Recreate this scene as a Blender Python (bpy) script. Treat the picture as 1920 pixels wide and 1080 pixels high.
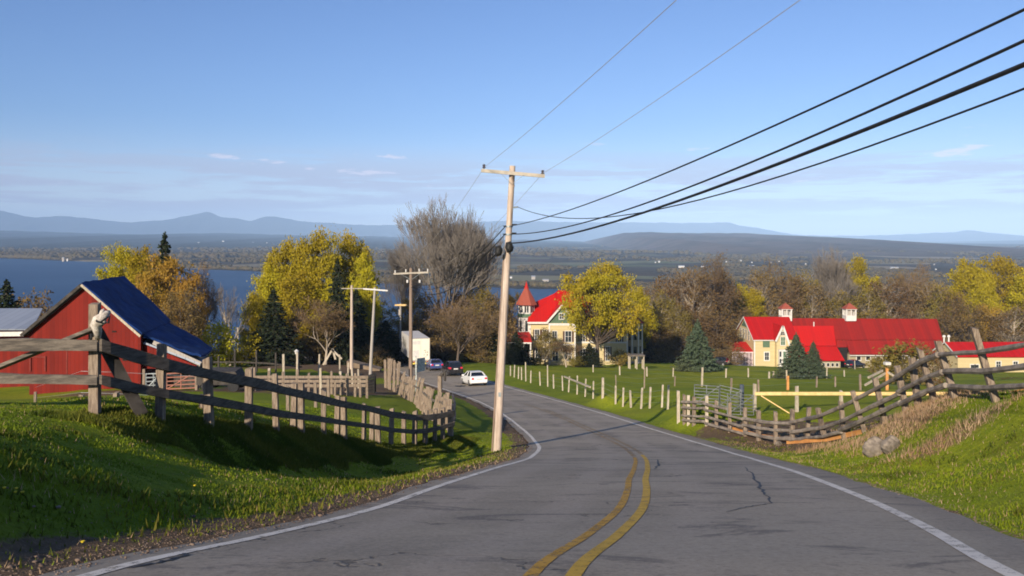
import bpy, math, random
import numpy as np
from mathutils import Vector, Matrix

# ------------------------------------------------------------------ scene, camera, sky, sun
for _o in list(bpy.data.objects):
    bpy.data.objects.remove(_o)
S = bpy.context.scene
COL = S.collection
R = math.radians

FOC = 1600.0            # focal length in photo pixels (1920 wide)
CX, HY = 960.0, 450.0   # centre column, eye-level row


def P(px, py, d):
    """photo pixel at forward distance d -> world point (eye at the origin)"""
    return Vector(((px - CX) / FOC * d, d, -(py - HY) / FOC * d))


cam_d = bpy.data.cameras.new('camera')
cam_d.sensor_width = 36
cam_d.lens = 36 * FOC / 1920
cam_d.shift_y = -(540 - HY) / 1920
cam_d.clip_start = 0.1
cam_d.clip_end = 80000
cam = bpy.data.objects.new('camera', cam_d)
cam.rotation_euler = (R(90), 0, 0)
COL.objects.link(cam)
S.camera = cam

SUN_EL, SUN_AZ = 20.5, 204.5   # azimuth clockwise from +Y (behind and to the left)
to_sun = Vector((math.sin(R(SUN_AZ)) * math.cos(R(SUN_EL)), math.cos(R(SUN_AZ)) * math.cos(R(SUN_EL)), math.sin(R(SUN_EL))))
ld = bpy.data.lights.new('sun', 'SUN')
ld.energy = 5.0
ld.angle = R(0.5)
ld.color = (1.0, 0.87, 0.70)
sun = bpy.data.objects.new('sun', ld)
sun.rotation_euler = to_sun.to_track_quat('Z', 'Y').to_euler()
COL.objects.link(sun)

W = bpy.data.worlds.new('World')
S.world = W
W.use_nodes = True


class NT:
    def __init__(s, tree):
        s.t = tree

    def n(s, typ, ins=None, **kw):
        nd = s.t.nodes.new(typ)
        for k, v in kw.items():
            setattr(nd, k, v)
        if ins:
            for k, v in ins.items():
                sock = nd.inputs[k]
                if hasattr(v, 'is_output') or isinstance(v, bpy.types.NodeSocket):
                    s.t.links.new(v, sock)
                else:
                    sock.default_value = v
        return nd

    def math(s, op, a, b=0.0, c=None, clamp=False):
        nd = s.t.nodes.new('ShaderNodeMath')
        nd.operation = op
        nd.use_clamp = clamp
        for i, v in enumerate([a, b] + ([c] if c is not None else [])):
            if isinstance(v, bpy.types.NodeSocket):
                s.t.links.new(v, nd.inputs[i])
            else:
                nd.inputs[i].default_value = v
        return nd.outputs[0]

    def mix(s, f, a, b):
        nd = s.t.nodes.new('ShaderNodeMix')
        nd.data_type = 'RGBA'
        for sock, v in ((nd.inputs[0], f), (nd.inputs[6], a), (nd.inputs[7], b)):
            if isinstance(v, bpy.types.NodeSocket):
                s.t.links.new(v, sock)
            else:
                if sock.type == 'RGBA' and len(v) == 3:
                    v = (*v, 1)
                sock.default_value = v
        return nd.outputs[2]

    def ramp(s, f, stops):
        nd = s.t.nodes.new('ShaderNodeValToRGB')
        s.t.links.new(f, nd.inputs[0])
        el = nd.color_ramp.elements
        while len(el) < len(stops):
            el.new(0.5)
        for e, (p, c) in zip(el, stops):
            e.position = p
            e.color = (c, c, c, 1) if isinstance(c, (int, float)) else (*c, 1)
        return nd.outputs[0]

    def rng(s, f, a, b, c=0.0, d=1.0, smooth=True):
        nd = s.t.nodes.new('ShaderNodeMapRange')
        nd.interpolation_type = 'SMOOTHSTEP' if smooth else 'LINEAR'
        s.t.links.new(f, nd.inputs[0])
        for i, v in enumerate((a, b, c, d)):
            nd.inputs[i + 1].default_value = v
        return nd.outputs[0]

    def noise(s, vec, scale, detail=4, rough=0.55, stretch=None, dist=0.0):
        if stretch is not None:
            mp = s.t.nodes.new('ShaderNodeMapping')
            s.t.links.new(vec, mp.inputs[0])
            mp.inputs['Scale'].default_value = stretch
            vec = mp.outputs[0]
        nd = s.t.nodes.new('ShaderNodeTexNoise')
        s.t.links.new(vec, nd.inputs['Vector'])
        nd.inputs['Scale'].default_value = scale
        nd.inputs['Detail'].default_value = detail
        nd.inputs['Roughness'].default_value = rough
        nd.inputs['Distortion'].default_value = dist
        return nd.outputs['Fac']


wt = W.node_tree
wt.nodes.clear()
w = NT(wt)
sky = w.n('ShaderNodeTexSky', sky_type='NISHITA')
sky.sun_disc = False
sky.sun_elevation = R(SUN_EL)
sky.sun_rotation = R(SUN_AZ)
sky.altitude = 100
sky.air_density = 1.0
sky.dust_density = 0.6
sky.ozone_density = 3.0
tc = w.n('ShaderNodeTexCoord')
sep = w.n('ShaderNodeSeparateXYZ', {0: tc.outputs['Generated']})
elev = sep.outputs[2]
# high thin stratus streaks above the horizon, broken small cumulus inside them
cl1 = w.noise(tc.outputs['Generated'], 2.6, 7, 0.62, (1.5, 1.5, 22.0), 0.25)
cl2 = w.noise(tc.outputs['Generated'], 9.0, 5, 0.6, (1.3, 1.3, 15.0), 0.1)
cm = w.math('ADD', w.math('MULTIPLY', cl1, 0.72), w.math('MULTIPLY', cl2, 0.28))
band = w.math('MULTIPLY', w.rng(elev, 0.012, 0.04), w.rng(elev, 0.115, 0.065))
cmask = w.math('MULTIPLY', w.rng(cm, 0.43, 0.53), band)
cmask = w.math('MULTIPLY', cmask, 0.85)
hz = w.math('MULTIPLY', w.rng(elev, 0.14, 0.0), 0.42)
skc = w.n('ShaderNodeVectorMath', {0: sky.outputs[0], 1: (0.74, 0.86, 1.16)}, operation='MULTIPLY').outputs[0]
c1 = w.mix(hz, skc, (9.2, 9.7, 11.0))
c2 = w.mix(cmask, c1, (4.1, 4.4, 5.9))
puff = w.noise(tc.outputs['Generated'], 11.0, 6, 0.55, (1.0, 1.0, 5.5), 0.2)
pm = w.math('MULTIPLY', w.rng(puff, 0.635, 0.70), w.math('MULTIPLY', w.rng(elev, 0.045, 0.07), w.rng(elev, 0.125, 0.095)))
c2 = w.mix(w.math('MULTIPLY', pm, 0.7), c2, (7.6, 7.2, 8.4))
bg = w.n('ShaderNodeBackground', {'Color': c2, 'Strength': 0.088})
wo = w.n('ShaderNodeOutputWorld', {'Surface': bg.outputs[0]})

S.render.engine = 'CYCLES'
S.view_settings.view_transform = 'Standard'
S.view_settings.look = 'None'
S.view_settings.exposure = 0.38
S.view_settings.gamma = 1
S.cycles.volume_bounces = 0
S.cycles.max_bounces = 6
S.cycles.filter_width = 1.8

# ------------------------------------------------------------------ materials


def new_mat(name):
    m = bpy.data.materials.new(name)
    m.use_nodes = True
    m.node_tree.nodes.clear()
    return m, NT(m.node_tree)


def finish(t, col, rough=0.8, bump=None, bstr=0.3, bdist=0.02, metal=0.0, spec=0.3, transl=None, alpha=None, coat=0.0):
    ins = {'Base Color': col if isinstance(col, bpy.types.NodeSocket) else (*col, 1), 'Roughness': rough,
           'Metallic': metal, 'Specular IOR Level': spec, 'Coat Weight': coat}
    p = t.n('ShaderNodeBsdfPrincipled', ins)
    if alpha is not None:
        t.t.links.new(alpha, p.inputs['Alpha'])
    if bump is not None:
        b = t.n('ShaderNodeBump', {'Height': bump, 'Strength': bstr, 'Distance': bdist})
        t.t.links.new(b.outputs[0], p.inputs['Normal'])
    out = p.outputs[0]
    if transl:
        tr = t.n('ShaderNodeBsdfTranslucent', {'Color': ins['Base Color']})
        mx = t.n('ShaderNodeMixShader', {0: transl, 1: out, 2: tr.outputs[0]})
        out = mx.outputs[0]
    t.n('ShaderNodeOutputMaterial', {'Surface': out})


def M(name, c1, c2=None, scale=4.0, rough=0.8, bump=0.0, stretch=None, metal=0.0, spec=0.3, lo=0.35, hi=0.65, bdist=0.02, coat=0.0, fine=None):
    m, t = new_mat(name)
    tcn = t.n('ShaderNodeTexCoord').outputs['Object']
    f = t.noise(tcn, scale, 6, 0.6, stretch)
    c2 = c2 or tuple(v * 0.8 for v in c1)
    col = t.mix(t.rng(f, lo, hi), c1, c2)
    if fine:
        g = t.noise(tcn, fine, 3, 0.6, stretch)
        col = t.mix(t.rng(g, 0.3, 0.7, 0.0, 0.35), col, tuple(v * 0.45 for v in c2))
    finish(t, col, rough, f if bump else None, bump, bdist, metal, spec, coat=coat)
    return m


def planks(name, c1, c2, width, rough=0.85, axis=0, metal=0.0, seam=0.5):
    """board siding / seamed roof: stripes along one object axis with per-board tone"""
    m, t = new_mat(name)
    tcn = t.n('ShaderNodeTexCoord').outputs['Object']
    sp = t.n('ShaderNodeSeparateXYZ', {0: tcn})
    v = t.math('DIVIDE', sp.outputs[axis], width)
    cell = t.math('FLOOR', v)
    fr = t.math('FRACT', v)
    wn = t.n('ShaderNodeTexWhiteNoise', {'W': cell}, noise_dimensions='1D')
    f = t.noise(tcn, 1.5, 5, 0.6)
    k = t.math('ADD', t.math('MULTIPLY', wn.outputs[0], 0.5), t.math('MULTIPLY', f, 0.5))
    col = t.mix(t.rng(k, 0.2, 0.8), c1, c2)
    edge = t.math('MINIMUM', fr, t.math('SUBTRACT', 1.0, fr))
    em = t.rng(edge, 0.0, 0.06)
    col = t.mix(t.math('MULTIPLY', t.math('SUBTRACT', 1.0, em), seam), col, tuple(x * 0.3 for x in c2))
    finish(t, col, rough, em, 0.4, 0.02, metal, 0.3)
    return m


def leafmat(name, ca, cb, cc, tr=0.35):
    m, t = new_mat(name)
    g = t.n('ShaderNodeNewGeometry')
    oi = t.n('ShaderNodeObjectInfo')
    tcn = t.n('ShaderNodeTexCoord').outputs['Object']
    f = t.noise(tcn, 0.45, 3, 0.5)
    col = t.mix(g.outputs['Random Per Island'], ca, cb)
    col = t.mix(t.rng(f, 0.42, 0.62), col, cc)
    hs = t.n('ShaderNodeHueSaturation', {'Color': col, 'Hue': t.math('ADD', 0.488, t.math('MULTIPLY', oi.outputs['Random'], 0.024)),
                                         'Value': t.math('ADD', 0.82, t.math('MULTIPLY', oi.outputs['Random'], 0.36))})
    finish(t, hs.outputs[0], 0.75, spec=0.15, transl=tr)
    return m


MT = {}
MT['wood_old'] = M('weathered_wood', (0.33, 0.26, 0.19), (0.17, 0.125, 0.09), 5.0, 0.9, 0.5, (5, 5, 0.7), fine=30)
MT['rail_old'] = M('weathered_rail', (0.24, 0.20, 0.155), (0.10, 0.085, 0.07), 3.0, 0.9, 0.5, (1, 1, 6), fine=25)
MT['rail_shaded'] = M('shaded_weathered_rail', (0.17, 0.14, 0.11), (0.075, 0.062, 0.05), 3.0, 0.9, 0.6, (1, 1, 6), fine=25)  # darker copy of the weathered rail: the near fence's shaded side painted in
MT['rail_dark'] = M('dark_rail', (0.075, 0.065, 0.055), (0.035, 0.03, 0.026), 3.0, 0.9, 0.4)
MT['wood_pale'] = M('pale_wood', (0.50, 0.44, 0.34), (0.33, 0.27, 0.19), 6.0, 0.85, 0.3, (4, 4, 0.7))
MT['log'] = M('grey_log', (0.33, 0.28, 0.225), (0.17, 0.14, 0.115), 3.0, 0.9, 0.5, (1, 1, 1), fine=22)
MT['wood_new'] = M('new_lumber', (0.78, 0.55, 0.24), (0.62, 0.40, 0.15), 4.0, 0.7, 0.2)
MT['wood_orange'] = M('orange_lumber', (0.62, 0.29, 0.09), (0.46, 0.20, 0.06), 3.0, 0.8, 0.2)
MT['pole'] = M('pole_wood', (0.66, 0.54, 0.43), (0.40, 0.31, 0.24), 3.0, 0.85, 0.5, (9, 9, 0.3), fine=14)
MT['pole_brown'] = M('pole_brown', (0.30, 0.22, 0.16), (0.18, 0.13, 0.10), 3.0, 0.85, 0.3, (9, 9, 0.35))
MT['pole_grey'] = M('pole_grey', (0.42, 0.38, 0.33), (0.30, 0.27, 0.24), 3.0, 0.85, 0.3, (9, 9, 0.35))
MT['arm'] = M('crossarm_wood', (0.46, 0.41, 0.33), (0.34, 0.30, 0.24), 4.0, 0.85, 0.3)
MT['steel'] = M('galvanised_steel', (0.35, 0.38, 0.38), (0.25, 0.28, 0.28), 8.0, 0.5, 0.1, metal=0.4)
MT['gate_green'] = M('gate_paint', (0.20, 0.21, 0.195), (0.13, 0.145, 0.135), 8.0, 0.5, 0.1)
MT['gate_red'] = M('rusty_gate', (0.34, 0.13, 0.09), (0.24, 0.13, 0.09), 8.0, 0.7, 0.1)
MT['black'] = M('black_rubber', (0.02, 0.02, 0.02), (0.012, 0.012, 0.012), 8.0, 0.6)
MT['porcelain'] = M('insulator', (0.05, 0.04, 0.045), (0.09, 0.08, 0.08), 8.0, 0.3)
MT['bleach'] = M('bleached_wood', (0.66, 0.60, 0.52), (0.36, 0.31, 0.25), 14.0, 0.9, 0.7, fine=40)
MT['barnred'] = planks('barn_red_boards', (0.19, 0.012, 0.005), (0.125, 0.008, 0.004), 0.28)
MT['tarp'] = M('blue_tarp', (0.007, 0.034, 0.145), (0.004, 0.020, 0.085), 1.1, 0.75, 0.9, spec=0.12, bdist=0.12)
MT['metalroof'] = planks('grey_metal_roof', (0.30, 0.33, 0.38), (0.24, 0.27, 0.32), 0.6, 0.45, 0, 0.2)
MT['white'] = M('white_paint', (0.66, 0.63, 0.58), (0.55, 0.53, 0.49), 3.0, 0.6)
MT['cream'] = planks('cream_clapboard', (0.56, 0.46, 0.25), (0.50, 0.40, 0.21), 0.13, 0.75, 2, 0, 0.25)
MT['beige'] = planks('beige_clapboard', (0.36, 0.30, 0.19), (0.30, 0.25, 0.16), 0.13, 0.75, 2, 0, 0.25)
MT['greenshingle'] = M('green_shingle', (0.11, 0.17, 0.10), (0.07, 0.11, 0.07), 5.0, 0.85)
MT['redroof'] = planks('red_metal_roof', (0.47, 0.008, 0.004), (0.40, 0.007, 0.004), 0.55, 0.55, 0, 0.0, 0.35)
MT['redroof_old'] = planks('faded_red_roof', (0.27, 0.009, 0.004), (0.20, 0.007, 0.004), 0.7, 0.7, 0, 0.0, 0.4)
MT['redslate'] = M('red_shingle', (0.34, 0.085, 0.05), (0.24, 0.055, 0.035), 3.0, 0.8, 0.2, (2, 2, 8))
MT['glass'] = M('window_glass', (0.02, 0.025, 0.03), (0.035, 0.045, 0.055), 1.0, 0.08, spec=0.7)
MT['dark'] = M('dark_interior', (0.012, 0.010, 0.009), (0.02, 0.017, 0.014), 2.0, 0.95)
MT['shutter'] = M('brown_shutter', (0.10, 0.055, 0.04), (0.07, 0.04, 0.03), 4.0, 0.7)
MT['gshutter'] = M('green_shutter', (0.10, 0.17, 0.10), (0.08, 0.13, 0.08), 4.0, 0.7)
MT['bark'] = M('bark', (0.13, 0.10, 0.075), (0.07, 0.052, 0.04), 3.0, 0.95, 0.4, (3, 3, 0.6))
MT['bark_pale'] = M('pale_bark', (0.42, 0.35, 0.26), (0.26, 0.21, 0.155), 2.0, 0.95, 0.4, (3, 3, 0.6))
MT['twig'] = M('grey_twigs', (0.18, 0.155, 0.13), (0.115, 0.10, 0.085), 0.6, 0.95)
MT['twig_brown'] = M('brown_twigs', (0.21, 0.145, 0.09), (0.13, 0.09, 0.058), 0.6, 0.95)
MT['leaf_yellow'] = leafmat('yellow_green_leaf', (0.46, 0.375, 0.02), (0.34, 0.30, 0.02), (0.50, 0.35, 0.025))
MT['leaf_gold'] = leafmat('golden_leaf', (0.47, 0.27, 0.04), (0.32, 0.20, 0.035), (0.40, 0.28, 0.035))
MT['leaf_maple'] = leafmat('maple_leaf', (0.52, 0.45, 0.025), (0.38, 0.35, 0.025), (0.56, 0.36, 0.03))
MT['leaf_olive'] = leafmat('olive_leaf', (0.26, 0.205, 0.04), (0.17, 0.14, 0.035), (0.30, 0.20, 0.04))
MT['leaf_brown'] = leafmat('bud_brown', (0.25, 0.155, 0.06), (0.16, 0.105, 0.045), (0.21, 0.16, 0.045))
MT['leaf_bright'] = leafmat('bright_leaf', (0.16, 0.19, 0.03), (0.22, 0.22, 0.03), (0.12, 0.15, 0.03))
MT['needle_dark'] = leafmat('dark_needles', (0.022, 0.035, 0.016), (0.035, 0.045, 0.02), (0.018, 0.026, 0.014), 0.1)
MT['needle_blue'] = leafmat('spruce_needles', (0.085, 0.115, 0.065), (0.055, 0.08, 0.048), (0.075, 0.085, 0.04), 0.1)
MT['stone'] = M('field_stone', (0.27, 0.225, 0.18), (0.12, 0.10, 0.08), 3.0, 0.9, 0.8, bdist=0.06, fine=14)
MT['carwhite'] = M('white_car_paint', (0.80, 0.79, 0.76), (0.76, 0.75, 0.72), 2.0, 0.25, spec=0.5, coat=0.5)
MT['cardark'] = M('dark_car_paint', (0.025, 0.022, 0.026), (0.02, 0.018, 0.02), 2.0, 0.2, spec=0.5, coat=0.6)
MT['carblue'] = M('blue_car_paint', (0.07, 0.10, 0.26), (0.06, 0.09, 0.22), 2.0, 0.25, spec=0.5, coat=0.5, metal=0.3)
MT['carglass'] = M('car_glass', (0.012, 0.016, 0.024), (0.012, 0.016, 0.02), 2.0, 0.05, spec=0.8)
MT['tyre'] = M('tyre', (0.02, 0.02, 0.02), (0.03, 0.03, 0.03), 8.0, 0.8)
MT['rim'] = M('rim', (0.45, 0.45, 0.46), (0.3, 0.3, 0.3), 8.0, 0.35, metal=0.7)
MT['taillight'] = M('tail_light', (0.65, 0.02, 0.03), (0.5, 0.02, 0.03), 8.0, 0.25, spec=0.6)
MT['yellowplate'] = M('yellow_bumper', (0.75, 0.62, 0.12), (0.6, 0.45, 0.08), 8.0, 0.5)
MT['trailer'] = M('trailer_white', (0.80, 0.76, 0.62), (0.74, 0.70, 0.58), 1.2, 0.45)
MT['trailer_shaded'] = M('trailer_shaded', (0.62, 0.60, 0.57), (0.54, 0.52, 0.50), 1.2, 0.5)  # greyer copy of the trailer white, the side's weaker sun painted in
MT['signback'] = M('sign_back', (0.55, 0.58, 0.55), (0.27, 0.30, 0.29), 5.0, 0.5, metal=0.3)
MT['trailer_green'] = M('trailer_graphic', (0.25, 0.24, 0.16), (0.40, 0.36, 0.25), 9.0, 0.5)
MT['straw'] = leafmat('dry_straw', (0.46, 0.31, 0.17), (0.34, 0.21, 0.11), (0.52, 0.37, 0.22), 0.3)
MT['flower'] = M('dandelion', (0.8, 0.62, 0.03), (0.75, 0.55, 0.03), 5.0, 0.8)

# ------------------------------------------------------------------ mesh building helpers


class MB:
    def __init__(s):
        s.v = []
        s.f = []

    def quad(s, a, b, c, d):
        i = len(s.v)
        s.v += [tuple(a), tuple(b), tuple(c), tuple(d)]
        s.f.append((i, i + 1, i + 2, i + 3))

    def poly(s, pts):
        i = len(s.v)
        s.v += [tuple(p) for p in pts]
        s.f.append(tuple(range(i, i + len(pts))))

    def box(s, lo, hi):
        (x0, y0, z0), (x1, y1, z1) = lo, hi
        s.hexa([(x0, y0, z0), (x1, y0, z0), (x1, y1, z0), (x0, y1, z0)], [(x0, y0, z1), (x1, y0, z1), (x1, y1, z1), (x0, y1, z1)])

    def hexa(s, bot, top):
        i = len(s.v)
        s.v += [tuple(p) for p in bot] + [tuple(p) for p in top]
        n = len(bot)
        s.f.append(tuple(i + k for k in reversed(range(n))))
        s.f.append(tuple(i + n + k for k in range(n)))
        for k in range(n):
            k2 = (k + 1) % n
            s.f.append((i + k, i + k2, i + n + k2, i + n + k))

    def slab(s, pts, th):
        """thick sheet: pts counter-clockwise seen from outside, thickness goes inwards"""
        p = [Vector(q) for q in pts]
        nrm = (p[1] - p[0]).cross(p[2] - p[0]).normalized()
        s.hexa([q - nrm * th for q in p], p)

    def beam(s, p0, p1, w, h, up=(0, 0, 1)):
        p0, p1 = Vector(p0), Vector(p1)
        d = (p1 - p0).normalized()
        side = d.cross(Vector(up))
        if side.length < 1e-4:
            side = d.cross(Vector((0, 1, 0)))
        side.normalize()
        u = side.cross(d).normalized()
        q = [side * (w / 2) * a + u * (h / 2) * b for a, b in ((-1, -1), (1, -1), (1, 1), (-1, 1))]
        s.hexa([p0 + k for k in q], [p1 + k for k in q])

    def strip(s, pts, w, h, jit=0.0, rg=None):
        """continuous rail through points, w horizontal thickness, h height"""
        pts = [Vector(p) for p in pts]
        n = len(pts)
        base = len(s.v)
        for i, p in enumerate(pts):
            d = (pts[min(i + 1, n - 1)] - pts[max(i - 1, 0)])
            d.z = 0
            d.normalize()
            sd = Vector((d.y, -d.x, 0))
            j = rg.uniform(-jit, jit) if rg else 0
            hh = h * (1 + (rg.uniform(-0.14, 0.14) if rg else 0))
            for a, b in ((-1, -1), (1, -1), (1, 1), (-1, 1)):
                s.v.append(tuple(p + sd * (w / 2 * a) + Vector((0, 0, hh / 2 * b + j))))
        for i in range(n - 1):
            a = base + i * 4
            for k in range(4):
                k2 = (k + 1) % 4
                s.f.append((a + k, a + k2, a + 4 + k2, a + 4 + k))
        s.f.append((base + 3, base + 2, base + 1, base))
        e = base + (n - 1) * 4
        s.f.append((e, e + 1, e + 2, e + 3))

    def tube(s, pts, rad, n=6, cap=True):
        pts = [Vector(p) for p in pts]
        if not hasattr(rad, '__len__'):
            rad = [rad] * len(pts)
        base = len(s.v)
        m = len(pts)
        ref = Vector((0.3, 0.9, 0.1))
        for i, p in enumerate(pts):
            d = (pts[min(i + 1, m - 1)] - pts[max(i - 1, 0)]).normalized()
            a = d.cross(ref)
            if a.length < 0.05:
                a = d.cross(Vector((1, 0, 0)))
            a.normalize()
            b = d.cross(a)
            for k in range(n):
                t = 2 * math.pi * k / n
                s.v.append(tuple(p + (a * math.cos(t) + b * math.sin(t)) * rad[i]))
        for i in range(m - 1):
            for k in range(n):
                k2 = (k + 1) % n
                s.f.append((base + i * n + k, base + i * n + k2, base + (i + 1) * n + k2, base + (i + 1) * n + k))
        if cap:
            s.f.append(tuple(base + k for k in reversed(range(n))))
            s.f.append(tuple(base + (m - 1) * n + k for k in range(n)))

    def cone(s, c, r0, r1, h, n=8, rot=0.0):
        c = Vector(c)
        b = [c + Vector((math.cos(rot + 2 * math.pi * k / n) * r0, math.sin(rot + 2 * math.pi * k / n) * r0, 0)) for k in range(n)]
        t = [c + Vector((math.cos(rot + 2 * math.pi * k / n) * r1, math.sin(rot + 2 * math.pi * k / n) * r1, h)) for k in range(n)]
        s.hexa(b, t)

    def build(s, name, mat, parent=None, off=None, smooth=False):
        if off is None:
            off = Vector((0, 0, 0))
        me = bpy.data.meshes.new(name)
        ox, oy, oz = off
        me.from_pydata([(v[0] - ox, v[1] - oy, v[2] - oz) for v in s.v], [], s.f)
        me.validate()
        me.materials.append(mat)
        if smooth:
            me.polygons.foreach_set('use_smooth', [True] * len(me.polygons))
        o = bpy.data.objects.new(name, me)
        COL.objects.link(o)
        if parent is not None:
            o.parent = parent
        else:
            o.location = off
        return o


def tag(o, label=None, cat=None, group=None, kind=None):
    if label:
        o['label'] = label
    if cat:
        o['category'] = cat
    if group:
        o['group'] = group
    if kind:
        o['kind'] = kind
    return o


def thing(name, loc, label, cat, group=None, rz=0.0):
    o = bpy.data.objects.new(name, None)
    o.empty_display_size = 0.2
    o.location = loc
    o.rotation_euler = (0, 0, rz)
    COL.objects.link(o)
    return tag(o, label, cat, group)


def copy_tree(o, parent=None):
    c = o.copy()
    COL.objects.link(c)
    c.parent = parent
    for ch in CHILD.get(o.name, []):
        copy_tree_child(ch, c)
    return c


def copy_tree_child(o, parent):
    c = o.copy()
    COL.objects.link(c)
    c.parent = parent
    for ch in CHILD.get(o.name, []):
        copy_tree_child(ch, c)


CHILD = {}


def register(o):
    """remember the children of a prototype once, so that copying it is quick"""
    ch = list(o.children)
    CHILD[o.name] = ch
    for c in ch:
        register(c)


def mesh_np(name, V, F, mat, parent=None, smooth=False, mats=None):
    me = bpy.data.meshes.new(name)
    V = np.asarray(V, dtype=np.float32)
    F = np.asarray(F, dtype=np.int32)
    me.vertices.add(len(V))
    me.vertices.foreach_set('co', V.ravel())
    k = F.shape[1]
    me.loops.add(F.size)
    me.loops.foreach_set('vertex_index', F.ravel())
    me.polygons.add(len(F))
    me.polygons.foreach_set('loop_start', np.arange(0, F.size, k, dtype=np.int32))
    me.polygons.foreach_set('loop_total', np.full(len(F), k, dtype=np.int32))
    if smooth:
        me.polygons.foreach_set('use_smooth', np.ones(len(F), dtype=bool))
    me.update()
    me.validate()
    me.materials.append(mat)
    o = bpy.data.objects.new(name, me)
    COL.objects.link(o)
    if parent is not None:
        o.parent = parent
    return o


# ------------------------------------------------------------------ terrain: road line, height function
ROAD = np.array([  # y, centre x, z
    (-40, 0.2, 6.2), (-25, -2.6, 3.3), (-12, -2.2, 1.05), (0, -0.95, -1.22), (3, -0.25, -1.80), (6.2, 0.33, -2.40), (8.1, 0.85, -2.82), (10.6, 1.46, -3.36), (13.1, 1.91, -3.86),
    (15.2, 2.22, -4.29), (18.8, 2.83, -5.05), (25.2, 3.75, -6.44), (31.6, 4.25, -7.70), (37, 4.15, -8.60), (43.5, 3.75, -9.60), (55.5, 2.6, -11.28),
    (70, 0.3, -13.15), (86, -3.9, -14.85), (100, -8.3, -16.10), (115, -11.9, -17.5), (128, -15.4, -18.8), (148, -22.5, -21.1), (168, -34, -23.5), (185, -50, -25.6), (200, -75, -27.4)])
BY = np.array([-80, -40, -25, -12, 0, 6.2, 15.2, 25.2, 37, 43.5, 55.5, 70, 86, 100, 115, 128, 148, 185, 230, 300, 420, 560, 700, 900])
BZ = np.array([12, 6.2, 3.3, 1.05, -1.22, -2.40, -4.29, -6.44, -8.60, -9.60, -11.28, -13.15, -14.85, -16.10, -17.5, -18.8, -21.6, -27.0, -33.0, -41.5, -56, -72, -84, -95])


def catmull(tab, n):
    out = []
    m = len(tab)
    for i in range(m - 1):
        p0 = tab[max(i - 1, 0)]
        p1, p2 = tab[i], tab[i + 1]
        p3 = tab[min(i + 2, m - 1)]
        dt = p2[0] - p1[0]
        # finite-difference tangents on the non-uniform table
        t1 = (p2 - p0) / max(p2[0] - p0[0], 1e-6) * dt
        t2 = (p3 - p1) / max(p3[0] - p1[0], 1e-6) * dt
        for k in range(n):
            t = k / n
            h = (2 * t**3 - 3 * t**2 + 1, t**3 - 2 * t**2 + t, -2 * t**3 + 3 * t**2, t**3 - t**2)
            out.append(h[0] * p1 + h[1] * t1 + h[2] * p2 + h[3] * t2)
    out.append(tab[-1])
    return np.array(out)


RL = catmull(ROAD, 16)[:, [1, 0, 2]]            # x, y, z along the road
_bl = catmull(np.stack([BY, BZ], 1), 12)


def Bz(y):
    return np.interp(y, _bl[:, 0], _bl[:, 1])


_seg = RL[1:, :2] - RL[:-1, :2]
_seglen2 = (_seg**2).sum(1)


def _road_near_true(x, y):
    """distance to the road centre, signed (+ right of it going away), and the road height there"""
    x = np.atleast_1d(np.asarray(x, float))
    y = np.atleast_1d(np.asarray(y, float))
    best = np.full(x.shape, 1e9)
    sgn = np.ones(x.shape)
    zz = np.zeros(x.shape)
    for i in range(len(_seg)):
        ax, ay = RL[i, 0], RL[i, 1]
        dx, dy = _seg[i]
        t = np.clip(((x - ax) * dx + (y - ay) * dy) / _seglen2[i], 0, 1)
        ex, ey = x - (ax + t * dx), y - (ay + t * dy)
        d2 = ex * ex + ey * ey
        m = d2 < best
        best[m] = d2[m]
        sgn[m] = np.where((dy * ex - dx * ey)[m] >= 0, 1, -1)
        zz[m] = (RL[i, 2] + t * (RL[i + 1, 2] - RL[i, 2]))[m]
    return np.sqrt(best) * sgn, zz


def road_near(x, y):
    """signed offset from the road centre and the road height: measured straight across the view near by, square to the road further on"""
    x = np.atleast_1d(np.asarray(x, float))
    y = np.atleast_1d(np.asarray(y, float))
    s1 = x - np.interp(y, RL[:, 1], RL[:, 0])
    z1 = np.interp(y, RL[:, 1], RL[:, 2])
    w_ = np.clip((y - 70) / 30.0, 0, 1)
    if not (w_ > 0).any():
        return s1, z1
    s2, z2 = _road_near_true(x, y)
    return s1 * (1 - w_) + s2 * w_, z1 * (1 - w_) + z2 * w_


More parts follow.
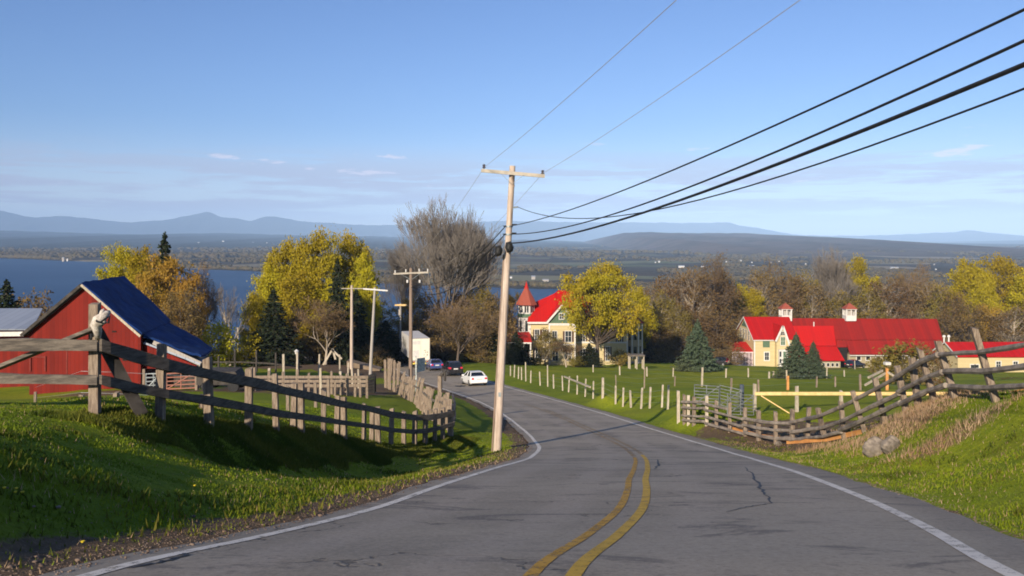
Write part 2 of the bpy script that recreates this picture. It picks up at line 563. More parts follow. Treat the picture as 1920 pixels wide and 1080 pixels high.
# control points: photo pixel + distance
_cp = [(178, 775, 15.3), (300, 784, 16.4), (392, 796, 18.2), (466, 804, 20.3), (518, 809, 22), (565, 813, 24), (607, 819, 25.8), (645, 826, 27.8),
       (682, 829, 29.7), (733, 834, 33), (775, 834, 35), (815, 829, 36), (845, 820, 37),
       (370, 850, 15.9), (440, 868, 17.3), (560, 882, 20.2), (640, 880, 23.2), (700, 874, 26.8), (780, 862, 31.8), (850, 842, 36), (300, 840, 14.3), (220, 808, 13.7),
       (0, 768, 14), (80, 775, 14.6), (0, 900, 8), (300, 900, 10.9), (100, 850, 9.9), (600, 900, 14.1), (450, 905, 12.1), (230, 850, 12.2), (0, 1000, 6.2), (-200, 900, 6.5), (-400, 760, 12), (-700, 800, 9),
       (150, 950, 8.2), (-1200, 800, 6),
       (1302, 790, 42), (1350, 793, 40.5), (1400, 790, 41), (1340, 775, 46), (1410, 775, 46), (0, 770, 18), (90, 776, 20), (0, 760, 26), (160, 775, 22), (-300, 763, 18), (-300, 757, 30), (-700, 765, 13), (-700, 757, 30), (-600, 742, 55), (300, 775, 26), (-300, 740, 80),
       (500, 741, 50), (250, 735, 55), (150, 734, 57), (0, 742, 55), (350, 760, 38), (150, 770, 35), (560, 765, 38), (640, 740, 55), (690, 735, 62),
       (800, 786, 45), (770, 753, 55), (742, 736, 65), (725, 728, 70), (640, 690, 100), (450, 690, 100), (300, 690, 100), (560, 700, 85), (400, 705, 80), (0, 695, 100),
       (700, 690, 105), (100, 715, 75),
       (1253, 767, 52), (1130, 744, 62), (1013, 723, 88), (1272, 781, 43), (1325, 798, 40.5), (1397, 818, 37), (1454, 834, 34.5), (1513, 828, 33), (1583, 824, 30),
       (1656, 797, 27.5), (1719, 765, 25), (1783, 745, 22.8), (1853, 756, 20.2), (1925, 745, 18), (2150, 740, 15),
       (1650, 868, 22), (1800, 868, 17), (1920, 850, 14), (1920, 930, 11), (1930, 1015, 8.6), (1450, 850, 31), (2300, 900, 8), (1750, 800, 21), (1560, 850, 27),
       (1925, 744, 23), (2050, 738, 28), (2250, 742, 18), (2500, 740, 13), (1860, 752, 26), (1790, 752, 30), (2300, 735, 40), (2400, 725, 60), (2200, 715, 90),
       (1550, 800, 38), (1500, 765, 46), (1700, 765, 42), (1880, 740, 45), (2200, 730, 40), (1500, 720, 90), (1250, 720, 90), (1750, 722, 88), (1900, 715, 90),
       (1050, 686, 150), (1200, 682, 155), (1390, 686, 187), (1600, 690, 187), (1750, 692, 185), (1870, 699, 150), (1300, 700, 125), (1100, 702, 112), (1500, 702, 125), (1700, 704, 125)]
cp = [tuple(P(*c)) for c in _cp]
for sx in (-70, 0, 70):
    for yy in (220, 300):
        cp.append((sx, yy, float(Bz(yy))))
for sx in (-40, 40):
    for yy in (-20, 10):
        cp.append((sx, yy, float(Bz(yy)) + 1.0))
for i in range(0, len(RL), 6):
    x0, y0, z0 = RL[i]
    j = min(i + 1, len(RL) - 1)
    tx, ty = RL[j, 0] - RL[j - 1, 0], RL[j, 1] - RL[j - 1, 1]
    l = math.hypot(tx, ty)
    kk = min(max((y0 - 70) / 30.0, 0), 1)
    for s in (-4.2, 0, 4.4):
        cp.append((x0 + (1 - kk + kk * ty / l) * s, y0 - kk * tx / l * s, z0))
cp = np.array(cp)
# warp distance so that far points weigh like near ones
def wy(y):
    return np.where(y > 0, 24 * np.log1p(np.maximum(y, 0) / 24.0), y)


def wxy(x, y):
    k = 1.0 / (1 + np.maximum(y, 0) / 24.0)
    return x * k, wy(y)


_cx, _cy = wxy(cp[:, 0], cp[:, 1])
_res = cp[:, 2] - Bz(cp[:, 1])


def _phi(r2):
    return 0.5 * r2 * np.log(r2 + 1e-9)


_N = len(cp)
_K = _phi((_cx[:, None] - _cx[None])**2 + (_cy[:, None] - _cy[None])**2) + np.eye(_N) * 0.004
_Q = np.stack([np.ones(_N), _cx, _cy], 1)
_A = np.block([[_K, _Q], [_Q.T, np.zeros((3, 3))]])
_sol = np.linalg.solve(_A, np.concatenate([_res, np.zeros(3)]))


def vnoise(x, y, seed=0):
    """cheap smooth pseudo noise in [-1,1]"""
    a = np.sin(x * 1.0 + 1.7 * np.sin(y * 0.7 + seed)) * np.cos(y * 1.13 + 1.3 * np.sin(x * 0.9 + seed * 2.1))
    b = np.sin(x * 2.3 + 2.1 + seed + 1.1 * np.sin(y * 2.9)) * np.cos(y * 2.7 - 1.1 + seed)
    return 0.65 * a + 0.35 * b


def Hn(x, y):
    x = np.atleast_1d(np.asarray(x, float))
    y = np.atleast_1d(np.asarray(y, float))
    u, v = wxy(x, y)
    u = np.clip(u, -30, 30)
    r = np.full(x.shape, _sol[_N]) + _sol[_N + 1] * u + _sol[_N + 2] * v
    for i in range(_N):
        r = r + _sol[i] * _phi((u - _cx[i])**2 + (v - _cy[i])**2)
    fall = np.clip(1 - (y - 200) / 120.0, 0, 1)
    fall = fall * np.clip((y + 45) / 25.0, 0, 1)
    r = np.clip(r, -4, 6) * fall
    s, zr = road_near(x, y)
    a = np.abs(s)
    off = np.clip((a - 4.0) / 2.0, 0, 1)
    z = Bz(y) + r
    z = z + off * (0.05 * vnoise(x * 1.1, y * 1.1, 1) + 0.03 * vnoise(x * 3.1, y * 3.1, 2)) + np.clip((a - 10) / 20, 0, 1) * 0.22 * vnoise(x * 0.21, y * 0.21, 3)
    t = np.clip((a - 3.85) / 1.3, 0, 1)
    t = t * t * (3 - 2 * t)
    under = zr - np.where(a < 3.3, 0.12, 0.12 * np.clip((3.75 - a) / 0.45, 0, 1)) - 0.012
    return under * (1 - t) + z * t


def H(x, y):
    return float(Hn([x], [y])[0])
# ------------------------------------------------------------------ ground mesh
_t = np.linspace(-1, 1, 361)
GX = np.sinh(_t * 5.2) / math.sinh(5.2) * 480.0
_ty = np.linspace(0, 1, 300)
GYa = np.linspace(-70, 3.5, 40)[:-1]
GYb = 3.5 + (np.exp(_ty * 5.35) - 1) / (math.exp(5.35) - 1) * 800
GY = np.concatenate([GYa, GYb])
# follow the road sideways so that the fine columns stay beside it
_rc = np.interp(GY, RL[:, 1], RL[:, 0])
_rc = np.where(GY > 140, np.interp(140, RL[:, 1], RL[:, 0]), _rc)
XX = GX[None, :] + _rc[:, None] * 0.8
YY = np.repeat(GY[:, None], len(GX), 1)
ZZ = Hn(XX.ravel(), YY.ravel()).reshape(XX.shape)
nx, ny = len(GX), len(GY)
V = np.stack([XX.ravel(), YY.ravel(), ZZ.ravel()], 1)
_i = (np.arange(ny - 1)[:, None] * nx + np.arange(nx - 1)[None]).ravel()
F = np.stack([_i, _i + 1, _i + 1 + nx, _i + nx], 1)


def surf_masks(x, y):
    s, _ = road_near(x, y)
    a = np.abs(s)
    n = vnoise(x * 1.7, y * 1.3, 5) * 0.35 + vnoise(x * 5.1, y * 4.7, 6) * 0.2
    # bare gravel shoulder: wide on the left, narrow on the right
    wl = np.where(s < 0, 0.75 + 0.25 * np.clip((12 - y) / 8, 0, 1), 0.28) + 3.75 + n * 0.6
    soil = np.clip((wl - a) / 0.35, 0, 1)
    # shoulder apron opposite the pole
    d = np.hypot((x - 0.0) / 1.6, (y - 28.5) / 3.5)
    soil = np.maximum(soil, np.clip((1.0 - d + n * 0.5) / 0.4, 0, 1) * (s < -3.3) * 0.9)
    # trodden paddock on the right, manured pen and farm lane on the left

    def blob(cx, cy, rx, ry, k=0.5, st=1.0):
        dd = np.hypot((x - cx) / rx, (y - cy) / ry) + n * 0.5
        return np.clip((1 - dd) / k, 0, 1) * st
    p = P(1590, 790, 34.5)
    soil = np.maximum(soil, blob(p.x, p.y, 6.5, 5.6, 0.3))
    p = P(1440, 790, 38.5)
    soil = np.maximum(soil, blob(p.x, p.y, 4.5, 3.0, 0.3))
    soil = np.maximum(soil, blob(-15.0, 68, 8, 20, 0.3, 0.95))
    soil = np.maximum(soil, blob(-20.0, 104, 15, 12, 0.3, 1.0))
    p = P(310, 730, 54)
    soil = np.maximum(soil, blob(p.x, p.y, 9, 3, 0.4, 0.8))
    p = P(1500, 690, 175)
    soil = np.maximum(soil, blob(p.x, p.y, 14, 4, 0.5, 0.7))
    p = P(1640, 694, 160)
    soil = np.maximum(soil, blob(p.x, p.y, 12, 6, 0.5, 0.8))
    # tired tall grass on the right bank
    dry = np.zeros_like(x)
    for q, rx, ry, st in ((P(1750, 775, 23.5), 2.3, 2.4, 0.95), (P(1650, 835, 24), 1.6, 2.2, 0.6), (P(1790, 838, 18.5), 2.0, 0.8, 0.7), (P(1540, 840, 29), 1.3, 1.3, 0.4)):
        dd = np.hypot((x - q.x) / rx, (y - q.y) / ry) + n * 0.4
        dry = np.maximum(dry, np.clip((1 - dd) / 0.6, 0, 1) * st)
    # woodland floor past the fields
    wood = np.clip((y - 205) / 30 + n, 0, 1)
    return soil, dry, wood


so, dr, wd = surf_masks(XX.ravel(), YY.ravel())
m, t = new_mat('grass_ground')
tcn = t.n('ShaderNodeTexCoord').outputs['Object']
at = t.n('ShaderNodeAttribute', attribute_name='surf')
sp = t.n('ShaderNodeSeparateColor', {0: at.outputs['Color']})
n1 = t.noise(tcn, 0.55, 6, 0.62)
n2 = t.noise(tcn, 6.0, 5, 0.65)
n3 = t.noise(tcn, 0.06, 4, 0.5)
n4 = t.noise(tcn, 38.0, 3, 0.6)
g = t.mix(t.rng(n1, 0.35, 0.68), (0.26, 0.30, 0.014), (0.17, 0.235, 0.014))
g = t.mix(t.rng(n3, 0.4, 0.65, 0, 0.7), g, (0.34, 0.33, 0.025))
n5 = t.noise(tcn, 0.16, 5, 0.6, (1.0, 0.45, 1))
g = t.mix(t.rng(n5, 0.42, 0.62, 0, 0.55), g, (0.13, 0.175, 0.014))
g = t.mix(t.rng(n2, 0.35, 0.75, 0, 0.65), g, (0.10, 0.13, 0.014))
g = t.mix(t.rng(n4, 0.45, 0.75, 0, 0.35), g, (0.20, 0.20, 0.03))
soilc = t.mix(t.rng(n2, 0.3, 0.7), (0.20, 0.125, 0.080), (0.115, 0.075, 0.050))
soilc = t.mix(t.rng(n4, 0.55, 0.72, 0, 0.7), soilc, (0.26, 0.20, 0.15))
sm = t.rng(t.math('ADD', sp.outputs[0], t.math('MULTIPLY', t.math('SUBTRACT', n2, 0.5), 0.9)), 0.35, 0.6)
g = t.mix(t.math('MULTIPLY', sm, 0.95), g, soilc)
dry = t.mix(n2, (0.28, 0.18, 0.08), (0.16, 0.12, 0.05))
dm = t.rng(t.math('ADD', sp.outputs[1], t.math('MULTIPLY', t.math('SUBTRACT', n1, 0.5), 1.1)), 0.3, 0.7)
g = t.mix(dm, g, dry)
g = t.mix(t.math('MULTIPLY', sp.outputs[2], 0.95), g, t.mix(n1, (0.06, 0.05, 0.02), (0.045, 0.045, 0.018)))
hb = t.math('ADD', n2, t.math('MULTIPLY', n4, 0.5))
finish(t, g, 0.95, hb, 0.8, 0.07, spec=0.08)
MT['ground'] = m
ground = mesh_np('ground', V, F, m, smooth=True)
tag(ground, kind='structure')
ca = ground.data.color_attributes.new('surf', 'FLOAT_COLOR', 'POINT')
cd = np.stack([so, dr, wd, np.ones_like(so)], 1).astype(np.float32)
ca.data.foreach_set('color', cd.ravel())

# ------------------------------------------------------------------ road with its markings
m, t = new_mat('asphalt')
tcn = t.n('ShaderNodeTexCoord').outputs['Object']
a1 = t.noise(tcn, 0.35, 5, 0.6, (0.55, 1.0, 1))
a2 = t.noise(tcn, 60, 4, 0.7)
a3 = t.noise(tcn, 1.0, 6, 0.65, (0.42, 1.1, 1), 0.6)
a4 = t.noise(tcn, 9, 5, 0.7)
c = t.mix(t.rng(a1, 0.35, 0.65), (0.345, 0.290, 0.215), (0.260, 0.218, 0.162))
c = t.mix(t.rng(a3, 0.56, 0.72, 0, 0.60), c, (0.145, 0.122, 0.10))
lane = t.n('ShaderNodeSeparateColor', {0: t.n('ShaderNodeAttribute', attribute_name='lane').outputs['Color']}).outputs[0]
ls = t.math('ABSOLUTE', t.math('MULTIPLY', t.math('SUBTRACT', lane, 0.5), 10.0))
wt_ = t.math('MULTIPLY', t.rng(t.math('ABSOLUTE', t.math('SUBTRACT', t.math('ABSOLUTE', t.math('SUBTRACT', ls, 1.65)), 0.8)), 0.45, 0.1), 0.35)
c = t.mix(t.math('MULTIPLY', wt_, t.rng(a1, 0.3, 0.6)), c, (0.42, 0.35, 0.28))
a5 = t.noise(tcn, 0.6, 7, 0.72, (0.5, 1.25, 1), 1.2)
c = t.mix(t.rng(a5, 0.54, 0.62, 0, 0.62), c, (0.098, 0.082, 0.070))
c = t.mix(t.rng(ls, 3.35, 3.8, 0, 0.45), c, (0.20, 0.165, 0.13))
c = t.mix(t.rng(a4, 0.45, 0.8, 0, 0.35), c, (0.11, 0.102, 0.098))
a6 = t.noise(tcn, 20, 5, 0.75)
c = t.mix(t.rng(a6, 0.52, 0.70, 0, 0.5), c, (0.46, 0.40, 0.32))
c = t.mix(t.rng(a6, 0.48, 0.32, 0, 0.5), c, (0.11, 0.09, 0.075))
c = t.mix(t.rng(a2, 0.55, 0.8, 0, 0.6), c, (0.50, 0.44, 0.37))
c = t.mix(t.rng(a2, 0.42, 0.2, 0, 0.6), c, (0.03, 0.03, 0.03))
# cracks across the lanes
wv = t.n('ShaderNodeMapping', {0: tcn})
wv.inputs['Scale'].default_value = (0.16, 0.34, 0.3)
dn = t.n('ShaderNodeTexNoise', {'Vector': tcn, 'Scale': 0.9, 'Detail': 5.0})
vadd = t.n('ShaderNodeVectorMath', {0: wv.outputs[0], 1: dn.outputs['Color']}, operation='ADD')
vor = t.n('ShaderNodeTexVoronoi', {'Vector': vadd.outputs[0], 'Scale': 1.0}, feature='DISTANCE_TO_EDGE')
ck = t.rng(vor.outputs['Distance'], 0.010, 0.003)
ckm = t.math('MULTIPLY', ck, t.rng(a1, 0.47, 0.56))
c = t.mix(t.math('MULTIPLY', ckm, 0.6), c, (0.022, 0.021, 0.022))
finish(t, c, 0.88, t.math('SUBTRACT', a2, t.math('MULTIPLY', ckm, 2.0)), 0.5, 0.006, spec=0.3)
MT['asphalt'] = m


def paint(name, col, wear):
    m, t = new_mat(name)
    tcn = t.n('ShaderNodeTexCoord').outputs['Object']
    f = t.noise(tcn, 5.0, 7, 0.75)
    g2 = t.noise(tcn, 45.0, 4, 0.7)
    k = t.math('ADD', t.math('MULTIPLY', f, 0.6), t.math('MULTIPLY', g2, 0.4))
    c = t.mix(t.rng(f, 0.3, 0.7), col, tuple(v * 0.78 for v in col))
    al = t.rng(k, wear, wear + 0.05, 1.0, 0.0)
    finish(t, c, 0.75, g2, 0.3, 0.004, alpha=al)
    return m


MT['paint_white'] = paint('white_road_paint', (0.80, 0.72, 0.60), 0.54)
MT['paint_yellow'] = paint('yellow_road_paint', (0.60, 0.36, 0.03), 0.545)
MT['paint_yellow_worn'] = paint('worn_yellow_paint', (0.55, 0.30, 0.03), 0.51)
MT['paint_faded'] = paint('faded_yellow_paint', (0.36, 0.235, 0.10), 0.47)

# resample the road line evenly
_d = np.concatenate([[0], np.cumsum(np.sqrt(((RL[1:] - RL[:-1])**2).sum(1)))])
_ss = np.arange(0, _d[-1], 0.4)
RS = np.stack([np.interp(_ss, _d, RL[:, k]) for k in range(3)], 1)
_tg = np.gradient(RS[:, :2], axis=0)
_tg /= np.linalg.norm(_tg, axis=1)[:, None]
_kk = np.clip((RS[:, 1] - 70) / 30.0, 0, 1)[:, None]
RN = np.stack([_tg[:, 1], -_tg[:, 0]], 1) * _kk + np.array([[1.0, 0.0]]) * (1 - _kk)     # to the right of travel


def ribbon(name, offs, dz, mat, y0=-100, y1=1e9, crown=True, woff=None, kind='structure'):
    sel = (RS[:, 1] >= y0) & (RS[:, 1] <= y1)
    C_, N_ = RS[sel], RN[sel]
    k = len(offs)
    Vs = []
    for j, o in enumerate(offs):
        oo = o + (woff(C_[:, 1], j) if woff is not None else 0)
        p = C_[:, :2] + N_ * np.atleast_1d(oo)[:, None] if np.ndim(oo) else C_[:, :2] + N_ * oo
        z = C_[:, 2] - 0.018 * np.abs(o) * 0.35 + dz
        Vs.append(np.column_stack([p, z]))
    Vv = np.stack(Vs, 1).reshape(-1, 3)
    n = len(C_)
    i = (np.arange(n - 1)[:, None] * k + np.arange(k - 1)[None]).ravel()
    Ff = np.stack([i, i + 1, i + 1 + k, i + k], 1)
    o = tag(mesh_np(name, Vv, Ff, mat, smooth=True), kind=kind)
    cc = o.data.color_attributes.new('lane', 'FLOAT_COLOR', 'POINT')
    sv = np.tile(np.array(offs, float), n)
    cc.data.foreach_set('color', np.stack([sv / 10 + 0.5, sv * 0, sv * 0, sv * 0 + 1], 1).astype(np.float32).ravel())
    return o


def edge_wobble(y, j):
    n = 0.10 * vnoise(y * 0.9, y * 0.31, 7) + 0.06 * vnoise(y * 3.3, y * 1.7, 8)
    return n if j in (0, 8) else 0 * y


ribbon('road', [-3.62, -3.3, -2.2, -1.1, 0, 1.1, 2.2, 3.3, 3.95], 0.02, MT['asphalt'], woff=edge_wobble)
wob = lambda y, j: 0.03 * vnoise(y * 0.5, 3 + y * 0.13, 9)
ribbon('edge_line_left', [-3.33, -3.19], 0.026, MT['paint_white'], woff=wob)
ribbon('edge_line_right', [3.17, 3.32], 0.026, MT['paint_white'], woff=wob)
ribbon('centre_line_right', [0.10, 0.215], 0.026, MT['paint_yellow'], -40, 27)
ribbon('centre_line_left', [-0.19, -0.085], 0.026, MT['paint_yellow_worn'], -40, 25.5)
ribbon('centre_line_faded', [-0.21, -0.05], 0.026, MT['paint_faded'], 25.7, 66)
ribbon('centre_line_faded', [0.10, 0.25], 0.026, MT['paint_faded'], 27.2, 60)
# tar-sealed crack with a branch in the right lane, and the dark patch far down the left lane
MT['tar'] = M('tar_seal', (0.018, 0.017, 0.018), (0.03, 0.029, 0.03), 9.0, 0.6)


def road_z(x, y):
    s, z = road_near(x, y)
    return float(z[0]) - 0.018 * abs(float(s[0])) * 0.35 + 0.02


def px_on_road(px, py):
    """where the ray through a photo pixel meets the road surface"""
    lo, hi = 3.0, 140.0
    for _ in range(40):
        mid = (lo + hi) / 2
        p = P(px, py, mid)
        if p.z > road_z(p.x, p.y):
            lo = mid
        else:
            hi = mid
    p = P(px, py, lo)
    return p


def px_on_ground(px, py, lo=3.0, hi=260.0):
    last = lo
    n = 220
    ds = lo * (hi / lo) ** (np.arange(n) / (n - 1))
    xs = (px - CX) / FOC * ds
    zs = -(py - HY) / FOC * ds
    hz_ = Hn(xs, ds)
    idx = np.where(zs <= hz_)[0]
    if len(idx) == 0:
        return P(px, py, hi)
    i = idx[0]
    if i == 0:
        return P(px, py, lo)
    a0, a1 = zs[i - 1] - hz_[i - 1], zs[i] - hz_[i]
    t_ = a0 / (a0 - a1)
    return P(px, py, float(ds[i - 1] + t_ * (ds[i] - ds[i - 1])))


def tar_line(pts, w):
    rg = random.Random(len(pts))
    mb = MB()
    P3 = [px_on_road(*p) for p in pts]
    fine = []
    for a, b in zip(P3[:-1], P3[1:]):
        for k in range(6):
            q = a.lerp(b, k / 6)
            q += Vector((rg.uniform(-1, 1), rg.uniform(-1, 1), 0)) * w * 0.6
            fine.append(q)
    fine.append(P3[-1])
    L_, R_ = [], []
    for i, q in enumerate(fine):
        d = fine[min(i + 1, len(fine) - 1)] - fine[max(i - 1, 0)]
        nrm = Vector((d.y, -d.x, 0)).normalized()
        ww = w * (0.35 + 0.65 * math.sin(math.pi * (i + 0.5) / len(fine))) * rg.uniform(0.5, 1.2)
        for lst, s in ((L_, -1), (R_, 1)):
            e = q + nrm * ww / 2 * s
            e.z = road_z(e.x, e.y) + 0.006
            lst.append(e)
    for i in range(len(fine) - 1):
        mb.quad(L_[i], R_[i], R_[i + 1], L_[i + 1])
    tag(mb.build('road_crack', MT['tar']), kind='structure')


tar_line([(1396, 876), (1412, 892), (1424, 912), (1436, 928), (1448, 944)], 0.055)
tar_line([(1448, 944), (1418, 948), (1394, 952), (1362, 960)], 0.035)
tar_line([(353, 1037), (330, 1047), (290, 1056), (240, 1066)], 0.07)
tar_line([(1228, 880), (1234, 872), (1232, 862)], 0.05)
tar_line([(1006, 800), (1040, 796), (1075, 792)], 0.10)

# ------------------------------------------------------------------ lake, far shore, mountains
LZ = -70.0
m, t = new_mat('lake_water')
tcn = t.n('ShaderNodeTexCoord').outputs['Object']
wn1 = t.noise(tcn, 0.05, 6, 0.7, (0.35, 1.6, 1))
wn2 = t.noise(tcn, 0.0022, 4, 0.6, (0.4, 2.2, 1))
col = t.mix(t.rng(wn2, 0.35, 0.65), (0.014, 0.050, 0.118), (0.022, 0.064, 0.140))
col = t.mix(t.rng(wn1, 0.45, 0.7, 0, 0.4), col, (0.008, 0.040, 0.115))
finish(t, col, 0.45, wn1, 0.6, 1.2, spec=0.12)
mb = MB()
mb.poly([(-9000, 380, LZ), (9000, 380, LZ), (9000, 7000, LZ), (-9000, 7000, LZ)])
tag(mb.build('lake', m), kind='structure')

SH = np.array([(-1800, 3500), (-400, 3400), (0, 3290), (170, 2730), (330, 2150), (400, 2040), (480, 1900), (600, 1640), (700, 1405), (760, 1350), (850, 1300), (1000, 1245), (1060, 1210), (1120, 1040), (1180, 820), (1300, 760), (1900, 740), (3600, 740)], float)
_cols = np.linspace(-2600, 4500, 520)
_shd = np.interp(_cols, SH[:, 0], SH[:, 1]) * (1 + 0.012 * np.sin(_cols / 23.0) + 0.008 * np.sin(_cols / 7.1))
_rows = np.concatenate([[-0.02, 0.0, 0.004], 0.004 + 0.996 * (np.linspace(0, 1, 130)[1:])**1.9])


def far_z(x, y):
    u = x / y * FOC + CX
    sh = np.interp(u, SH[:, 0], SH[:, 1])
    k = np.clip((y - sh) / 260.0, 0, 1)
    n = vnoise(x / 330.0, y / 520.0, 11) * 5 + vnoise(x / 95.0, y / 130.0, 12) * 2.0
    inland = np.clip((y - sh) / 6000.0, 0, 1)
    return LZ + 1.0 + k * (6 + n) + inland * 12


fx, fy = [], []
YEND = 9500.0
Yf = _shd[None, :] + _rows[:, None] * (YEND - _shd[None, :])
Xf = (_cols[None, :] - CX) / FOC * Yf
Zf = far_z(Xf, Yf)
Zf[0] = LZ - 3
Zf[1] = LZ + 0.3
nr, nc = Yf.shape
i = (np.arange(nr - 1)[:, None] * nc + np.arange(nc - 1)[None]).ravel()
Ff = np.stack([i, i + 1, i + 1 + nc, i + nc], 1)
m, t = new_mat('far_country')
tcn = t.n('ShaderNodeTexCoord').outputs['Object']
sc = t.n('ShaderNodeMapping', {0: tcn})
sc.inputs['Scale'].default_value = (0.0022, 0.0030, 0)
ds_ = t.n('ShaderNodeTexNoise', {'Vector': tcn, 'Scale': 0.0015, 'Detail': 3.0})
va = t.n('ShaderNodeVectorMath', {0: sc.outputs[0], 1: ds_.outputs['Color']}, operation='ADD')
vc = t.n('ShaderNodeTexVoronoi', {'Vector': va.outputs[0], 'Scale': 1.6})
sepc = t.n('ShaderNodeSeparateColor', {0: vc.outputs['Color']})
f1 = t.noise(tcn, 0.012, 6, 0.7)
f2 = t.noise(tcn, 0.0011, 4, 0.6)
c = t.mix(t.rng(f1, 0.35, 0.65), (0.075, 0.055, 0.035), (0.038, 0.034, 0.022))
fld = t.mix(sepc.outputs[1], (0.30, 0.24, 0.16), (0.13, 0.16, 0.07))
isf = t.math('MULTIPLY', t.math('GREATER_THAN', sepc.outputs[0], 0.66), t.rng(f2, 0.42, 0.52))
c = t.mix(t.math('MULTIPLY', isf, 0.75), c, fld)
finish(t, c, 0.95, f1, 0.6, 6.0, spec=0.05)
MT['far'] = m
tag(mesh_np('far_shore', np.stack([Xf.ravel(), Yf.ravel(), Zf.ravel()], 1), Ff, m, smooth=True), kind='structure')

# woods on the far shore: clumps of crowns nobody could count
rs = np.random.RandomState(4)
ico_v = []
ph = (1 + 5**0.5) / 2
for a, b in ((1, ph), (-1, ph), (1, -ph), (-1, -ph)):
    ico_v += [(0, a, b), (a, b, 0), (b, 0, a)]
ico_v = np.array(ico_v) / math.hypot(1, ph)
_fc = []
from itertools import combinations
_el = 1.1
for a, b, c_ in combinations(range(12), 3):
    if all(abs(np.linalg.norm(ico_v[p] - ico_v[q])) < _el for p, q in ((a, b), (b, c_), (a, c_))):
        nn = np.cross(ico_v[b] - ico_v[a], ico_v[c_] - ico_v[a])
        _fc.append((a, b, c_) if np.dot(nn, ico_v[a]) > 0 else (a, c_, b))
ico_f = np.array(_fc)
NFAR = 26000
uu = rs.uniform(-500, 2500, NFAR * 3)
sh = np.interp(uu, SH[:, 0], SH[:, 1])
yy = sh + 15 + rs.exponential(1.0, NFAR * 3) * 900
xx = (uu - CX) / FOC * yy
wm = vnoise(xx / 210.0, yy / 330.0, 21) + 0.5 * vnoise(xx / 60.0, yy / 90.0, 22)
keep = (wm > 0.22) | (((yy - sh) < 40) & (wm > -0.5))
keep &= yy < 6500
xx, yy = xx[keep][:NFAR], yy[keep][:NFAR]
zz = far_z(xx, yy)
sz = rs.uniform(2.6, 6.0, len(xx)) * (1 + (yy > 3000) * 0.8)
jit = 1 + rs.uniform(-0.3, 0.3, (len(xx), 12, 1))
Vt = ico_v[None] * jit * sz[:, None, None] * np.array([1.35, 1.2, 0.95]) + np.stack([xx, yy, zz + sz * 0.55], 1)[:, None]
Ft = ico_f[None] + (np.arange(len(xx)) * 12)[:, None, None]
MT['farwood'] = leafmat('far_wood', (0.085, 0.060, 0.035), (0.045, 0.040, 0.022), (0.11, 0.085, 0.03), 0.0)
tag(mesh_np('far_woods', Vt.reshape(-1, 3), Ft.reshape(-1, 3), MT['farwood']), kind='stuff', label='brown spring woods along the far shore of the lake', cat='woodland')


def mountain(name, sil, dist, depth, mat, seed, rough=1.0):
    """a range whose crest follows photo pixels sil at distance dist"""
    sil = np.array(sil, float)
    us = np.arange(sil[0, 0], sil[-1, 0] + 1, 6.0)
    cr = np.interp(us, sil[:, 0], sil[:, 1])
    k = np.exp(-np.linspace(-2, 2, 5)**2)
    cr = np.convolve(np.pad(cr, 2, mode='edge'), k / k.sum(), 'valid')
    cr = cr + rough * (0.35 * np.sin(us / 9.0 + seed) + 0.25 * np.sin(us / 4.1 + 2 * seed))
    vs = np.linspace(-1, 1, 41)
    Vv = []
    for v in vs:
        y = dist + v * depth
        h = -(cr - HY) / FOC * dist
        prof = max(0.0, 1 - abs(v)) ** 0.85
        x = (us - CX) / FOC * dist
        rid = 1 + 0.22 * np.sin(x / (dist * 0.012) + 5 * v + seed) * (1 - prof) + 0.12 * np.sin(x / (dist * 0.004) + 9 * v) * (1 - prof)
        z = LZ + 10 + (h - LZ - 10) * np.clip(prof * rid, 0, 1.0)
        Vv.append(np.stack([x, np.full_like(x, y), z], 1))
    Vv = np.array(Vv)
    a, b = Vv.shape[:2]
    i = (np.arange(a - 1)[:, None] * b + np.arange(b - 1)[None]).ravel()
    Fm = np.stack([i, i + 1, i + 1 + b, i + b], 1)
    return tag(mesh_np(name, Vv.reshape(-1, 3), Fm, mat, smooth=True), kind='structure')


def mtmat(name, ca, cb, s):
    m, t = new_mat(name)
    tcn = t.n('ShaderNodeTexCoord').outputs['Object']
    f = t.noise(tcn, s, 6, 0.6)
    f2 = t.noise(tcn, s * 0.2, 3, 0.5)
    c = t.mix(t.rng(f, 0.35, 0.65), ca, cb)
    c = t.mix(t.rng(f2, 0.45, 0.65, 0, 0.5), c, tuple(v * 0.6 for v in cb))
    finish(t, c, 0.95, f, 0.5, 25.0, spec=0.03)
    return m


mountain('hills_near', [(900, 470), (960, 468), (1015, 463), (1045, 463), (1078, 465), (1110, 462), (1134, 453), (1153, 440), (1170, 437), (1200, 435), (1280, 437), (1387, 437), (1415, 438), (1440, 442), (1480, 448), (1537, 460), (1570, 459), (1631, 457), (1690, 459), (1744, 464), (1790, 470), (1837, 477), (1912, 490), (2000, 494), (2300, 486), (3200, 476)],
         7300, 4300, mtmat('hill_forest', (0.13, 0.092, 0.07), (0.075, 0.06, 0.045), 0.004), 1)
mountain('foothills_left', [(-1500, 440), (-300, 437), (0, 432), (120, 436), (260, 440), (420, 437), (560, 441), (700, 443), (860, 447), (1000, 450), (1080, 452)],
         12500, 7400, mtmat('foothill', (0.055, 0.055, 0.045), (0.035, 0.04, 0.03), 0.003), 2)
mountain('foothills_right', [(1480, 458), (1560, 453), (1700, 455), (1850, 457), (2000, 450), (2400, 445), (3200, 448)],
         12500, 6000, mtmat('foothill_right', (0.055, 0.055, 0.045), (0.035, 0.04, 0.03), 0.003), 3)
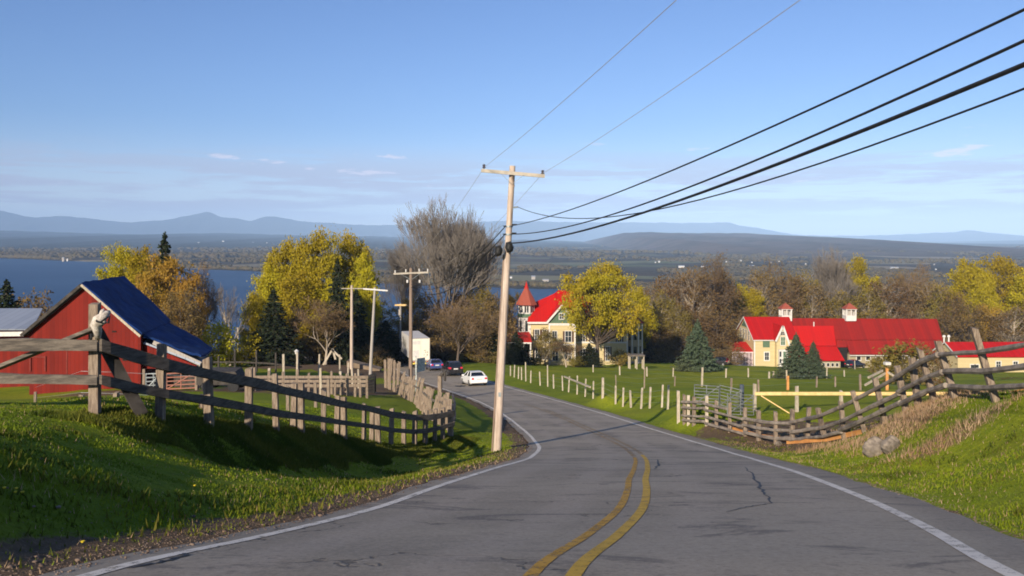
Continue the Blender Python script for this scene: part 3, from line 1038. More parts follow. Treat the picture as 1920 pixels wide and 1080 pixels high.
mountain('mountains_far', [(-1500, 405), (-600, 398), (-200, 402), (0, 395), (22, 399), (56, 408), (90, 406), (124, 405), (180, 411), (232, 417), (292, 414), (320, 411), (349, 405), (368, 401), (386, 397), (398, 399), (412, 407), (442, 409), (469, 415), (485, 409), (499, 406), (515, 406), (536, 409), (562, 415), (619, 418), (675, 422), (720, 422), (760, 422), (850, 420), (930, 414), (1000, 415), (1100, 417),
                           (1200, 417), (1290, 418), (1369, 417), (1387, 423), (1432, 429), (1470, 437), (1507, 441), (1560, 442), (1612, 442), (1680, 440), (1744, 437), (1790, 435), (1819, 431), (1835, 433), (1856, 437), (1890, 439), (1920, 443), (2100, 440), (2500, 432), (3200, 440)],
         20000, 2600, mtmat('mountain_forest', (0.05, 0.052, 0.045), (0.035, 0.04, 0.032), 0.002), 5)

# the air between here and the mountains
m, t = new_mat('haze_air')
pv = t.n('ShaderNodeVolumePrincipled', {'Color': (0.44, 0.66, 1.0, 1), 'Density': 6.2e-5, 'Anisotropy': -0.35})
t.n('ShaderNodeOutputMaterial', {'Volume': pv.outputs[0]})
mb = MB()
mb.box((-26000, -120, -96.5), (26000, 23500, 760))
hz_o = tag(mb.build('haze', m), kind='stuff', label='thin blue evening haze over the lake and mountains', cat='haze')

# ------------------------------------------------------------------ grass blades on the near banks
def blades(name, n, xr, yr, seed, hmin, hmax, mat, cond, label, wide=1.0, fall=None):
    rs = np.random.RandomState(seed)
    x = rs.uniform(*xr, n)
    y = rs.uniform(*yr, n)
    so, dr, wd = surf_masks(x, y)
    k = cond(x, y, so, dr, rs)
    x, y = x[k], y[k]
    z = Hn(x, y)
    n = len(x)
    clump = 0.6 + 0.4 * vnoise(x * 2.1, y * 2.1, 31) + 0.3 * vnoise(x * 0.6, y * 0.6, 32)
    h = (hmin + (hmax - hmin) * rs.rand(n)) * np.clip(clump, 0.25, 1.5)
    a = rs.uniform(0, 2 * np.pi, n)
    le = rs.uniform(0.1, 0.7, n) * h
    w_ = (0.004 + 0.00055 * y) * wide * rs.uniform(0.7, 1.4, n)
    b = rs.uniform(0, 2 * np.pi, n)
    dx, dy = np.cos(a) * w_, np.sin(a) * w_
    base = np.stack([x, y, z - 0.01], 1)
    v0 = base + np.stack([-dx, -dy, 0 * x], 1)
    v1 = base + np.stack([dx, dy, 0 * x], 1)
    v2 = base + np.stack([np.cos(b) * le, np.sin(b) * le, h], 1)
    Vb = np.stack([v0, v1, v2], 1).reshape(-1, 3)
    Fb = np.arange(n * 3).reshape(-1, 3)
    return tag(mesh_np(name, Vb, Fb, mat), label=label, cat='grass', kind='stuff')


MT['grass'] = leafmat('grass_blade', (0.17, 0.225, 0.010), (0.24, 0.27, 0.016), (0.11, 0.16, 0.010), 0.35)


def c_left(x, y, so, dr, rs):
    s, _ = road_near(x, y)
    dens = np.clip(9.0 / np.maximum(y, 3), 0.12, 1.0)
    vis = (np.abs(x / np.maximum(y, 0.1)) < 0.75)
    return (s < -3.75) & vis & (rs.rand(len(x)) < dens) & (rs.rand(len(x)) > so * 0.93)


blades('grass', 520000, (-15, 1.5), (4.3, 40), 51, 0.03, 0.085, MT['grass'], c_left, 'short lush grass on the left roadside bank')


def c_right(x, y, so, dr, rs):
    s, _ = road_near(x, y)
    dens = np.clip(9.0 / np.maximum(y, 3), 0.15, 1.0)
    vis = (np.abs(x / np.maximum(y, 0.1)) < 0.75)
    return (s > 4.05) & vis & (rs.rand(len(x)) < dens) & (rs.rand(len(x)) > so * 0.93) & (rs.rand(len(x)) > dr * 0.6)


blades('grass', 330000, (3.5, 16), (6.5, 46), 52, 0.03, 0.09, MT['grass'], c_right, 'short bright grass on the right roadside verge')


def c_weed(x, y, so, dr, rs):
    s, _ = road_near(x, y)
    cl = vnoise(x * 1.3, y * 1.1, 41) + 0.6 * vnoise(x * 3.7, y * 3.1, 42)
    nearroad = (s > -5.4) & (rs.rand(len(x)) < 0.45)  # extra dark tufts by the road, also deepening the shaded lower bank
    return (s < -3.9) & ((cl > 0.35) | nearroad) & (np.abs(x / np.maximum(y, 0.1)) < 0.75) & (rs.rand(len(x)) > so * 0.5) & (rs.rand(len(x)) < np.clip(10.0 / np.maximum(y, 3), 0.12, 1.0))


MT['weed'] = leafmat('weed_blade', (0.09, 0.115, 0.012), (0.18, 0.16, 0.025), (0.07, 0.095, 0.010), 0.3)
blades('weeds', 90000, (-14, 1.0), (4.3, 30), 61, 0.05, 0.17, MT['weed'], c_weed, 'darker rank tufts and weeds scattered over the left bank', 1.5)


def c_weed_shade(x, y, so, dr, rs):  # dark tufts added where the fence's shade falls, to deepen it
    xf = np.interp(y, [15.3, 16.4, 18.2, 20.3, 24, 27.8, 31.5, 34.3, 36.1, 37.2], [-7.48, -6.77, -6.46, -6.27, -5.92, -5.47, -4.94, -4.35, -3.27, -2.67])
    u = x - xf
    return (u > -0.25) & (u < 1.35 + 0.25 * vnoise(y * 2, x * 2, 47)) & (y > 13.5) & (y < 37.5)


blades('weeds', 420000, (-8.5, -1.0), (13.5, 37.5), 63, 0.06, 0.20, MT['weed'], c_weed_shade, 'uncut rank grass deepening the shade along the foot of the left fence', 1.0)
blades('dead_stalks', 14000, (-13, 1.0), (4.3, 30), 64, 0.03, 0.13, MT['straw'], lambda x, y, so, dr, rs: (road_near(x, y)[0] < -3.7), 'thin dead stalks among the grass of the left bank', 0.6)
blades('dead_stalks', 14000, (4, 15), (7, 36), 65, 0.03, 0.13, MT['straw'], lambda x, y, so, dr, rs: (road_near(x, y)[0] > 4.1), 'thin dead stalks among the grass of the right bank', 0.6)


def c_weed2(x, y, so, dr, rs):
    s, _ = road_near(x, y)
    cl = vnoise(x * 1.3, y * 1.1, 43) + 0.6 * vnoise(x * 3.7, y * 3.1, 44)
    return (s > 4.5) & (cl > 0.55) & (np.abs(x / np.maximum(y, 0.1)) < 0.75) & (rs.rand(len(x)) < np.clip(10.0 / np.maximum(y, 3), 0.12, 1.0))


blades('weeds', 90000, (4, 16), (7, 36), 62, 0.05, 0.20, MT['weed'], c_weed2, 'darker rank tufts scattered over the right bank', 1.4)
# loose gravel, twigs and leaf litter on the shoulders
rs = np.random.RandomState(71)
n = 11000
sd = np.where(rs.rand(n) < 0.72, -1, 1)
yy = 4.3 + 36 * rs.rand(n) ** 1.8
so_ = np.where(sd < 0, -3.5 - np.abs(rs.normal(size=n)) * 0.75, 3.9 + np.abs(rs.normal(size=n)) * 0.25)
xx = np.interp(yy, RL[:, 1], RL[:, 0]) + so_
s_, zr_ = road_near(xx, yy)
zz = np.where(np.abs(s_) < 3.62, zr_ + 0.0, np.maximum(Hn(xx, yy), -1e9))
sz = rs.uniform(0.003, 0.010, n) * (1 + (rs.rand(n) < 0.03) * 1.6)
jit = 1 + rs.uniform(-0.35, 0.35, (n, 12, 1))
Vg = ico_v[None] * jit * sz[:, None, None] * np.array([1.2, 1.0, 0.6]) + np.stack([xx, yy, zz + sz * 0.25], 1)[:, None]
Fg = ico_f[None] + (np.arange(n) * 12)[:, None, None]
MT['gravel'] = leafmat('gravel_stones', (0.20, 0.145, 0.10), (0.09, 0.062, 0.042), (0.26, 0.20, 0.15), 0.0)
tag(mesh_np('gravel', Vg.reshape(-1, 3), Fg.reshape(-1, 3), MT['gravel']), kind='stuff', label='loose gravel and litter along both road shoulders', cat='gravel')


def c_dry(x, y, so, dr, rs):
    s, _ = road_near(x, y)
    return (s > 4.6) & (rs.rand(len(x)) < dr * 0.9)


blades('dry_grass', 60000, (7, 16), (17, 34), 53, 0.08, 0.36, MT['straw'], c_dry, 'tall dry straw coloured grass on the right bank', 0.55)
# dandelions in the left bank
mb = MB()
rg = random.Random(3)
for (px, py) in ((28, 936), (42, 936), (30, 929), (8, 928), (155, 1030), (365, 920)):
    q = px_on_ground(px, py, 4, 40)
    mb.cone((q.x, q.y, q.z + 0.06), 0.012, 0.018, 0.012, 7)
tag(mb.build('dandelions', MT['flower']), label='scattered yellow dandelion heads in the left bank', cat='flowers', kind='stuff')
# ------------------------------------------------------------------ buildings
def frame(d, px0, base):
    """local metre frame standing at photo pixel (px0, base) and distance d"""
    o = P(px0, base, d)

    def L(px, py, y=0.0):
        """pixel as seen on the plane y metres behind the frame's front plane"""
        q = P(px, py, d + y)
        return q - o
    return o, L


def window(parent, L, px0, px1, py0, py1, y, frame_w=0.09, mat='white', glass='glass', bars=(1, 1), name='window', out=0.05, face='front', shutters=None):
    """framed window on a camera-facing wall at depth y (metres behind the front plane)"""
    a, b = L(px0, py1, y), L(px1, py0, y)
    x0, x1, z0, z1 = a.x, b.x, a.z, b.z
    yy = a.y
    f = MB()
    w_ = frame_w
    f.box((x0 - w_, yy - out, z0 - w_), (x0, yy - 0.003, z1 + w_))
    f.box((x1, yy - out, z0 - w_), (x1 + w_, yy - 0.003, z1 + w_))
    f.box((x0, yy - out, z1), (x1, yy - 0.003, z1 + w_))
    f.box((x0, yy - out - 0.03, z0 - w_), (x1, yy - 0.003, z0))
    nx_, nz_ = bars
    for i in range(1, nx_ + 1):
        xm = x0 + (x1 - x0) * i / (nx_ + 1)
        f.box((xm - 0.025, yy - out * 0.7, z0), (xm + 0.025, yy - 0.004, z1))
    for i in range(1, nz_ + 1):
        zm = z0 + (z1 - z0) * i / (nz_ + 1)
        f.box((x0, yy - out * 0.72, zm - 0.025), (x1, yy - 0.005, zm + 0.025))
    wo_ = f.build(name, MT[mat], parent)
    g_ = MB()
    g_.box((x0, yy - out * 0.4, z0), (x1, yy - 0.006, z1))
    g_.build('pane', MT[glass], wo_)
    if shutters:
        for sx, xx in ((-1, x0 - w_), (1, x1 + w_)):
            sw = shutters
            k = MB()
            k.box((min(xx, xx + sx * sw), yy - out * 0.8, z0), (max(xx, xx + sx * sw), yy - 0.003, z1))
            k.build('shutter', MT['shutter'], wo_)
    return wo_


def side_window(parent, x, y0, y1, z0, z1, sx=-1, mat='white', name='window'):
    f = MB()
    o = 0.06 * sx
    xa, xb = sorted((x, x + o))
    w_ = 0.1
    f.box((xa, y0 - w_, z0 - w_), (xb, y0, z1 + w_))
    f.box((xa, y1, z0 - w_), (xb, y1 + w_, z1 + w_))
    f.box((xa, y0, z1), (xb, y1, z1 + w_))
    f.box((xa, y0, z0 - w_), (xb, y1, z0))
    f.box((xa, y0, (z0 + z1) / 2 - 0.03), (xb - 0.01 * sx, y1, (z0 + z1) / 2 + 0.03))
    wo_ = f.build(name, MT[mat], parent)
    g_ = MB()
    xa, xb = sorted((x + 0.001 * sx, x + 0.02 * sx))
    g_.box((xa, y0, z0), (xb, y1, z1))
    g_.build('pane', MT['glass'], wo_)


def wall_poly(mb, pts, th, axis):
    """extrude a flat outline by th along axis"""
    p = [Vector(q) for q in pts]
    a = Vector(axis) * th
    mb.hexa(p, [q + a for q in p])


# ---- red barn with blue tarpaulin roof (left)
d0 = 57.0
bo, L = frame(d0, 157, 724)
barn = thing('red_barn', bo, 'weathered red board barn with a bright blue tarpaulin roof and lean-to', 'barn')
pk = L(158, 533)
le = L(45, 627)
ri = L(268, 627)
LEN, SK = 10.5, -2.2     # ridge length and sideways skew of the building axis


def back(v, k=1.0):
    return Vector((v.x + SK * k, v.y + LEN * k, v.z))


ze = (le.z + ri.z) / 2
wl = Vector((le.x + 0.35, 0, ze + 0.3))
wr = Vector((ri.x - 0.15, 0.2, ze + 0.1))
mb = MB()
pts = [Vector((wl.x, 0, -1.2)), Vector((wr.x, 0, -1.2)), Vector((wr.x, 0, wr.z)), Vector((pk.x, 0, pk.z - 0.2)), Vector((wl.x, 0, wl.z))]
mb.hexa(pts, [back(q, 0.98) for q in pts])
mb.build('wall', MT['barnred'], barn)
# main roof: left slope old metal, right slope under the tarp
mb = MB()
f0 = -0.03
a, b = back(pk, f0), back(Vector((le.x, 0, le.z)), f0)
mb.slab([b, a, back(pk, 1.0), back(Vector((le.x, 0, le.z)), 1.0)], 0.16)
rl = mb.build('roof', MT['rail_dark'], barn)
rl['label'] = 'dark left roof slope'
N1, N2 = 14, 12
rg = random.Random(8)


def tarp_sheet(A, B, C, D, name, sag, ripple, parent):
    """A-B near verge (top, bottom), D-C far verge (top, bottom); lumpy cloth with thickness"""
    mb = MB()
    top = []
    for i in range(N1 + 1):
        row = []
        for j in range(N2 + 1):
            u, v = i / N1, j / N2
            p = (A.lerp(B, u)).lerp(D.lerp(C, u), v)
            z = sag * 4 * v * (v - 1) * (0.3 + u) + ripple * math.sin(7 * u + 3 * v + 1.2 * math.sin(9 * v)) * 0.5
            z += rg.uniform(-1, 1) * ripple * 0.35
            row.append(p + Vector((0, 0, z + 0.12)))
        top.append(row)
    for i in range(N1):
        for j in range(N2):
            mb.quad(top[i][j], top[i + 1][j], top[i + 1][j + 1], top[i][j + 1])
    e = Vector((0, 0, -0.16))
    for i in range(N1):
        mb.quad(top[i][0], top[i][0] + e, top[i + 1][0] + e, top[i + 1][0])
        mb.quad(top[i][N2], top[i + 1][N2], top[i + 1][N2] + e, top[i][N2] + e)
    for j in range(N2):
        mb.quad(top[N1][j], top[N1][j] + e, top[N1][j + 1] + e, top[N1][j + 1])
    return mb.build(name, MT['tarp'], parent, smooth=True)


farpk = P(233, 519, 67.3) - bo
farev = P(317, 602, 66.0) - bo
nev = Vector((ri.x, 0, ri.z))
mb = MB()
mb.slab([back(pk, f0), Vector((nev.x, f0 * LEN, nev.z)), farev, farpk], 0.14)
mb.build('roof', MT['rail_dark'], barn)
tarp_sheet(Vector((pk.x, -0.4, pk.z)), Vector((nev.x + 0.1, -0.4, nev.z)), farev + Vector((0.1, 0, 0)), farpk, 'tarpaulin', 0.10, 0.10, barn)
# verge boards
mb = MB()
mb.beam(Vector((pk.x, -0.42, pk.z - 0.02)), Vector((nev.x, -0.42, nev.z - 0.08)), 0.05, 0.16)
mb.build('verge_board', MT['wood_pale'], barn)
mb = MB()
mb.beam(Vector((pk.x, -0.40, pk.z - 0.02)), Vector((le.x, -0.40, le.z - 0.05)), 0.05, 0.2)
mb.build('verge_board', MT['rail_dark'], barn)
# lean-to on the right
lt0 = Vector((nev.x - 0.1, 0.4, nev.z - 0.55))
lt1 = P(376, 681, 57.6) - bo
lt2 = P(395, 657, 64.5) - bo
lt3 = P(300, 604, 66.0) - bo
mb = MB()
mb.slab([lt0, lt1, lt2, lt3], 0.12)
mb.build('lean_to_roof', MT['metalroof'], barn)
tarp_sheet(lt0 + Vector((0, -0.15, 0.35)), lt1 + Vector((0.0, 0.1, 0.40)), lt2 + Vector((0.1, 0, 0.15)), lt3 + Vector((0, 0, 0.35)), 'tarpaulin', 0.15, 0.12, barn)
mb = MB()
gz = lt1.z
mb.hexa([Vector((wr.x, 0.5, gz - 0.35)), Vector((lt1.x - 0.25, 0.5, gz - 0.35)), Vector((lt1.x - 0.25, 0.5, gz - 0.13)), Vector((wr.x, 0.5, lt0.z - 0.15))],
        [Vector((wr.x, 0.6, gz - 0.35)), Vector((lt1.x - 0.25, 0.6, gz - 0.35)), Vector((lt1.x - 0.25, 0.6, gz - 0.13)), Vector((wr.x, 0.6, lt0.z - 0.15))])
mb.build('gable_board', MT['barnred'], barn)
mb = MB()
mb.beam(lt0 + Vector((0.6, 0.06, -0.02)), lt1 + Vector((0, 0.06, -0.06)), 0.06, 0.3)
mb.build('fascia_board', MT['pole_grey'], barn)
# posts of the lean-to, and walls whose dark colour paints its inner shade
for k in (0.0, 0.33, 0.66, 1.0):
    q = (lt1 + Vector((-0.2, 0.2, -0.1))).lerp(lt2 + Vector((-0.2, -0.2, -0.2)), k)
    mb = MB()
    mb.box((q.x - 0.1, q.y - 0.1, -1.6), (q.x + 0.1, q.y + 0.1, q.z))
    mb.build('post', MT['rail_old'], barn)
mb = MB()
q1, q2 = lt1 + Vector((-0.05, 0.3, 0)), lt2 + Vector((-0.15, -0.1, -0.15))
mb.hexa([Vector((q1.x, q1.y, -1.6)), Vector((q1.x + 0.05, q1.y, -1.6)), Vector((q2.x + 0.05, q2.y, -1.6)), Vector((q2.x, q2.y, -1.6))],
        [Vector((q1.x, q1.y, q1.z - 0.15)), Vector((q1.x + 0.05, q1.y, q1.z - 0.15)), Vector((q2.x + 0.05, q2.y, q2.z - 0.1)), Vector((q2.x, q2.y, q2.z - 0.1))])
mb.box((wr.x + 0.02, 2.6, -1.6), (q1.x, 2.7, gz - 0.36))
mb.build('lean_to_wall_shaded', MT['rail_dark'], barn)
# small gable details: boarded hatch, hay door outline
mb = MB()
mb.box((-1.05, -0.05, 0.5), (0.5, -0.004, 2.4))
dd = mb.build('door', MT['barnred'], barn)
mb = MB()
for (x0, z0, x1, z1) in ((-1.15, 0.4, -1.05, 2.5), (0.5, 0.4, 0.6, 2.5), (-1.15, 2.4, 0.6, 2.5)):
    mb.box((x0, -0.075, z0), (x1, -0.004, z1))
mb.build('frame', M('faded_trim', (0.20, 0.03, 0.02), (0.14, 0.02, 0.014), 6.0), dd)

mb = MB()
for (x0, z0, x1, z1) in ((-3.6, 1.0, -3.5, 1.9), (-2.6, 1.0, -2.5, 1.9), (-3.6, 1.9, -2.5, 2.0)):
    mb.box((x0, -0.075, z0), (x1, -0.004, z1))
mb.build('hatch_frame', bpy.data.materials['faded_trim'], barn)
for (x_, z_) in ((2.6, 1.7), (-4.3, 2.5), (1.9, 3.6)):
    mb = MB()
    mb.box((x_, -0.03, z_), (x_ + 0.28, -0.004, z_ + 0.10))
    mb.build('vent', MT['dark'], barn)

# ---- grey metal roofed shed further left
so_, L = frame(66, 0, 640)
shed = thing('shed', so_, 'low shed with a pale grey metal roof left of the red barn', 'shed')
mb = MB()
A_, B_ = L(-330, 617, 0), L(60, 617, 0)
C_, D_ = L(80, 578, 5.5), L(-310, 578, 5.5)
mb.slab([A_, B_, C_, D_], 0.1)
mb.build('roof', MT['metalroof'], shed)
mb = MB()
mb.box((A_.x + 0.3, A_.y + 0.4, -4), (B_.x - 0.3, C_.y, A_.z - 0.12))
mb.build('wall', MT['barnred'], shed)
mb = MB()
mb.beam(L(-330, 630, -0.5), L(46, 626, -0.5), 0.06, 0.34)
mb.build('fascia_board', MT['white'], shed)

# ---- yellow house with red roofs
d0 = 150.0
ho, L = frame(d0, 1050, 688)
house = thing('yellow_house', ho, 'cream yellow three storey farmhouse with red roofs and a pointed corner turret', 'house')
mb = MB()
# main body
a, b = L(994, 700, 3.0), L(1176, 603, 3.0)
mb.box((a.x, a.y, -1.5), (b.x, 14.5, b.z))
mb.build('wall', MT['cream'], house)
EZ = b.z
XL, XR = a.x, b.x
# hip roof
e0, e1 = XL - 0.5, XR + 0.5
rz = L(1047, 544, 8.5)
rx0, rx1 = rz.x, L(1120, 544, 8.5).x
RZ = rz.z
mb = MB()
F0, F1 = 2.4, 15.0
mb.slab([(e0, F0, EZ), (e1, F0, EZ), (rx1, 8.5, RZ), (rx0, 8.5, RZ)], 0.15)
mb.slab([(e1, F1, EZ), (e0, F1, EZ), (rx0, 8.5, RZ), (rx1, 8.5, RZ)], 0.15)
for q in ([(e0, F1, EZ), (e0, F0, EZ), (rx0, 8.5, RZ)], [(e1, F0, EZ), (e1, F1, EZ), (rx1, 8.5, RZ)]):
    mb.poly(q)
qa, qb = L(997, 571, 5.5), L(1042, 549, 7.6)
mb.hexa([(e0, F0 + 0.02, EZ + 0.004), (qb.x, F0 + 0.02, EZ + 0.004), (qb.x, 7.6, EZ + 0.004), (e0, 7.6, EZ + 0.004)],
        [(e0 + 0.02, F0 + 0.05, EZ + 0.02), (qb.x, F0 + 0.05, EZ + 0.02), (qb.x, 7.6, qb.z), (qa.x - 0.2, 6.4, qa.z)])
mb.build('roof', MT['redroof'], house)
mb = MB()
mb.box((e0, F0 - 0.03, EZ - 0.35), (e1, F0 + 0.5, EZ - 0.003))
mb.box((e0 - 0.02, F0 + 0.5, EZ - 0.35), (e0 + 0.5, F1, EZ - 0.003))
mb.build('cornice', MT['white'], house)
# front gable wing
gl, gr = L(1030, 690, 0), L(1078, 606, 0)
gp = L(1053.5, 573, 0)
mb = MB()
mb.box((gl.x, 0, -1.5), (gr.x, 3.1, gr.z))
mb.build('wall', MT['cream'], house)
mb = MB()
wall_poly(mb, [(gl.x, 0.05, gr.z + 0.002), (gr.x, 0.05, gr.z + 0.002), (gp.x, 0.05, gp.z - 0.1)], 6.0, (0, 1, 0))
gb_ = mb.build('gable', MT['greenshingle'], house)
gb_['label'] = 'dark green shingled gable'
gl2, gr2 = L(1025, 605, 0), L(1082, 605, 0)
mb = MB()
gp2 = Vector((gp.x, 0, gp.z + 0.1))
mb.slab([(gl2.x, -0.4, gl2.z), (gp2.x, -0.4, gp2.z), (gp2.x, 7.2, gp2.z), (gl2.x, 3.2, gl2.z)][::-1], 0.14)
mb.slab([(gp2.x, -0.4, gp2.z), (gr2.x, -0.4, gr2.z), (gr2.x, 3.2, gr2.z), (gp2.x, 7.2, gp2.z)][::-1], 0.14)
mb.build('roof', MT['redroof'], house)
mb = MB()
mb.beam((gl2.x - 0.05, -0.43, gl2.z - 0.05), (gp2.x, -0.43, gp2.z - 0.05), 0.06, 0.32)
mb.beam((gp2.x, -0.43, gp2.z - 0.05), (gr2.x + 0.05, -0.43, gr2.z - 0.05), 0.06, 0.32)
mb.box((gl.x, -0.06, gr.z - 0.4), (gr.x, 0.0, gr.z - 0.02))
mb.build('verge_board', MT['white'], house)
window(house, L, 1049, 1057, 588, 598, 0.05, 0.12)
window(house, L, 1060, 1071, 621, 641, 0, 0.1, bars=(1, 1), shutters=0.35)
window(house, L, 1036, 1044, 621, 641, 0, 0.1)
window(house, L, 1036, 1046, 655, 676, 0, 0.1)
window(house, L, 1060, 1071, 655, 676, 0, 0.1)
for (p0, p1, q0, q1) in ((1003, 1011, 618, 638), (1018, 1025, 618, 638), (1004, 1012, 652, 674), (1018, 1025, 652, 674), (1088, 1097, 620, 640), (1108, 1117, 620, 640),
                         (1088, 1097, 654, 676), (1112, 1120, 652, 676), (1132, 1140, 620, 640), (1136, 1143, 650, 676), (1158, 1165, 622, 642)):
    window(house, L, p0, p1, q0, q1, 3.0, 0.1, shutters=0.25)
# horizontal trim belt
mb = MB()
bz = L(1050, 646, 0).z
mb.box((gl.x - 0.04, -0.04, bz - 0.12), (gr.x + 0.04, 0, bz + 0.12))
mb.box((XL - 0.04, 2.94, bz - 0.12), (gl.x, 3.0, bz + 0.12))
mb.box((gr.x, 2.94, bz - 0.12), (XR + 0.04, 3.0, bz + 0.12))
for xx in (gl.x, gr.x):
    mb.box((xx - 0.12, -0.05, -0.2), (xx + 0.12, 0.001, gr.z))
for xx in (XL, XR):
    mb.box((xx - 0.12, 2.93, -0.2), (xx + 0.12, 3.001, EZ - 0.3))
mb.build('trim', MT['white'], house)
# turret, left rear
tcx, tcy = L(987, 600, 5.2).x, 5.2
tr = 1.55
tz = L(987, 571, 5.2).z
mb = MB()
mb.cone((tcx, tcy, -1.5), tr, tr, tz + 1.5, 8, R(22.5))
tu = mb.build('turret', MT['white'], house)
mb = MB()
pz = L(992, 541, 5.2).z
mb.cone((tcx, tcy, tz), tr + 0.55, 0.42, pz - tz, 8, R(22.5))
mb.build('turret_roof', MT['redslate'], tu)
mb = MB()
mb.cone((tcx, tcy, pz), 0.42, 0.05, L(992, 528, 5.2).z - pz, 8, R(22.5))
mb.build('spire', MT['redroof'], tu)
mb = MB()
z5 = L(987, 590, 5.2).z
mb.cone((tcx, tcy, z5 - 0.35), tr + 0.25, tr + 0.1, 0.6, 8, R(22.5))
mb.build('skirt', MT['gshutter'], tu)
ap = tr * math.cos(R(22.5))
for zc, hh in ((579, 1.15), (610, 1.9), (655, 1.9)):
    zz_ = L(987, zc, 5.2).z
    for ang in (-90, -135, -45):
        c_, s_ = math.cos(R(ang)), math.sin(R(ang))
        ctr = Vector((tcx + c_ * ap, tcy + s_ * ap, zz_))
        tx_ = Vector((-s_, c_, 0))
        nn = Vector((c_, s_, 0))
        mb = MB()
        for sgn in (-0.22, 0.22) if zc == 579 else (0,):
            o = ctr + tx_ * sgn
            wv_ = 0.15 if zc == 579 else 0.24
            q = [o + tx_ * wv_ * a_ + Vector((0, 0, hh / 2 * b_)) for a_, b_ in ((-1, -1), (1, -1), (1, 1), (-1, 1))]
            mb.hexa([k - nn * 0.01 for k in q], [k + nn * 0.03 for k in q])
        mb.build('window', MT['glass'], tu)
# left porch
pa, pb = L(940, 640, -1.0), L(997, 640, -1.0)
pt = L(980, 625, 2.0)
mb = MB()
mb.slab([(pa.x, -1.2, pa.z), (pb.x, -1.2, pb.z), (pb.x - 0.3, 3.4, pt.z + 0.1), (pa.x + 1.0, 3.4, pt.z + 0.1)], 0.14)
pr = mb.build('porch_roof', MT['redroof'], house)
mb = MB()
mb.box((pa.x + 0.05, -1.15, pa.z - 0.42), (pb.x - 0.05, -1.0, pa.z - 0.16))
mb.box((pa.x + 0.1, -1.0, 0.8), (pb.x - 0.1, -0.94, 0.9))
for k in range(5):
    x = pa.x + 0.2 + (pb.x - pa.x - 0.4) * k / 4
    mb.box((x - 0.1, -1.14, -1.2), (x + 0.1, -0.95, pa.z - 0.42))
for k in range(22):
    x = pa.x + 0.2 + (pb.x - pa.x - 0.4) * k / 21
    mb.box((x - 0.025, -0.99, 0.15), (x + 0.025, -0.95, 0.8))
mb.build('porch_frame', MT['white'], pr)
mb = MB()
mb.box((pa.x + 0.1, 3.3, -1.2), (XL - 0.01, 3.4, pa.z - 0.2))
mb.build('porch_wall', MT['shutter'], pr)
# right tower
rcx, rcy = L(1189, 640, 4.5).x, 4.5
rr = 1.5
rtz = L(1189, 605, 4.5).z
mb = MB()
mb.cone((rcx, rcy, -1.5), rr, rr, rtz + 1.5, 8, R(22.5))
mb2 = MB()
mb2.box((XR - 0.1, 4.0, -1.5), (rcx, 10, rtz - 0.3))
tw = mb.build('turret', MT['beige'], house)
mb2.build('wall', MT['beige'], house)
mb = MB()
mb.cone((rcx, rcy, rtz), rr + 0.4, 0.08, L(1189, 590, 4.5).z - rtz, 8, R(22.5))
mb.build('turret_roof', M('deep_red_roof', (0.22, 0.012, 0.014), (0.16, 0.01, 0.012), 3.0), tw)
mb = MB()
for k in range(8):
    an = R(22.5 + 45 * k)
    x, y = rcx + math.cos(an) * rr, rcy + math.sin(an) * rr
    mb.box((x - 0.09, y - 0.09, -1.2), (x + 0.09, y + 0.09, rtz - 0.005))
mb.build('corner_board', MT['white'], tw)
for zc in (626, 658):
    z_ = L(1189, zc, 4.5).z
    for ang in (-90, -135, -45):
        c_, s_ = math.cos(R(ang)), math.sin(R(ang))
        ap = rr * math.cos(R(22.5))
        ctr = Vector((rcx + c_ * ap, rcy + s_ * ap, z_))
        tx_ = Vector((-s_, c_, 0))
        nn = Vector((c_, s_, 0))
        q = [ctr + tx_ * 0.27 * a_ + Vector((0, 0, 0.95 * b_)) for a_, b_ in ((-1, -1), (1, -1), (1, 1), (-1, 1))]
        mb = MB()
        mb.hexa([k - nn * 0.01 for k in q], [k + nn * 0.03 for k in q])
        mb.build('window', MT['glass'], tw)
# small right dormer peeking through the maple
dl, dr_, dp = L(1134, 592, 4), L(1158, 592, 4), L(1146, 566, 4)
mb = MB()
wall_poly(mb, [(dl.x, 4, dl.z - 1), (dr_.x, 4, dl.z - 1), (dr_.x, 4, dl.z), (dp.x, 4, dp.z), (dl.x, 4, dl.z)], 3.0, (0, 1, 0))
dm_ = mb.build('dormer', MT['beige'], house)
mb = MB()
mb.slab([(dl.x - 0.2, 3.7, dl.z - 0.1), (dp.x, 3.7, dp.z + 0.15), (dp.x, 7.2, dp.z + 0.15), (dl.x - 0.2, 7.2, dl.z - 0.1)][::-1], 0.1)
mb.slab([(dp.x, 3.7, dp.z + 0.15), (dr_.x + 0.2, 3.7, dr_.z - 0.1), (dr_.x + 0.2, 7.2, dr_.z - 0.1), (dp.x, 7.2, dp.z + 0.15)][::-1], 0.1)
mb.build('dormer_roof', MT['redroof'], dm_)
window(dm_, L, 1142, 1150, 576, 590, 4, 0.1)

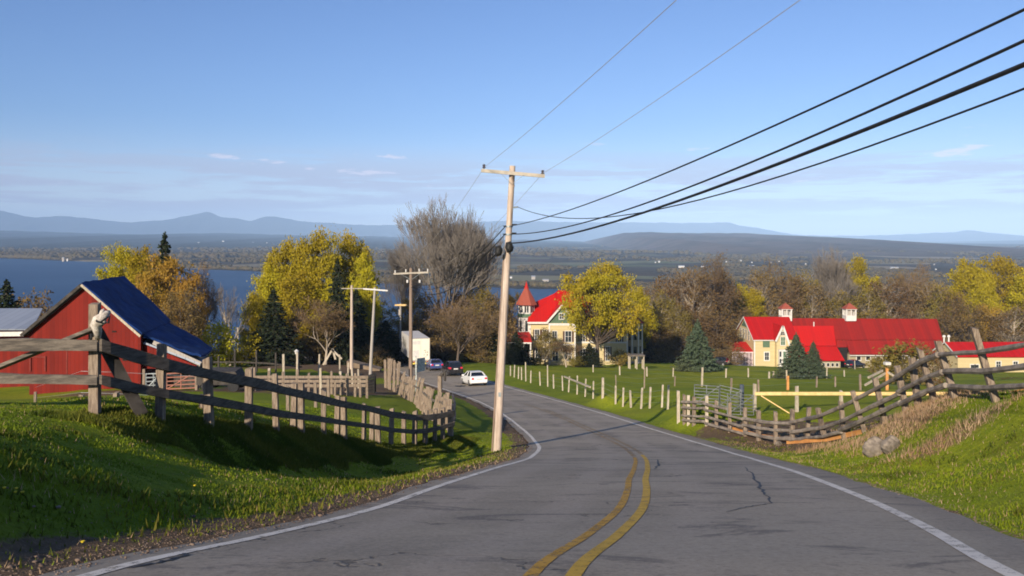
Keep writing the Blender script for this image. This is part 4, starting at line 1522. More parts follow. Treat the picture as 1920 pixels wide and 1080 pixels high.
# ---- long red roofed farmhouse and barn
d0 = 185.0
fo, L = frame(d0, 1414, 688)
farm = thing('farm_complex', fo, 'long red roofed barn with two cupolas joined to a cream gabled farmhouse', 'farmhouse')
ev = L(1414, 634)
hr = L(1456, 634)
DEP = 14.5
rk = P(1397.5, 594, d0 + DEP / 2) - fo
bk = P(1381, 628, d0 + DEP) - fo
X0 = 0.0
mb = MB()
X1 = hr.x + 4.6
pts = [(X0, 0, -1.2), (X0, DEP, -1.2), (X0, DEP, ev.z), (X0, DEP / 2, rk.z - 0.15), (X0, 0, ev.z)]
wall_poly(mb, pts[::-1], X1, (1, 0, 0))
mb.build('wall', MT['cream'], farm)
o_ = 0.35
slope = (rk.z - ev.z) / (DEP / 2)
mb = MB()
RX = L(1500, 596).x
mb.slab([(X0 - o_, -o_, ev.z - slope * o_), (X1, -o_, ev.z - slope * o_), (RX, DEP / 2, rk.z), (X0 - o_, DEP / 2, rk.z)], 0.16)
mb.slab([(RX, DEP + o_, ev.z - slope * o_), (X0 - o_, DEP + o_, ev.z - slope * o_), (X0 - o_, DEP / 2, rk.z), (RX, DEP / 2, rk.z)], 0.16)
mb.build('roof', MT['redroof'], farm)
mb = MB()
mb.beam((X0 - o_ - 0.04, -o_, ev.z - slope * o_ - 0.1), (X0 - o_ - 0.04, DEP / 2, rk.z - 0.1), 0.07, 0.34)
mb.beam((X0 - o_ - 0.04, DEP + o_, ev.z - slope * o_ - 0.1), (X0 - o_ - 0.04, DEP / 2, rk.z - 0.1), 0.07, 0.34)
mb.box((X0 - o_, -o_ - 0.03, ev.z - slope * o_ - 0.36), (X1 - 4.0, -o_ + 0.05, ev.z - slope * o_ - 0.17))
mb.box((X0 - 0.06, -0.05, -0.3), (X0 + 0.22, 0.001, ev.z - 0.5))
mb.build('verge_board', MT['white'], farm)
mb = MB()
zt = rk.z
wall_poly(mb, [(X0 - 0.03, DEP / 2 - 3.0, ev.z + 1.75), (X0 - 0.03, DEP / 2 + 3.0, ev.z + 1.75), (X0 - 0.03, DEP / 2, zt - 0.4)], 0.028, (1, 0, 0))
mb.build('gable', MT['greenshingle'], farm)
for yc in (4.0, 6.2, 8.4, 10.6):
    side_window(farm, X0 - 0.001, yc - 0.45, yc + 0.45, ev.z - 0.9, ev.z + 1.2)
window(farm, L, 1431.5, 1442, 637, 650, 0, 0.14, 'gshutter', 'gshutter')
window(farm, L, 1434, 1441.5, 661, 675, 0, 0.22)
# narrow front gable wing
ga, gc, gpk = L(1456, 636, -1.3), L(1479, 652, -1.3), L(1467, 611, -1.3)
mb = MB()
pts = [(ga.x, -1.3, -1.2), (gc.x, -1.3, -1.2), (gc.x, -1.3, gc.z + 0.6), (gpk.x, -1.3, gpk.z - 0.2), (ga.x, -1.3, ga.z)]
wall_poly(mb, pts, 3.5, (0, 1, 0))
mb.build('wall', MT['cream'], farm)
mb = MB()
mb.slab([(gpk.x, -1.7, gpk.z), (ga.x - 0.25, -1.7, ga.z - 0.35), (ga.x - 0.25, 2.5, ga.z - 0.35), (gpk.x, 6.0, gpk.z)], 0.14)
mb.slab([(gc.x + 0.25, -1.7, gc.z), (gpk.x, -1.7, gpk.z), (gpk.x, 6.0, gpk.z), (gc.x + 0.25, 2.5, gc.z)], 0.14)
mb.build('roof', MT['redroof'], farm)
mb = MB()
mb.beam((gpk.x, -1.74, gpk.z), (ga.x - 0.3, -1.74, ga.z - 0.45), 0.07, 0.42)
mb.beam((gpk.x, -1.74, gpk.z), (gc.x + 0.3, -1.74, gc.z - 0.1), 0.07, 0.42)
mb.build('verge_board', MT['white'], farm)
window(farm, L, 1464, 1471.5, 622, 628, -1.3, 0.1, glass='dark')
window(farm, L, 1464, 1472, 632, 647, -1.3, 0.12, glass='gshutter')
# bay window below
bw = L(1467, 670, -2.1)
mb = MB()
mb.box((L(1459, 690, -1.3).x, -2.2, -0.8), (L(1475, 690, -1.3).x, -1.302, L(1467, 655, -1.3).z))
bay = mb.build('bay', MT['white'], farm)
window(bay, L, 1461.5, 1465, 659, 669, -2.2, 0.07, glass='glass', bars=(0, 0))
window(bay, L, 1461.5, 1465, 673, 681, -2.2, 0.07, glass='glass', bars=(0, 0))
window(bay, L, 1468.5, 1473.5, 659, 682, -2.2, 0.07, glass='gshutter', bars=(0, 1))
# glazed porch on the left gable
mb = MB()
px0_, px1_ = X0 - 4.4, X0 - 0.002
ptz = 3.2
mb.slab([(px0_ - 0.3, 0.7, ptz + 0.1), (px1_, 0.7, ptz + 0.1), (px1_, 6.5, ptz + 1.5), (px0_ + 0.2, 6.5, ptz + 1.5)], 0.12)
po = mb.build('porch_roof', MT['redroof'], farm)
mb = MB()
mb.box((px0_ - 0.2, 0.75, ptz - 0.25), (px1_, 0.9, ptz - 0.03))
mb.box((px0_, 1.05, -1), (px1_, 1.1, 0.35))
for k in range(7):
    x = px0_ + (px1_ - px0_ - 0.1) * k / 6
    mb.box((x - 0.07, 0.95, -1.0), (x + 0.07, 1.1, ptz - 0.25))
mb.build('porch_frame', M('lilac_white', (0.72, 0.60, 0.60), (0.6, 0.5, 0.52), 2.0), po)
mb = MB()
mb.box((px0_ + 0.05, 1.12, 0.3), (px1_, 1.2, ptz - 0.25))
mb.build('pane', M('curtained_pane', (0.42, 0.33, 0.33), (0.2, 0.15, 0.16), 0.9, 0.2), po)
# lower section (lean roof in two pitches)
s0, s1 = L(1470, 612, 0.5), L(1564, 612, 0.5)
mb = MB()
t0, t1 = P(1474, 611, d0 + 5) - fo, P(1563, 611, d0 + 5) - fo
m0, m1 = L(1474, 649, 1.4), L(1568, 648, 1.4)
b0_, b1_ = P(1474, 676, d0 - 2.5) - fo, P(1584, 676, d0 - 2.5) - fo
mb.slab([m0, m1, t1, t0], 0.15)
mb.slab([b0_, b1_, m1 - Vector((0, 0.08, 0.12)), m0 - Vector((0, 0.08, 0.12))], 0.15)
lr = mb.build('roof', MT['redroof'], farm)
mb = MB()
mb.box((m0.x, 1.8, -1), (m1.x - 0.1, 6, m1.z - 0.4))
wall_poly(mb, [(m1.x - 0.4, 1.8, m1.z - 0.6), (m1.x - 0.4, 6, m1.z - 0.6), (m1.x - 0.4, 4.9, t1.z - 0.35)], -0.1, (1, 0, 0))
mb.box((gc.x + 0.2, -1.9, -1), (b1_.x - 0.7, 1.8, b1_.z - 0.10))
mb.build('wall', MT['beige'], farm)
for k in range(9):
    pxk = 1500 + k * 8.4
    window(farm, L, pxk, pxk + 4.5, 681, 687, -1.9, 0.09, bars=(0, 0), glass='dark')
# vent pipe
q = P(1526, 612, d0 + 5) - fo
mb = MB()
mb.tube([q + Vector((0, 0, -0.5)), q + Vector((0, 0, 1.0))], 0.12, 8)
mb.build('vent_pipe', MT['white'], farm)
# great barn
RY = 9.0
r0, r1 = P(1478, 596.5, d0 + RY) - fo, P(1757, 598, d0 + RY) - fo
k0, k1 = P(1500, 637, d0 + 5.0) - fo, P(1768, 637, d0 + 5.0) - fo
v0_, v1_ = P(1594, 664.5, d0 + 2.5) - fo, P(1779, 664.5, d0 + 2.5) - fo
mb = MB()
mb.slab([k0, k1, r1, r0], 0.18)
kk0 = Vector((k0.x, k0.y - 0.1, k0.z - 0.12))
kk1 = Vector((k1.x, k1.y - 0.1, k1.z - 0.12))
kx = v0_.x
mb.slab([v0_, v1_, kk1, Vector((kx, kk0.y, kk0.z))], 0.16)
mb.slab([(r1.x, RY, r1.z), (r1.x, RY + 8, v0_.z + 2), (r0.x, RY + 8, v0_.z + 2), (r0.x, RY, r0.z)], 0.15)
u0, u1 = P(1500, 651, d0 + 3.9) - fo, P(1596, 651, d0 + 3.9) - fo
mb.slab([u0, Vector((kx - 0.02, u1.y, u1.z)), Vector((kx - 0.02, kk0.y, kk0.z)), kk0], 0.16)
gbr = mb.build('barn_roof', MT['redroof_old'], farm)
mb = MB()
mb.box((kx, 3.4, -2.5), (v1_.x - 0.6, RY + 7, v0_.z - 0.12))
mb.box((k0.x, 6.2, -2.5), (kx, RY + 7, k0.z - 0.5))
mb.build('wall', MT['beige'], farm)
mb = MB()
wall_poly(mb, [(v1_.x - 0.7, 3.5, v0_.z - 0.2), (v1_.x - 0.7, RY + 7, v0_.z - 0.2), (v1_.x - 0.7, RY, r1.z - 0.3)], -0.1, (1, 0, 0))
mb.build('gable', MT['barnred'], farm)
mb = MB()
mb.box((kx, 2.6, v0_.z - 0.36), (v1_.x, 2.72, v0_.z - 0.17))
mb.build('fascia_board', MT['white'], farm)
for pxw in (1610, 1627.5, 1646.5, 1664, 1700, 1717, 1735, 1752):
    window(farm, L, pxw - 3.6, pxw + 3.6, 668, 675, 3.4, 0.16, bars=(0, 0), glass='dark')
# dark sheet painting the shade inside the open bay between the wings
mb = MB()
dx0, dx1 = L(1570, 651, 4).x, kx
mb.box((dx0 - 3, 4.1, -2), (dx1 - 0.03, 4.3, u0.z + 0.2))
mb.build('bay_shade', MT['dark'], farm)
# cupolas
for pc in (1472.5, 1592.5):
    c = P(pc, 597, d0 + RY) - fo
    mb = MB()
    hw = 1.15
    z0 = c.z - 0.5
    z1 = (P(pc, 580, d0 + RY) - fo).z
    mb.box((c.x - hw, c.y - hw, z0), (c.x + hw, c.y + hw, z0 + 1.25))
    for a_ in (-1, 1):
        for b_ in (-1, 1):
            mb.box((c.x + a_ * (hw - 0.13) - 0.14, c.y + b_ * (hw - 0.13) - 0.14, z0 + 1.25), (c.x + a_ * (hw - 0.13) + 0.14, c.y + b_ * (hw - 0.13) + 0.14, z1))
    for sy in (-1, 1):
        mb.box((c.x - 0.1, c.y + sy * (hw - 0.13) - 0.1, z0 + 1.25), (c.x + 0.1, c.y + sy * (hw - 0.13) + 0.1, z1))
        mb.box((c.x + sy * (hw - 0.13) - 0.1, c.y - 0.1, z0 + 1.25), (c.x + sy * (hw - 0.13) + 0.1, c.y + 0.1, z1))
    mb.box((c.x - hw - 0.12, c.y - hw - 0.12, z1), (c.x + hw + 0.12, c.y + hw + 0.12, z1 + 0.16))
    cu = mb.build('cupola', MT['white'], gbr)
    mb = MB()
    zt = (P(pc, 568, d0 + RY) - fo).z
    mb.cone((c.x, c.y, z1 + 0.16), (hw + 0.25) * 1.414, 0.1, zt - z1 - 0.16, 4, R(45))
    cr_ = mb.build('cupola_roof', MT['redslate'], farm)
    mb = MB()
    mb.box((c.x - 0.55, c.y - 0.55, z0 + 1.2), (c.x + 0.55, c.y + 0.55, z1 - 0.01))
    mb.build('louvre', MT['pole_grey'], farm)

# ---- low cream building with red roof, far right
so_, L = frame(150, 1800, 698)
low = thing('low_house', so_, 'low cream building with a plain red roof at the right edge of the farm', 'house')
a, b = L(1796, 668), L(1925, 668)
rp = L(1786, 641, 4.0)
rp2 = L(1925, 641, 4.0)
mb = MB()
mb.slab([(a.x - 0.3, -0.4, a.z), (b.x + 6, -0.4, a.z), (b.x + 6, 4.0, rp.z), (a.x - 0.3, 4.0, rp.z)], 0.15)
mb.slab([(b.x + 6, 8.4, a.z), (a.x - 0.3, 8.4, a.z), (a.x - 0.3, 4.0, rp.z), (b.x + 6, 4.0, rp.z)], 0.15)
mb.build('roof', MT['redroof'], low)
mb = MB()
wall_poly(mb, [(a.x, 0, -1.5), (a.x, 8, -1.5), (a.x, 8, a.z), (a.x, 4, rp.z - 0.3), (a.x, 0, a.z)][::-1], b.x + 5.7 - a.x, (1, 0, 0))
mb.build('wall', MT['cream'], low)
mb = MB()
mb.beam((a.x - 0.33, -0.4, a.z - 0.1), (a.x - 0.33, 4.0, rp.z - 0.1), 0.06, 0.25)
mb.beam((a.x - 0.33, 8.4, a.z - 0.1), (a.x - 0.33, 4.0, rp.z - 0.1), 0.06, 0.25)
mb.build('verge_board', MT['white'], low)
window(low, L, 1820, 1827, 684, 696, 0, 0.14, glass='glass', bars=(0, 1))
window(low, L, 1828.5, 1835, 684, 696, 0, 0.14, glass='glass', bars=(0, 1))
window(low, L, 1868, 1876, 678, 688, 0, 0.14)
window(low, L, 1900, 1908, 678, 688, 0, 0.14)
for dx in (-0.1, 0.75):
    mb = MB()
    q = Vector((a.x + dx, 4.6, rp.z - 0.3))
    mb.tube([q, q + Vector((0, 0, 1.1))], 0.14, 8)
    mb.cone((q.x, q.y, q.z + 1.1), 0.3, 0.22, 0.35, 8)
    mb.build('roof_vent', MT['white'], low)

# ---- far farmhouses and barns as white specks across the lake
FARN = {}
FORD = ['first', 'second', 'third', 'fourth', 'fifth', 'sixth', 'seventh', 'eighth', 'ninth', 'tenth', 'eleventh', 'twelfth', 'thirteenth', 'fourteenth', 'fifteenth', 'sixteenth', 'seventeenth', 'eighteenth', 'nineteenth', 'twentieth', 'twenty-first', 'twenty-second', 'twenty-third', 'twenty-fourth', 'twenty-fifth', 'twenty-sixth', 'twenty-seventh', 'twenty-eighth', 'twenty-ninth', 'thirtieth']


def far_house(px, py, wpx, col='white', long=False):
    FARN[long] = FARN.get(long, -1) + 1
    od = FORD[FARN[long]]
    u = px
    if py > 468:
        d = (-(LZ + 6)) * FOC / (py - HY)
    else:
        d = 6800.0
    # settle on the far land
    for _ in range(12):
        x = (px - CX) / FOC * d
        z = float(far_z(np.array([x]), np.array([d]))[0])
        d = min(-z * FOC / max(py - HY, 3), 7000)
    x = (px - CX) / FOC * d
    z = float(far_z(np.array([x]), np.array([d]))[0])
    z = max(z, -(py - HY) / FOC * d)
    w_ = wpx * 0.78 / FOC * d
    h_ = w_ * (0.30 if long else 0.75)
    t_ = thing('far_barn' if long else 'far_house', (x, d, z), '%s long white building from the left on the far lowland' % od if long else '%s tiny white house from the left across the lake' % od,
               'barn' if long else 'house', 'long white buildings far across the lake' if long else 'white houses far across the lake')
    mb = MB()
    dp = w_ * (0.3 if long else 0.7)
    mb.box((-w_ / 2, 0, -12), (w_ / 2, dp, h_))
    mb.build('wall', MT['pole_grey'] if (FARN[long] % 3 == 1) else MT[col], t_)
    mb = MB()
    mb.hexa([(-w_ / 2 - .3, -.3, h_), (w_ / 2 + .3, -.3, h_), (w_ / 2 + .3, dp + .3, h_), (-w_ / 2 - .3, dp + .3, h_)],
            [(-w_ / 2 - .3, dp / 2 - .1, h_ + dp * .4), (w_ / 2 + .3, dp / 2 - .1, h_ + dp * .4), (w_ / 2 + .3, dp / 2 + .1, h_ + dp * .4), (-w_ / 2 - .3, dp / 2 + .1, h_ + dp * .4)])
    mb.build('roof', MT['metalroof'], t_)


for q in sorted(((85, 481, 3.5), (118, 486, 5), (126, 487, 3), (372, 457, 4), (418, 454, 4), (462, 461, 6), (474, 457, 4), (500, 457, 3.5), (410, 502, 5), (422, 504, 6), (457, 483, 3), (1389, 490, 4), (1385, 500, 3),
          (1410, 493, 3), (1446, 494, 4), (1461, 491, 3), (1583, 494, 3.5), (1511, 496, 3), (1575, 521, 4), (1742, 513, 3.5), (1755, 506, 3), (1236, 492, 4), (1229, 493, 3), (1258, 540, 6), (1278, 507, 3.5), (1362, 492, 3), (1000, 524, 9), (958, 522, 5), (1752, 497, 3), (735, 512, 6))):
    far_house(*q)
for q in sorted(((1023, 528, 15), (1278, 502, 14), (1410, 501, 12), (1678, 506, 18), (1318, 501, 8), (905, 470, 10))):
    far_house(*q, long=True)
# ------------------------------------------------------------------ fences
def gpt(px, d, dz=0.0):
    x = (px - CX) / FOC * d
    return Vector((x, d, H(x, d) + dz))


def xpt(x, y, dz=0.0):
    return Vector((x, y, H(x, y) + dz))


def post(parent, off, p, h, w_, mat, rg, lean=0.0, leany=0.0, name='post', taper=0.92, cut=0.04, depth=None, bury=0.35):
    """rough squared post standing at p (world)"""
    mb = MB()
    dd = depth or w_
    a = rg.uniform(-0.25, 0.25)
    ca_, sa = math.cos(a), math.sin(a)
    bot, top = [], []
    lx, ly = lean, leany
    for (u, v) in ((-1, -1), (1, -1), (1, 1), (-1, 1)):
        x, y = u * w_ / 2, v * dd / 2
        x, y = x * ca_ - y * sa, x * sa + y * ca_
        bot.append(p + Vector((x - lx * bury, y - ly * bury, -bury)))
        top.append(p + Vector((x * taper + lx * h, y * taper + ly * h, h + rg.uniform(-cut, cut))))
    mb.hexa(bot, top)
    return mb.build(name, mat, parent, off)


rg = random.Random(11)
# ---- near left: two heavy rails on squared posts curving down to the road
nf_pts = [(-7.48, 15.3)] + [((px - CX) / FOC * d, d) for px, d in ((300, 16.4), (392, 18.2), (466, 20.3), (518, 22.0), (565, 24.0), (607, 25.8), (645, 27.8), (682, 29.7), (709, 31.5), (733, 33.0), (757, 34.3), (777, 35.0), (797, 35.6), (815, 36.1), (830, 36.6), (845, 37.2))]
f1 = thing('rail_fence', xpt(*nf_pts[0]), 'near left two rail fence curving down beside the road on grey squared posts', 'fence')
off = Vector(f1.location)
hts = [0, 1.46, 1.44, 1.44, 1.48, 1.36, 1.42, 1.40, 1.40, 1.42, 1.42, 1.38, 1.40, 1.36, 1.36, 1.34, 1.40]
for i, (x, y) in enumerate(nf_pts):
    if i == 0:
        continue
    p = xpt(x, y)
    post(f1, off, p, hts[i] + rg.uniform(-0.05, 0.05), (0.155 if i < 9 else 0.19) * rg.uniform(0.85, 1.1), MT['wood_old'], rg, rg.uniform(-0.03, 0.03), cut=0.05)
    if 5 <= i <= 9 and i % 2 == 1:   # doubled posts
        post(f1, off, xpt(x - 0.28, y + 0.25), hts[i] * 0.93, 0.16, MT['wood_old'], rg, 0.02)
# rail heights read from the photo
rt = [(174, 646, 15.12), (190, 651, 15.25), (240, 668, 15.8), (300, 684, 16.4), (345, 694, 17.2), (397, 704, 18.2), (472, 719, 20.3), (519, 732, 22.0), (574, 743, 24.2), (630, 757, 27), (686, 767, 29.7), (727, 777, 32.6), (769, 783, 34.7), (797, 783, 35.5), (824, 779, 36.4), (844, 775, 37.1)]
rb = [(174, 712, 15.12), (190, 716, 15.25), (240, 727, 15.8), (300, 738, 16.4), (340, 745, 17.2), (380, 751, 18.0), (436, 761, 19.5), (519, 776, 22.0), (574, 783, 24.2), (630, 792, 27), (686, 799, 29.7), (727, 806, 32.6), (769, 809, 34.7), (797, 807, 35.5), (824, 801, 36.4), (844, 794, 37.1)]
for tab, hh in ((rt, 0.22), (rb, 0.17)):
    pts = []
    for px, py, d in tab:
        q = P(px, py, d)
        q += Vector((0.15, -0.03, 0))
        pts.append(q)
    mb = MB()
    mb.strip(pts, 0.09, hh, 0.012, rg)
    mb.build('rail', MT['rail_shaded'], f1, off)
# far side of the corner: rails continue along the road edge for two bays
mb = MB()
q0 = P(844, 775, 37.1) + Vector((0.15, 0, 0))
q1 = P(838, 742, 46) + Vector((0.3, 0, 0))
mb.strip([q0, q0.lerp(q1, .5) + Vector((0.1, 0, -0.05)), q1], 0.09, 0.18)
mb.build('rail', MT['rail_shaded'], f1, off)
mb = MB()
q0 = P(844, 794, 37.1) + Vector((0.15, 0, 0))
q1 = P(838, 760, 46) + Vector((0.3, 0, 0))
mb.strip([q0, q0.lerp(q1, .5) + Vector((0.1, 0, -0.05)), q1], 0.09, 0.18)
mb.build('rail', MT['rail_shaded'], f1, off)

# ---- gate frame at the very left: rails, brace and the tall corner post
f2 = thing('gate_fence', xpt(-9.0, 14.8), 'weathered board fence with a long diagonal brace running off to the left', 'fence')
off = Vector(f2.location)
pc = xpt(-7.48, 15.3)
cp_ = MB()
post(f2, off, pc, P(178, 569, 15.3).z - pc.z, 0.165, MT['wood_old'], rg, 0.0, taper=0.97, cut=0.02)
for (a_, b_, w_) in (((-160, 645, 14.1), (182, 648, 15.1), 0.20), ((-160, 707, 14.1), (182, 712, 15.1), 0.17)):
    mb = MB()
    p0, p1 = P(*a_), P(*b_)
    mb.strip([p0.lerp(p1, k / 5) for k in range(6)], 0.07, w_, 0.01, rg)
    mb.build('rail', MT['rail_old'], f2, off)
mb = MB()
mb.beam(P(-60, 712, 14.6), P(176, 617, 15.16), 0.06, 0.17, (0, -1, 0.2))
mb.build('brace', MT['rail_old'], f2, off)
mb = MB()
mb.beam(P(181, 620, 15.42), gpt(266, 15.9, 0.05), 0.12, 0.21, (0, 0, 1))
mb.build('brace', MT['rail_dark'], f2, off)
post(f2, off, gpt(-200, 14.0), 1.7, 0.2, MT['wood_old'], rg)
# bleached twisted driftwood wired to the post
q = P(187, 612, 15.1)
dw = thing('driftwood', q, 'bleached twisted driftwood chunk wired to the tall fence post', 'driftwood')
off = Vector(q)
mb = MB()
mb.tube([P(184, 636, 15.12), P(183, 622, 15.05), P(180, 610, 15.0), P(186, 600, 15.0), P(193, 594, 15.0), P(200, 588, 15.05), P(206, 584, 15.1)], [0.045, 0.07, 0.10, 0.115, 0.085, 0.07, 0.03], 8)
mb.tube([P(186, 604, 15.0), P(190, 592, 14.98), P(192, 583, 15.0), P(195, 579, 15.0)], [0.05, 0.05, 0.035, 0.012], 7)
mb.tube([P(188, 606, 15.0), P(194, 603, 14.97), P(200, 605, 15.0)], [0.07, 0.055, 0.02], 7)
mb.tube([P(180, 614, 15.0), P(176, 604, 15.0), P(174, 598, 15.0)], [0.045, 0.03, 0.01], 6)
mb.build('limb', MT['bleach'], dw, off, smooth=True)
mb = MB()
mb.tube([P(179, 596, 14.96), P(182, 603, 14.88), P(189, 604, 14.85), P(197, 598, 14.9), P(206, 593, 15.0), P(203, 606, 14.95)], 0.018, 6)
mb.tube([P(170, 626, 15.05), P(172, 634, 15.02), P(169, 638, 15.05)], 0.018, 6)
mb.build('chain', MT['black'], dw, off)

# ---- leaning stockade of split pickets between the pasture and the road
sk_ctl = [(845, 37.2), (832, 40), (817, 43), (802, 46.5), (786, 51), (771, 56), (757, 60.5), (745, 64.5), (733, 68), (722, 71)]
sp_ = []
for i in range(len(sk_ctl) - 1):
    (a, da), (b, db) = sk_ctl[i], sk_ctl[i + 1]
    pa_, pb_ = gpt(a, da), gpt(b, db)
    n = max(2, int((pb_ - pa_).length / 0.62))
    for k in range(n):
        sp_.append(pa_.lerp(pb_, k / n))
f3 = thing('stockade_fence', sp_[0], 'leaning stockade of rough split pickets beside the road', 'fence')
off = Vector(f3.location)
for i, p in enumerate(sp_):
    u = i / len(sp_)
    h = 1.35 + 0.25 * u + (0.75 if u > 0.80 else 0) + rg.uniform(-0.16, 0.16)
    p = Vector((p.x + rg.uniform(-0.1, 0.1), p.y, H(p.x, p.y)))
    post(f3, off, p, h, rg.uniform(0.13, 0.22), MT['wood_old'], rg, rg.uniform(0.02, 0.30) if 0.1 < u < 0.8 else rg.uniform(-0.03, 0.08), rg.uniform(-0.05, 0.1), name='picket', cut=0.08, depth=0.07)
for hh in (0.45, 1.05):
    mb = MB()
    mb.strip([Vector((p.x + 0.12, p.y, H(p.x, p.y) + hh)) for p in sp_[::3]], 0.06, 0.12, 0.02, rg)
    mb.build('rail', MT['rail_old'], f3, off)

# lone posts by the road: an end post with a cap, and the back of a tall sign
p = gpt(825, 47.5)
ep = thing('gate_post', p, 'tall grey post with a dark cap standing past the fence corner', 'post')
off = Vector(p)
post(ep, off, p, P(825, 705, 47.5).z - p.z, 0.22, MT['wood_old'], rg)
mb = MB()
c = P(829, 706, 47.5)
mb.tube([c + Vector((-0.1, 0, 0.0)), c + Vector((0.0, 0, 0.12)), c + Vector((0.16, 0, 0.30)), c + Vector((0.16, 0, -0.25))], [0.09, 0.13, 0.10, 0.07], 7)
mb.build('cap', MT['rail_dark'], ep, off)
p = gpt(780, 66)
sg = thing('road_sign', p, 'grey back of a tall narrow road sign behind the stockade', 'road sign')
off = Vector(p)
mb = MB()
mb.beam(p - Vector((0, 0, 0.3)), P(780, 667, 66), 0.09, 0.06, (0, 1, 0))
mb.build('post', MT['signback'], sg, off)
mb = MB()
a, b = P(782, 699, 66), P(797, 668, 67.2)
mb.hexa([(a.x, a.y, a.z), (b.x, b.y, a.z), (b.x, b.y + 0.03, a.z), (a.x, a.y + 0.03, a.z)], [(a.x, a.y, b.z), (b.x, b.y, b.z - 0.1), (b.x, b.y + 0.03, b.z - 0.1), (a.x, a.y + 0.03, b.z)])
mb.build('sign_panel', MT['signback'], sg, off)

# ---- right: thick woven log fence climbing the bank
rf = [(1272, 43, 0), (1283, 42.6, 0), (1291, 42.2, 0), (1301, 41.6, 0), (1325, 40.5, 0), (1343, 39.6, 0), (1368, 38.4, 0), (1397, 37, .0), (1422, 35.9, 0.0), (1454, 34.5, .0), (1485, 33.7, .02), (1513, 33, .05),
      (1548, 31.5, -.22), (1583, 30, -.08), (1622, 28.6, -.3), (1660, 27.4, -.24), (1700, 25.8, -.2), (1722, 24.9, -.15), (1752, 23.9, -.3), (1790, 22.6, -.3), (1868, 20.2, -.32), (1960, 17.6, -.2), (2050, 15.8, -.1)]
f4 = thing('log_fence', gpt(1454, 34.5), 'right hand fence of long grey logs stacked between leaning split posts', 'fence')
off = Vector(f4.location)
for i, (px, d, ln) in enumerate(rf):
    p = gpt(px, d)
    h = 1.42 if d > 40 else (1.30 if d > 29 else 1.42)
    if px in (1272,):
        h = 1.62
    if px == 1868:
        h = 1.72
    m_ = MT['wood_pale'] if px in (1272, 1291, 1325) else MT['wood_old']
    post(f4, off, p, h * rg.uniform(0.96, 1.05), 0.15 if d > 29 else 0.16, m_, rg, ln, rg.uniform(-0.04, 0.04), cut=0.05)
rails = [
    [(1868, 661, 20.2), (1960, 634, 17.6), (2050, 610, 15.8)],
]
lv = (0.18, 0.48, 0.80, 1.08)
for j, hh in enumerate(lv):
    pts = []
    for i, (px, d, ln) in enumerate(rf):
        if j == 3 and px > 1380:
            continue
        if px < 1280:
            continue
        p = gpt(px, d)
        k = hh
        if d < 31:
            k = (0.30, 0.62, 1.0)[j] * 1.12 if j < 3 else 0
        pts.append(Vector((p.x - ln * k * -1.0 - 0.12, p.y - 0.10, p.z + k)))
    mb = MB()
    # logs end to end: each spans about three posts and overlaps slightly off line
    for a in range(0, len(pts) - 1, 3):
        seg = pts[a:a + 4]
        if len(seg) < 2:
            continue
        mb = MB()
        o_ = Vector((rg.uniform(-0.05, 0.05), rg.uniform(-0.05, 0.05), rg.uniform(-0.05, 0.05)))
        sm = [seg[0].lerp(seg[-1], u_ / (len(seg) - 1)) for u_ in range(len(seg))]
        seg = [a_.lerp(b_, 0.55) for a_, b_ in zip(seg, sm)]
        fine = []
        for u in range(len(seg) - 1):
            for k_ in range(3):
                fine.append(seg[u].lerp(seg[u + 1], k_ / 3) + o_ + Vector((0, 0, rg.uniform(-0.012, 0.012))))
        fine.append(seg[-1] + o_)
        r0 = rg.uniform(0.055, 0.085)
        mb.tube(fine, [r0 * rg.uniform(0.85, 1.15) for _ in fine], 7)
        mb.build('rail', MT['log'], f4, off)

# new orange boards lying along the foot of that fence
for pts, lb in ((((1368, 39.2), (1425, 36.6), (1488, 34.0)), 'orange board lying at the foot of the log fence, left one'),
                (((1475, 34.2), (1550, 31.6), (1622, 29.0)), 'orange board at the foot of the log fence beside the boulder')):
    p3 = [gpt(px, d, 0.16) for px, d in pts]
    mb = MB()
    mb.strip([Vector((q.x - 0.1, q.y - 0.35, q.z)) for q in p3], 0.05, 0.17)
    o = mb.build('board', MT['wood_orange'], None, p3[0])
    tag(o, lb, 'board')
p3 = [P(1806, 757, 24.5), P(1860, 747, 23), P(1990, 722, 20)]
mb = MB()
mb.strip(p3, 0.05, 0.17)
tag(mb.build('board', MT['wood_orange'], None, p3[0]), 'long orange board resting on the right bank behind the leaning posts', 'board')

# ---- paddock: galvanised gates and new yellow rail
f5 = thing('lumber_fence', gpt(1415, 43), 'paddock fence of bright new yellow lumber on slim posts', 'fence')
off = Vector(f5.location)
for px, top, bot in ((1415, 719, 786), (1494, 724, 776), (1577, 732, 770), (1650, 736, 772), (1757, 742, 775), (1840, 742, 760)):
    p = gpt(px, 44)
    post(f5, off, p, P(px, top, 44).z - p.z, 0.14, MT['wood_pale'], rg)
mb = MB()
mb.strip([P(px, 738, 43.9) for px in (1416, 1500, 1600, 1700, 1800, 1882)], 0.04, 0.17)
mb.build('rail', MT['wood_new'], f5, off)
mb = MB()
mb.beam(P(1427, 742, 43.9), P(1490, 781, 43.2), 0.05, 0.11, (0, -1, 0))
mb.build('brace', MT['wood_new'], f5, off)


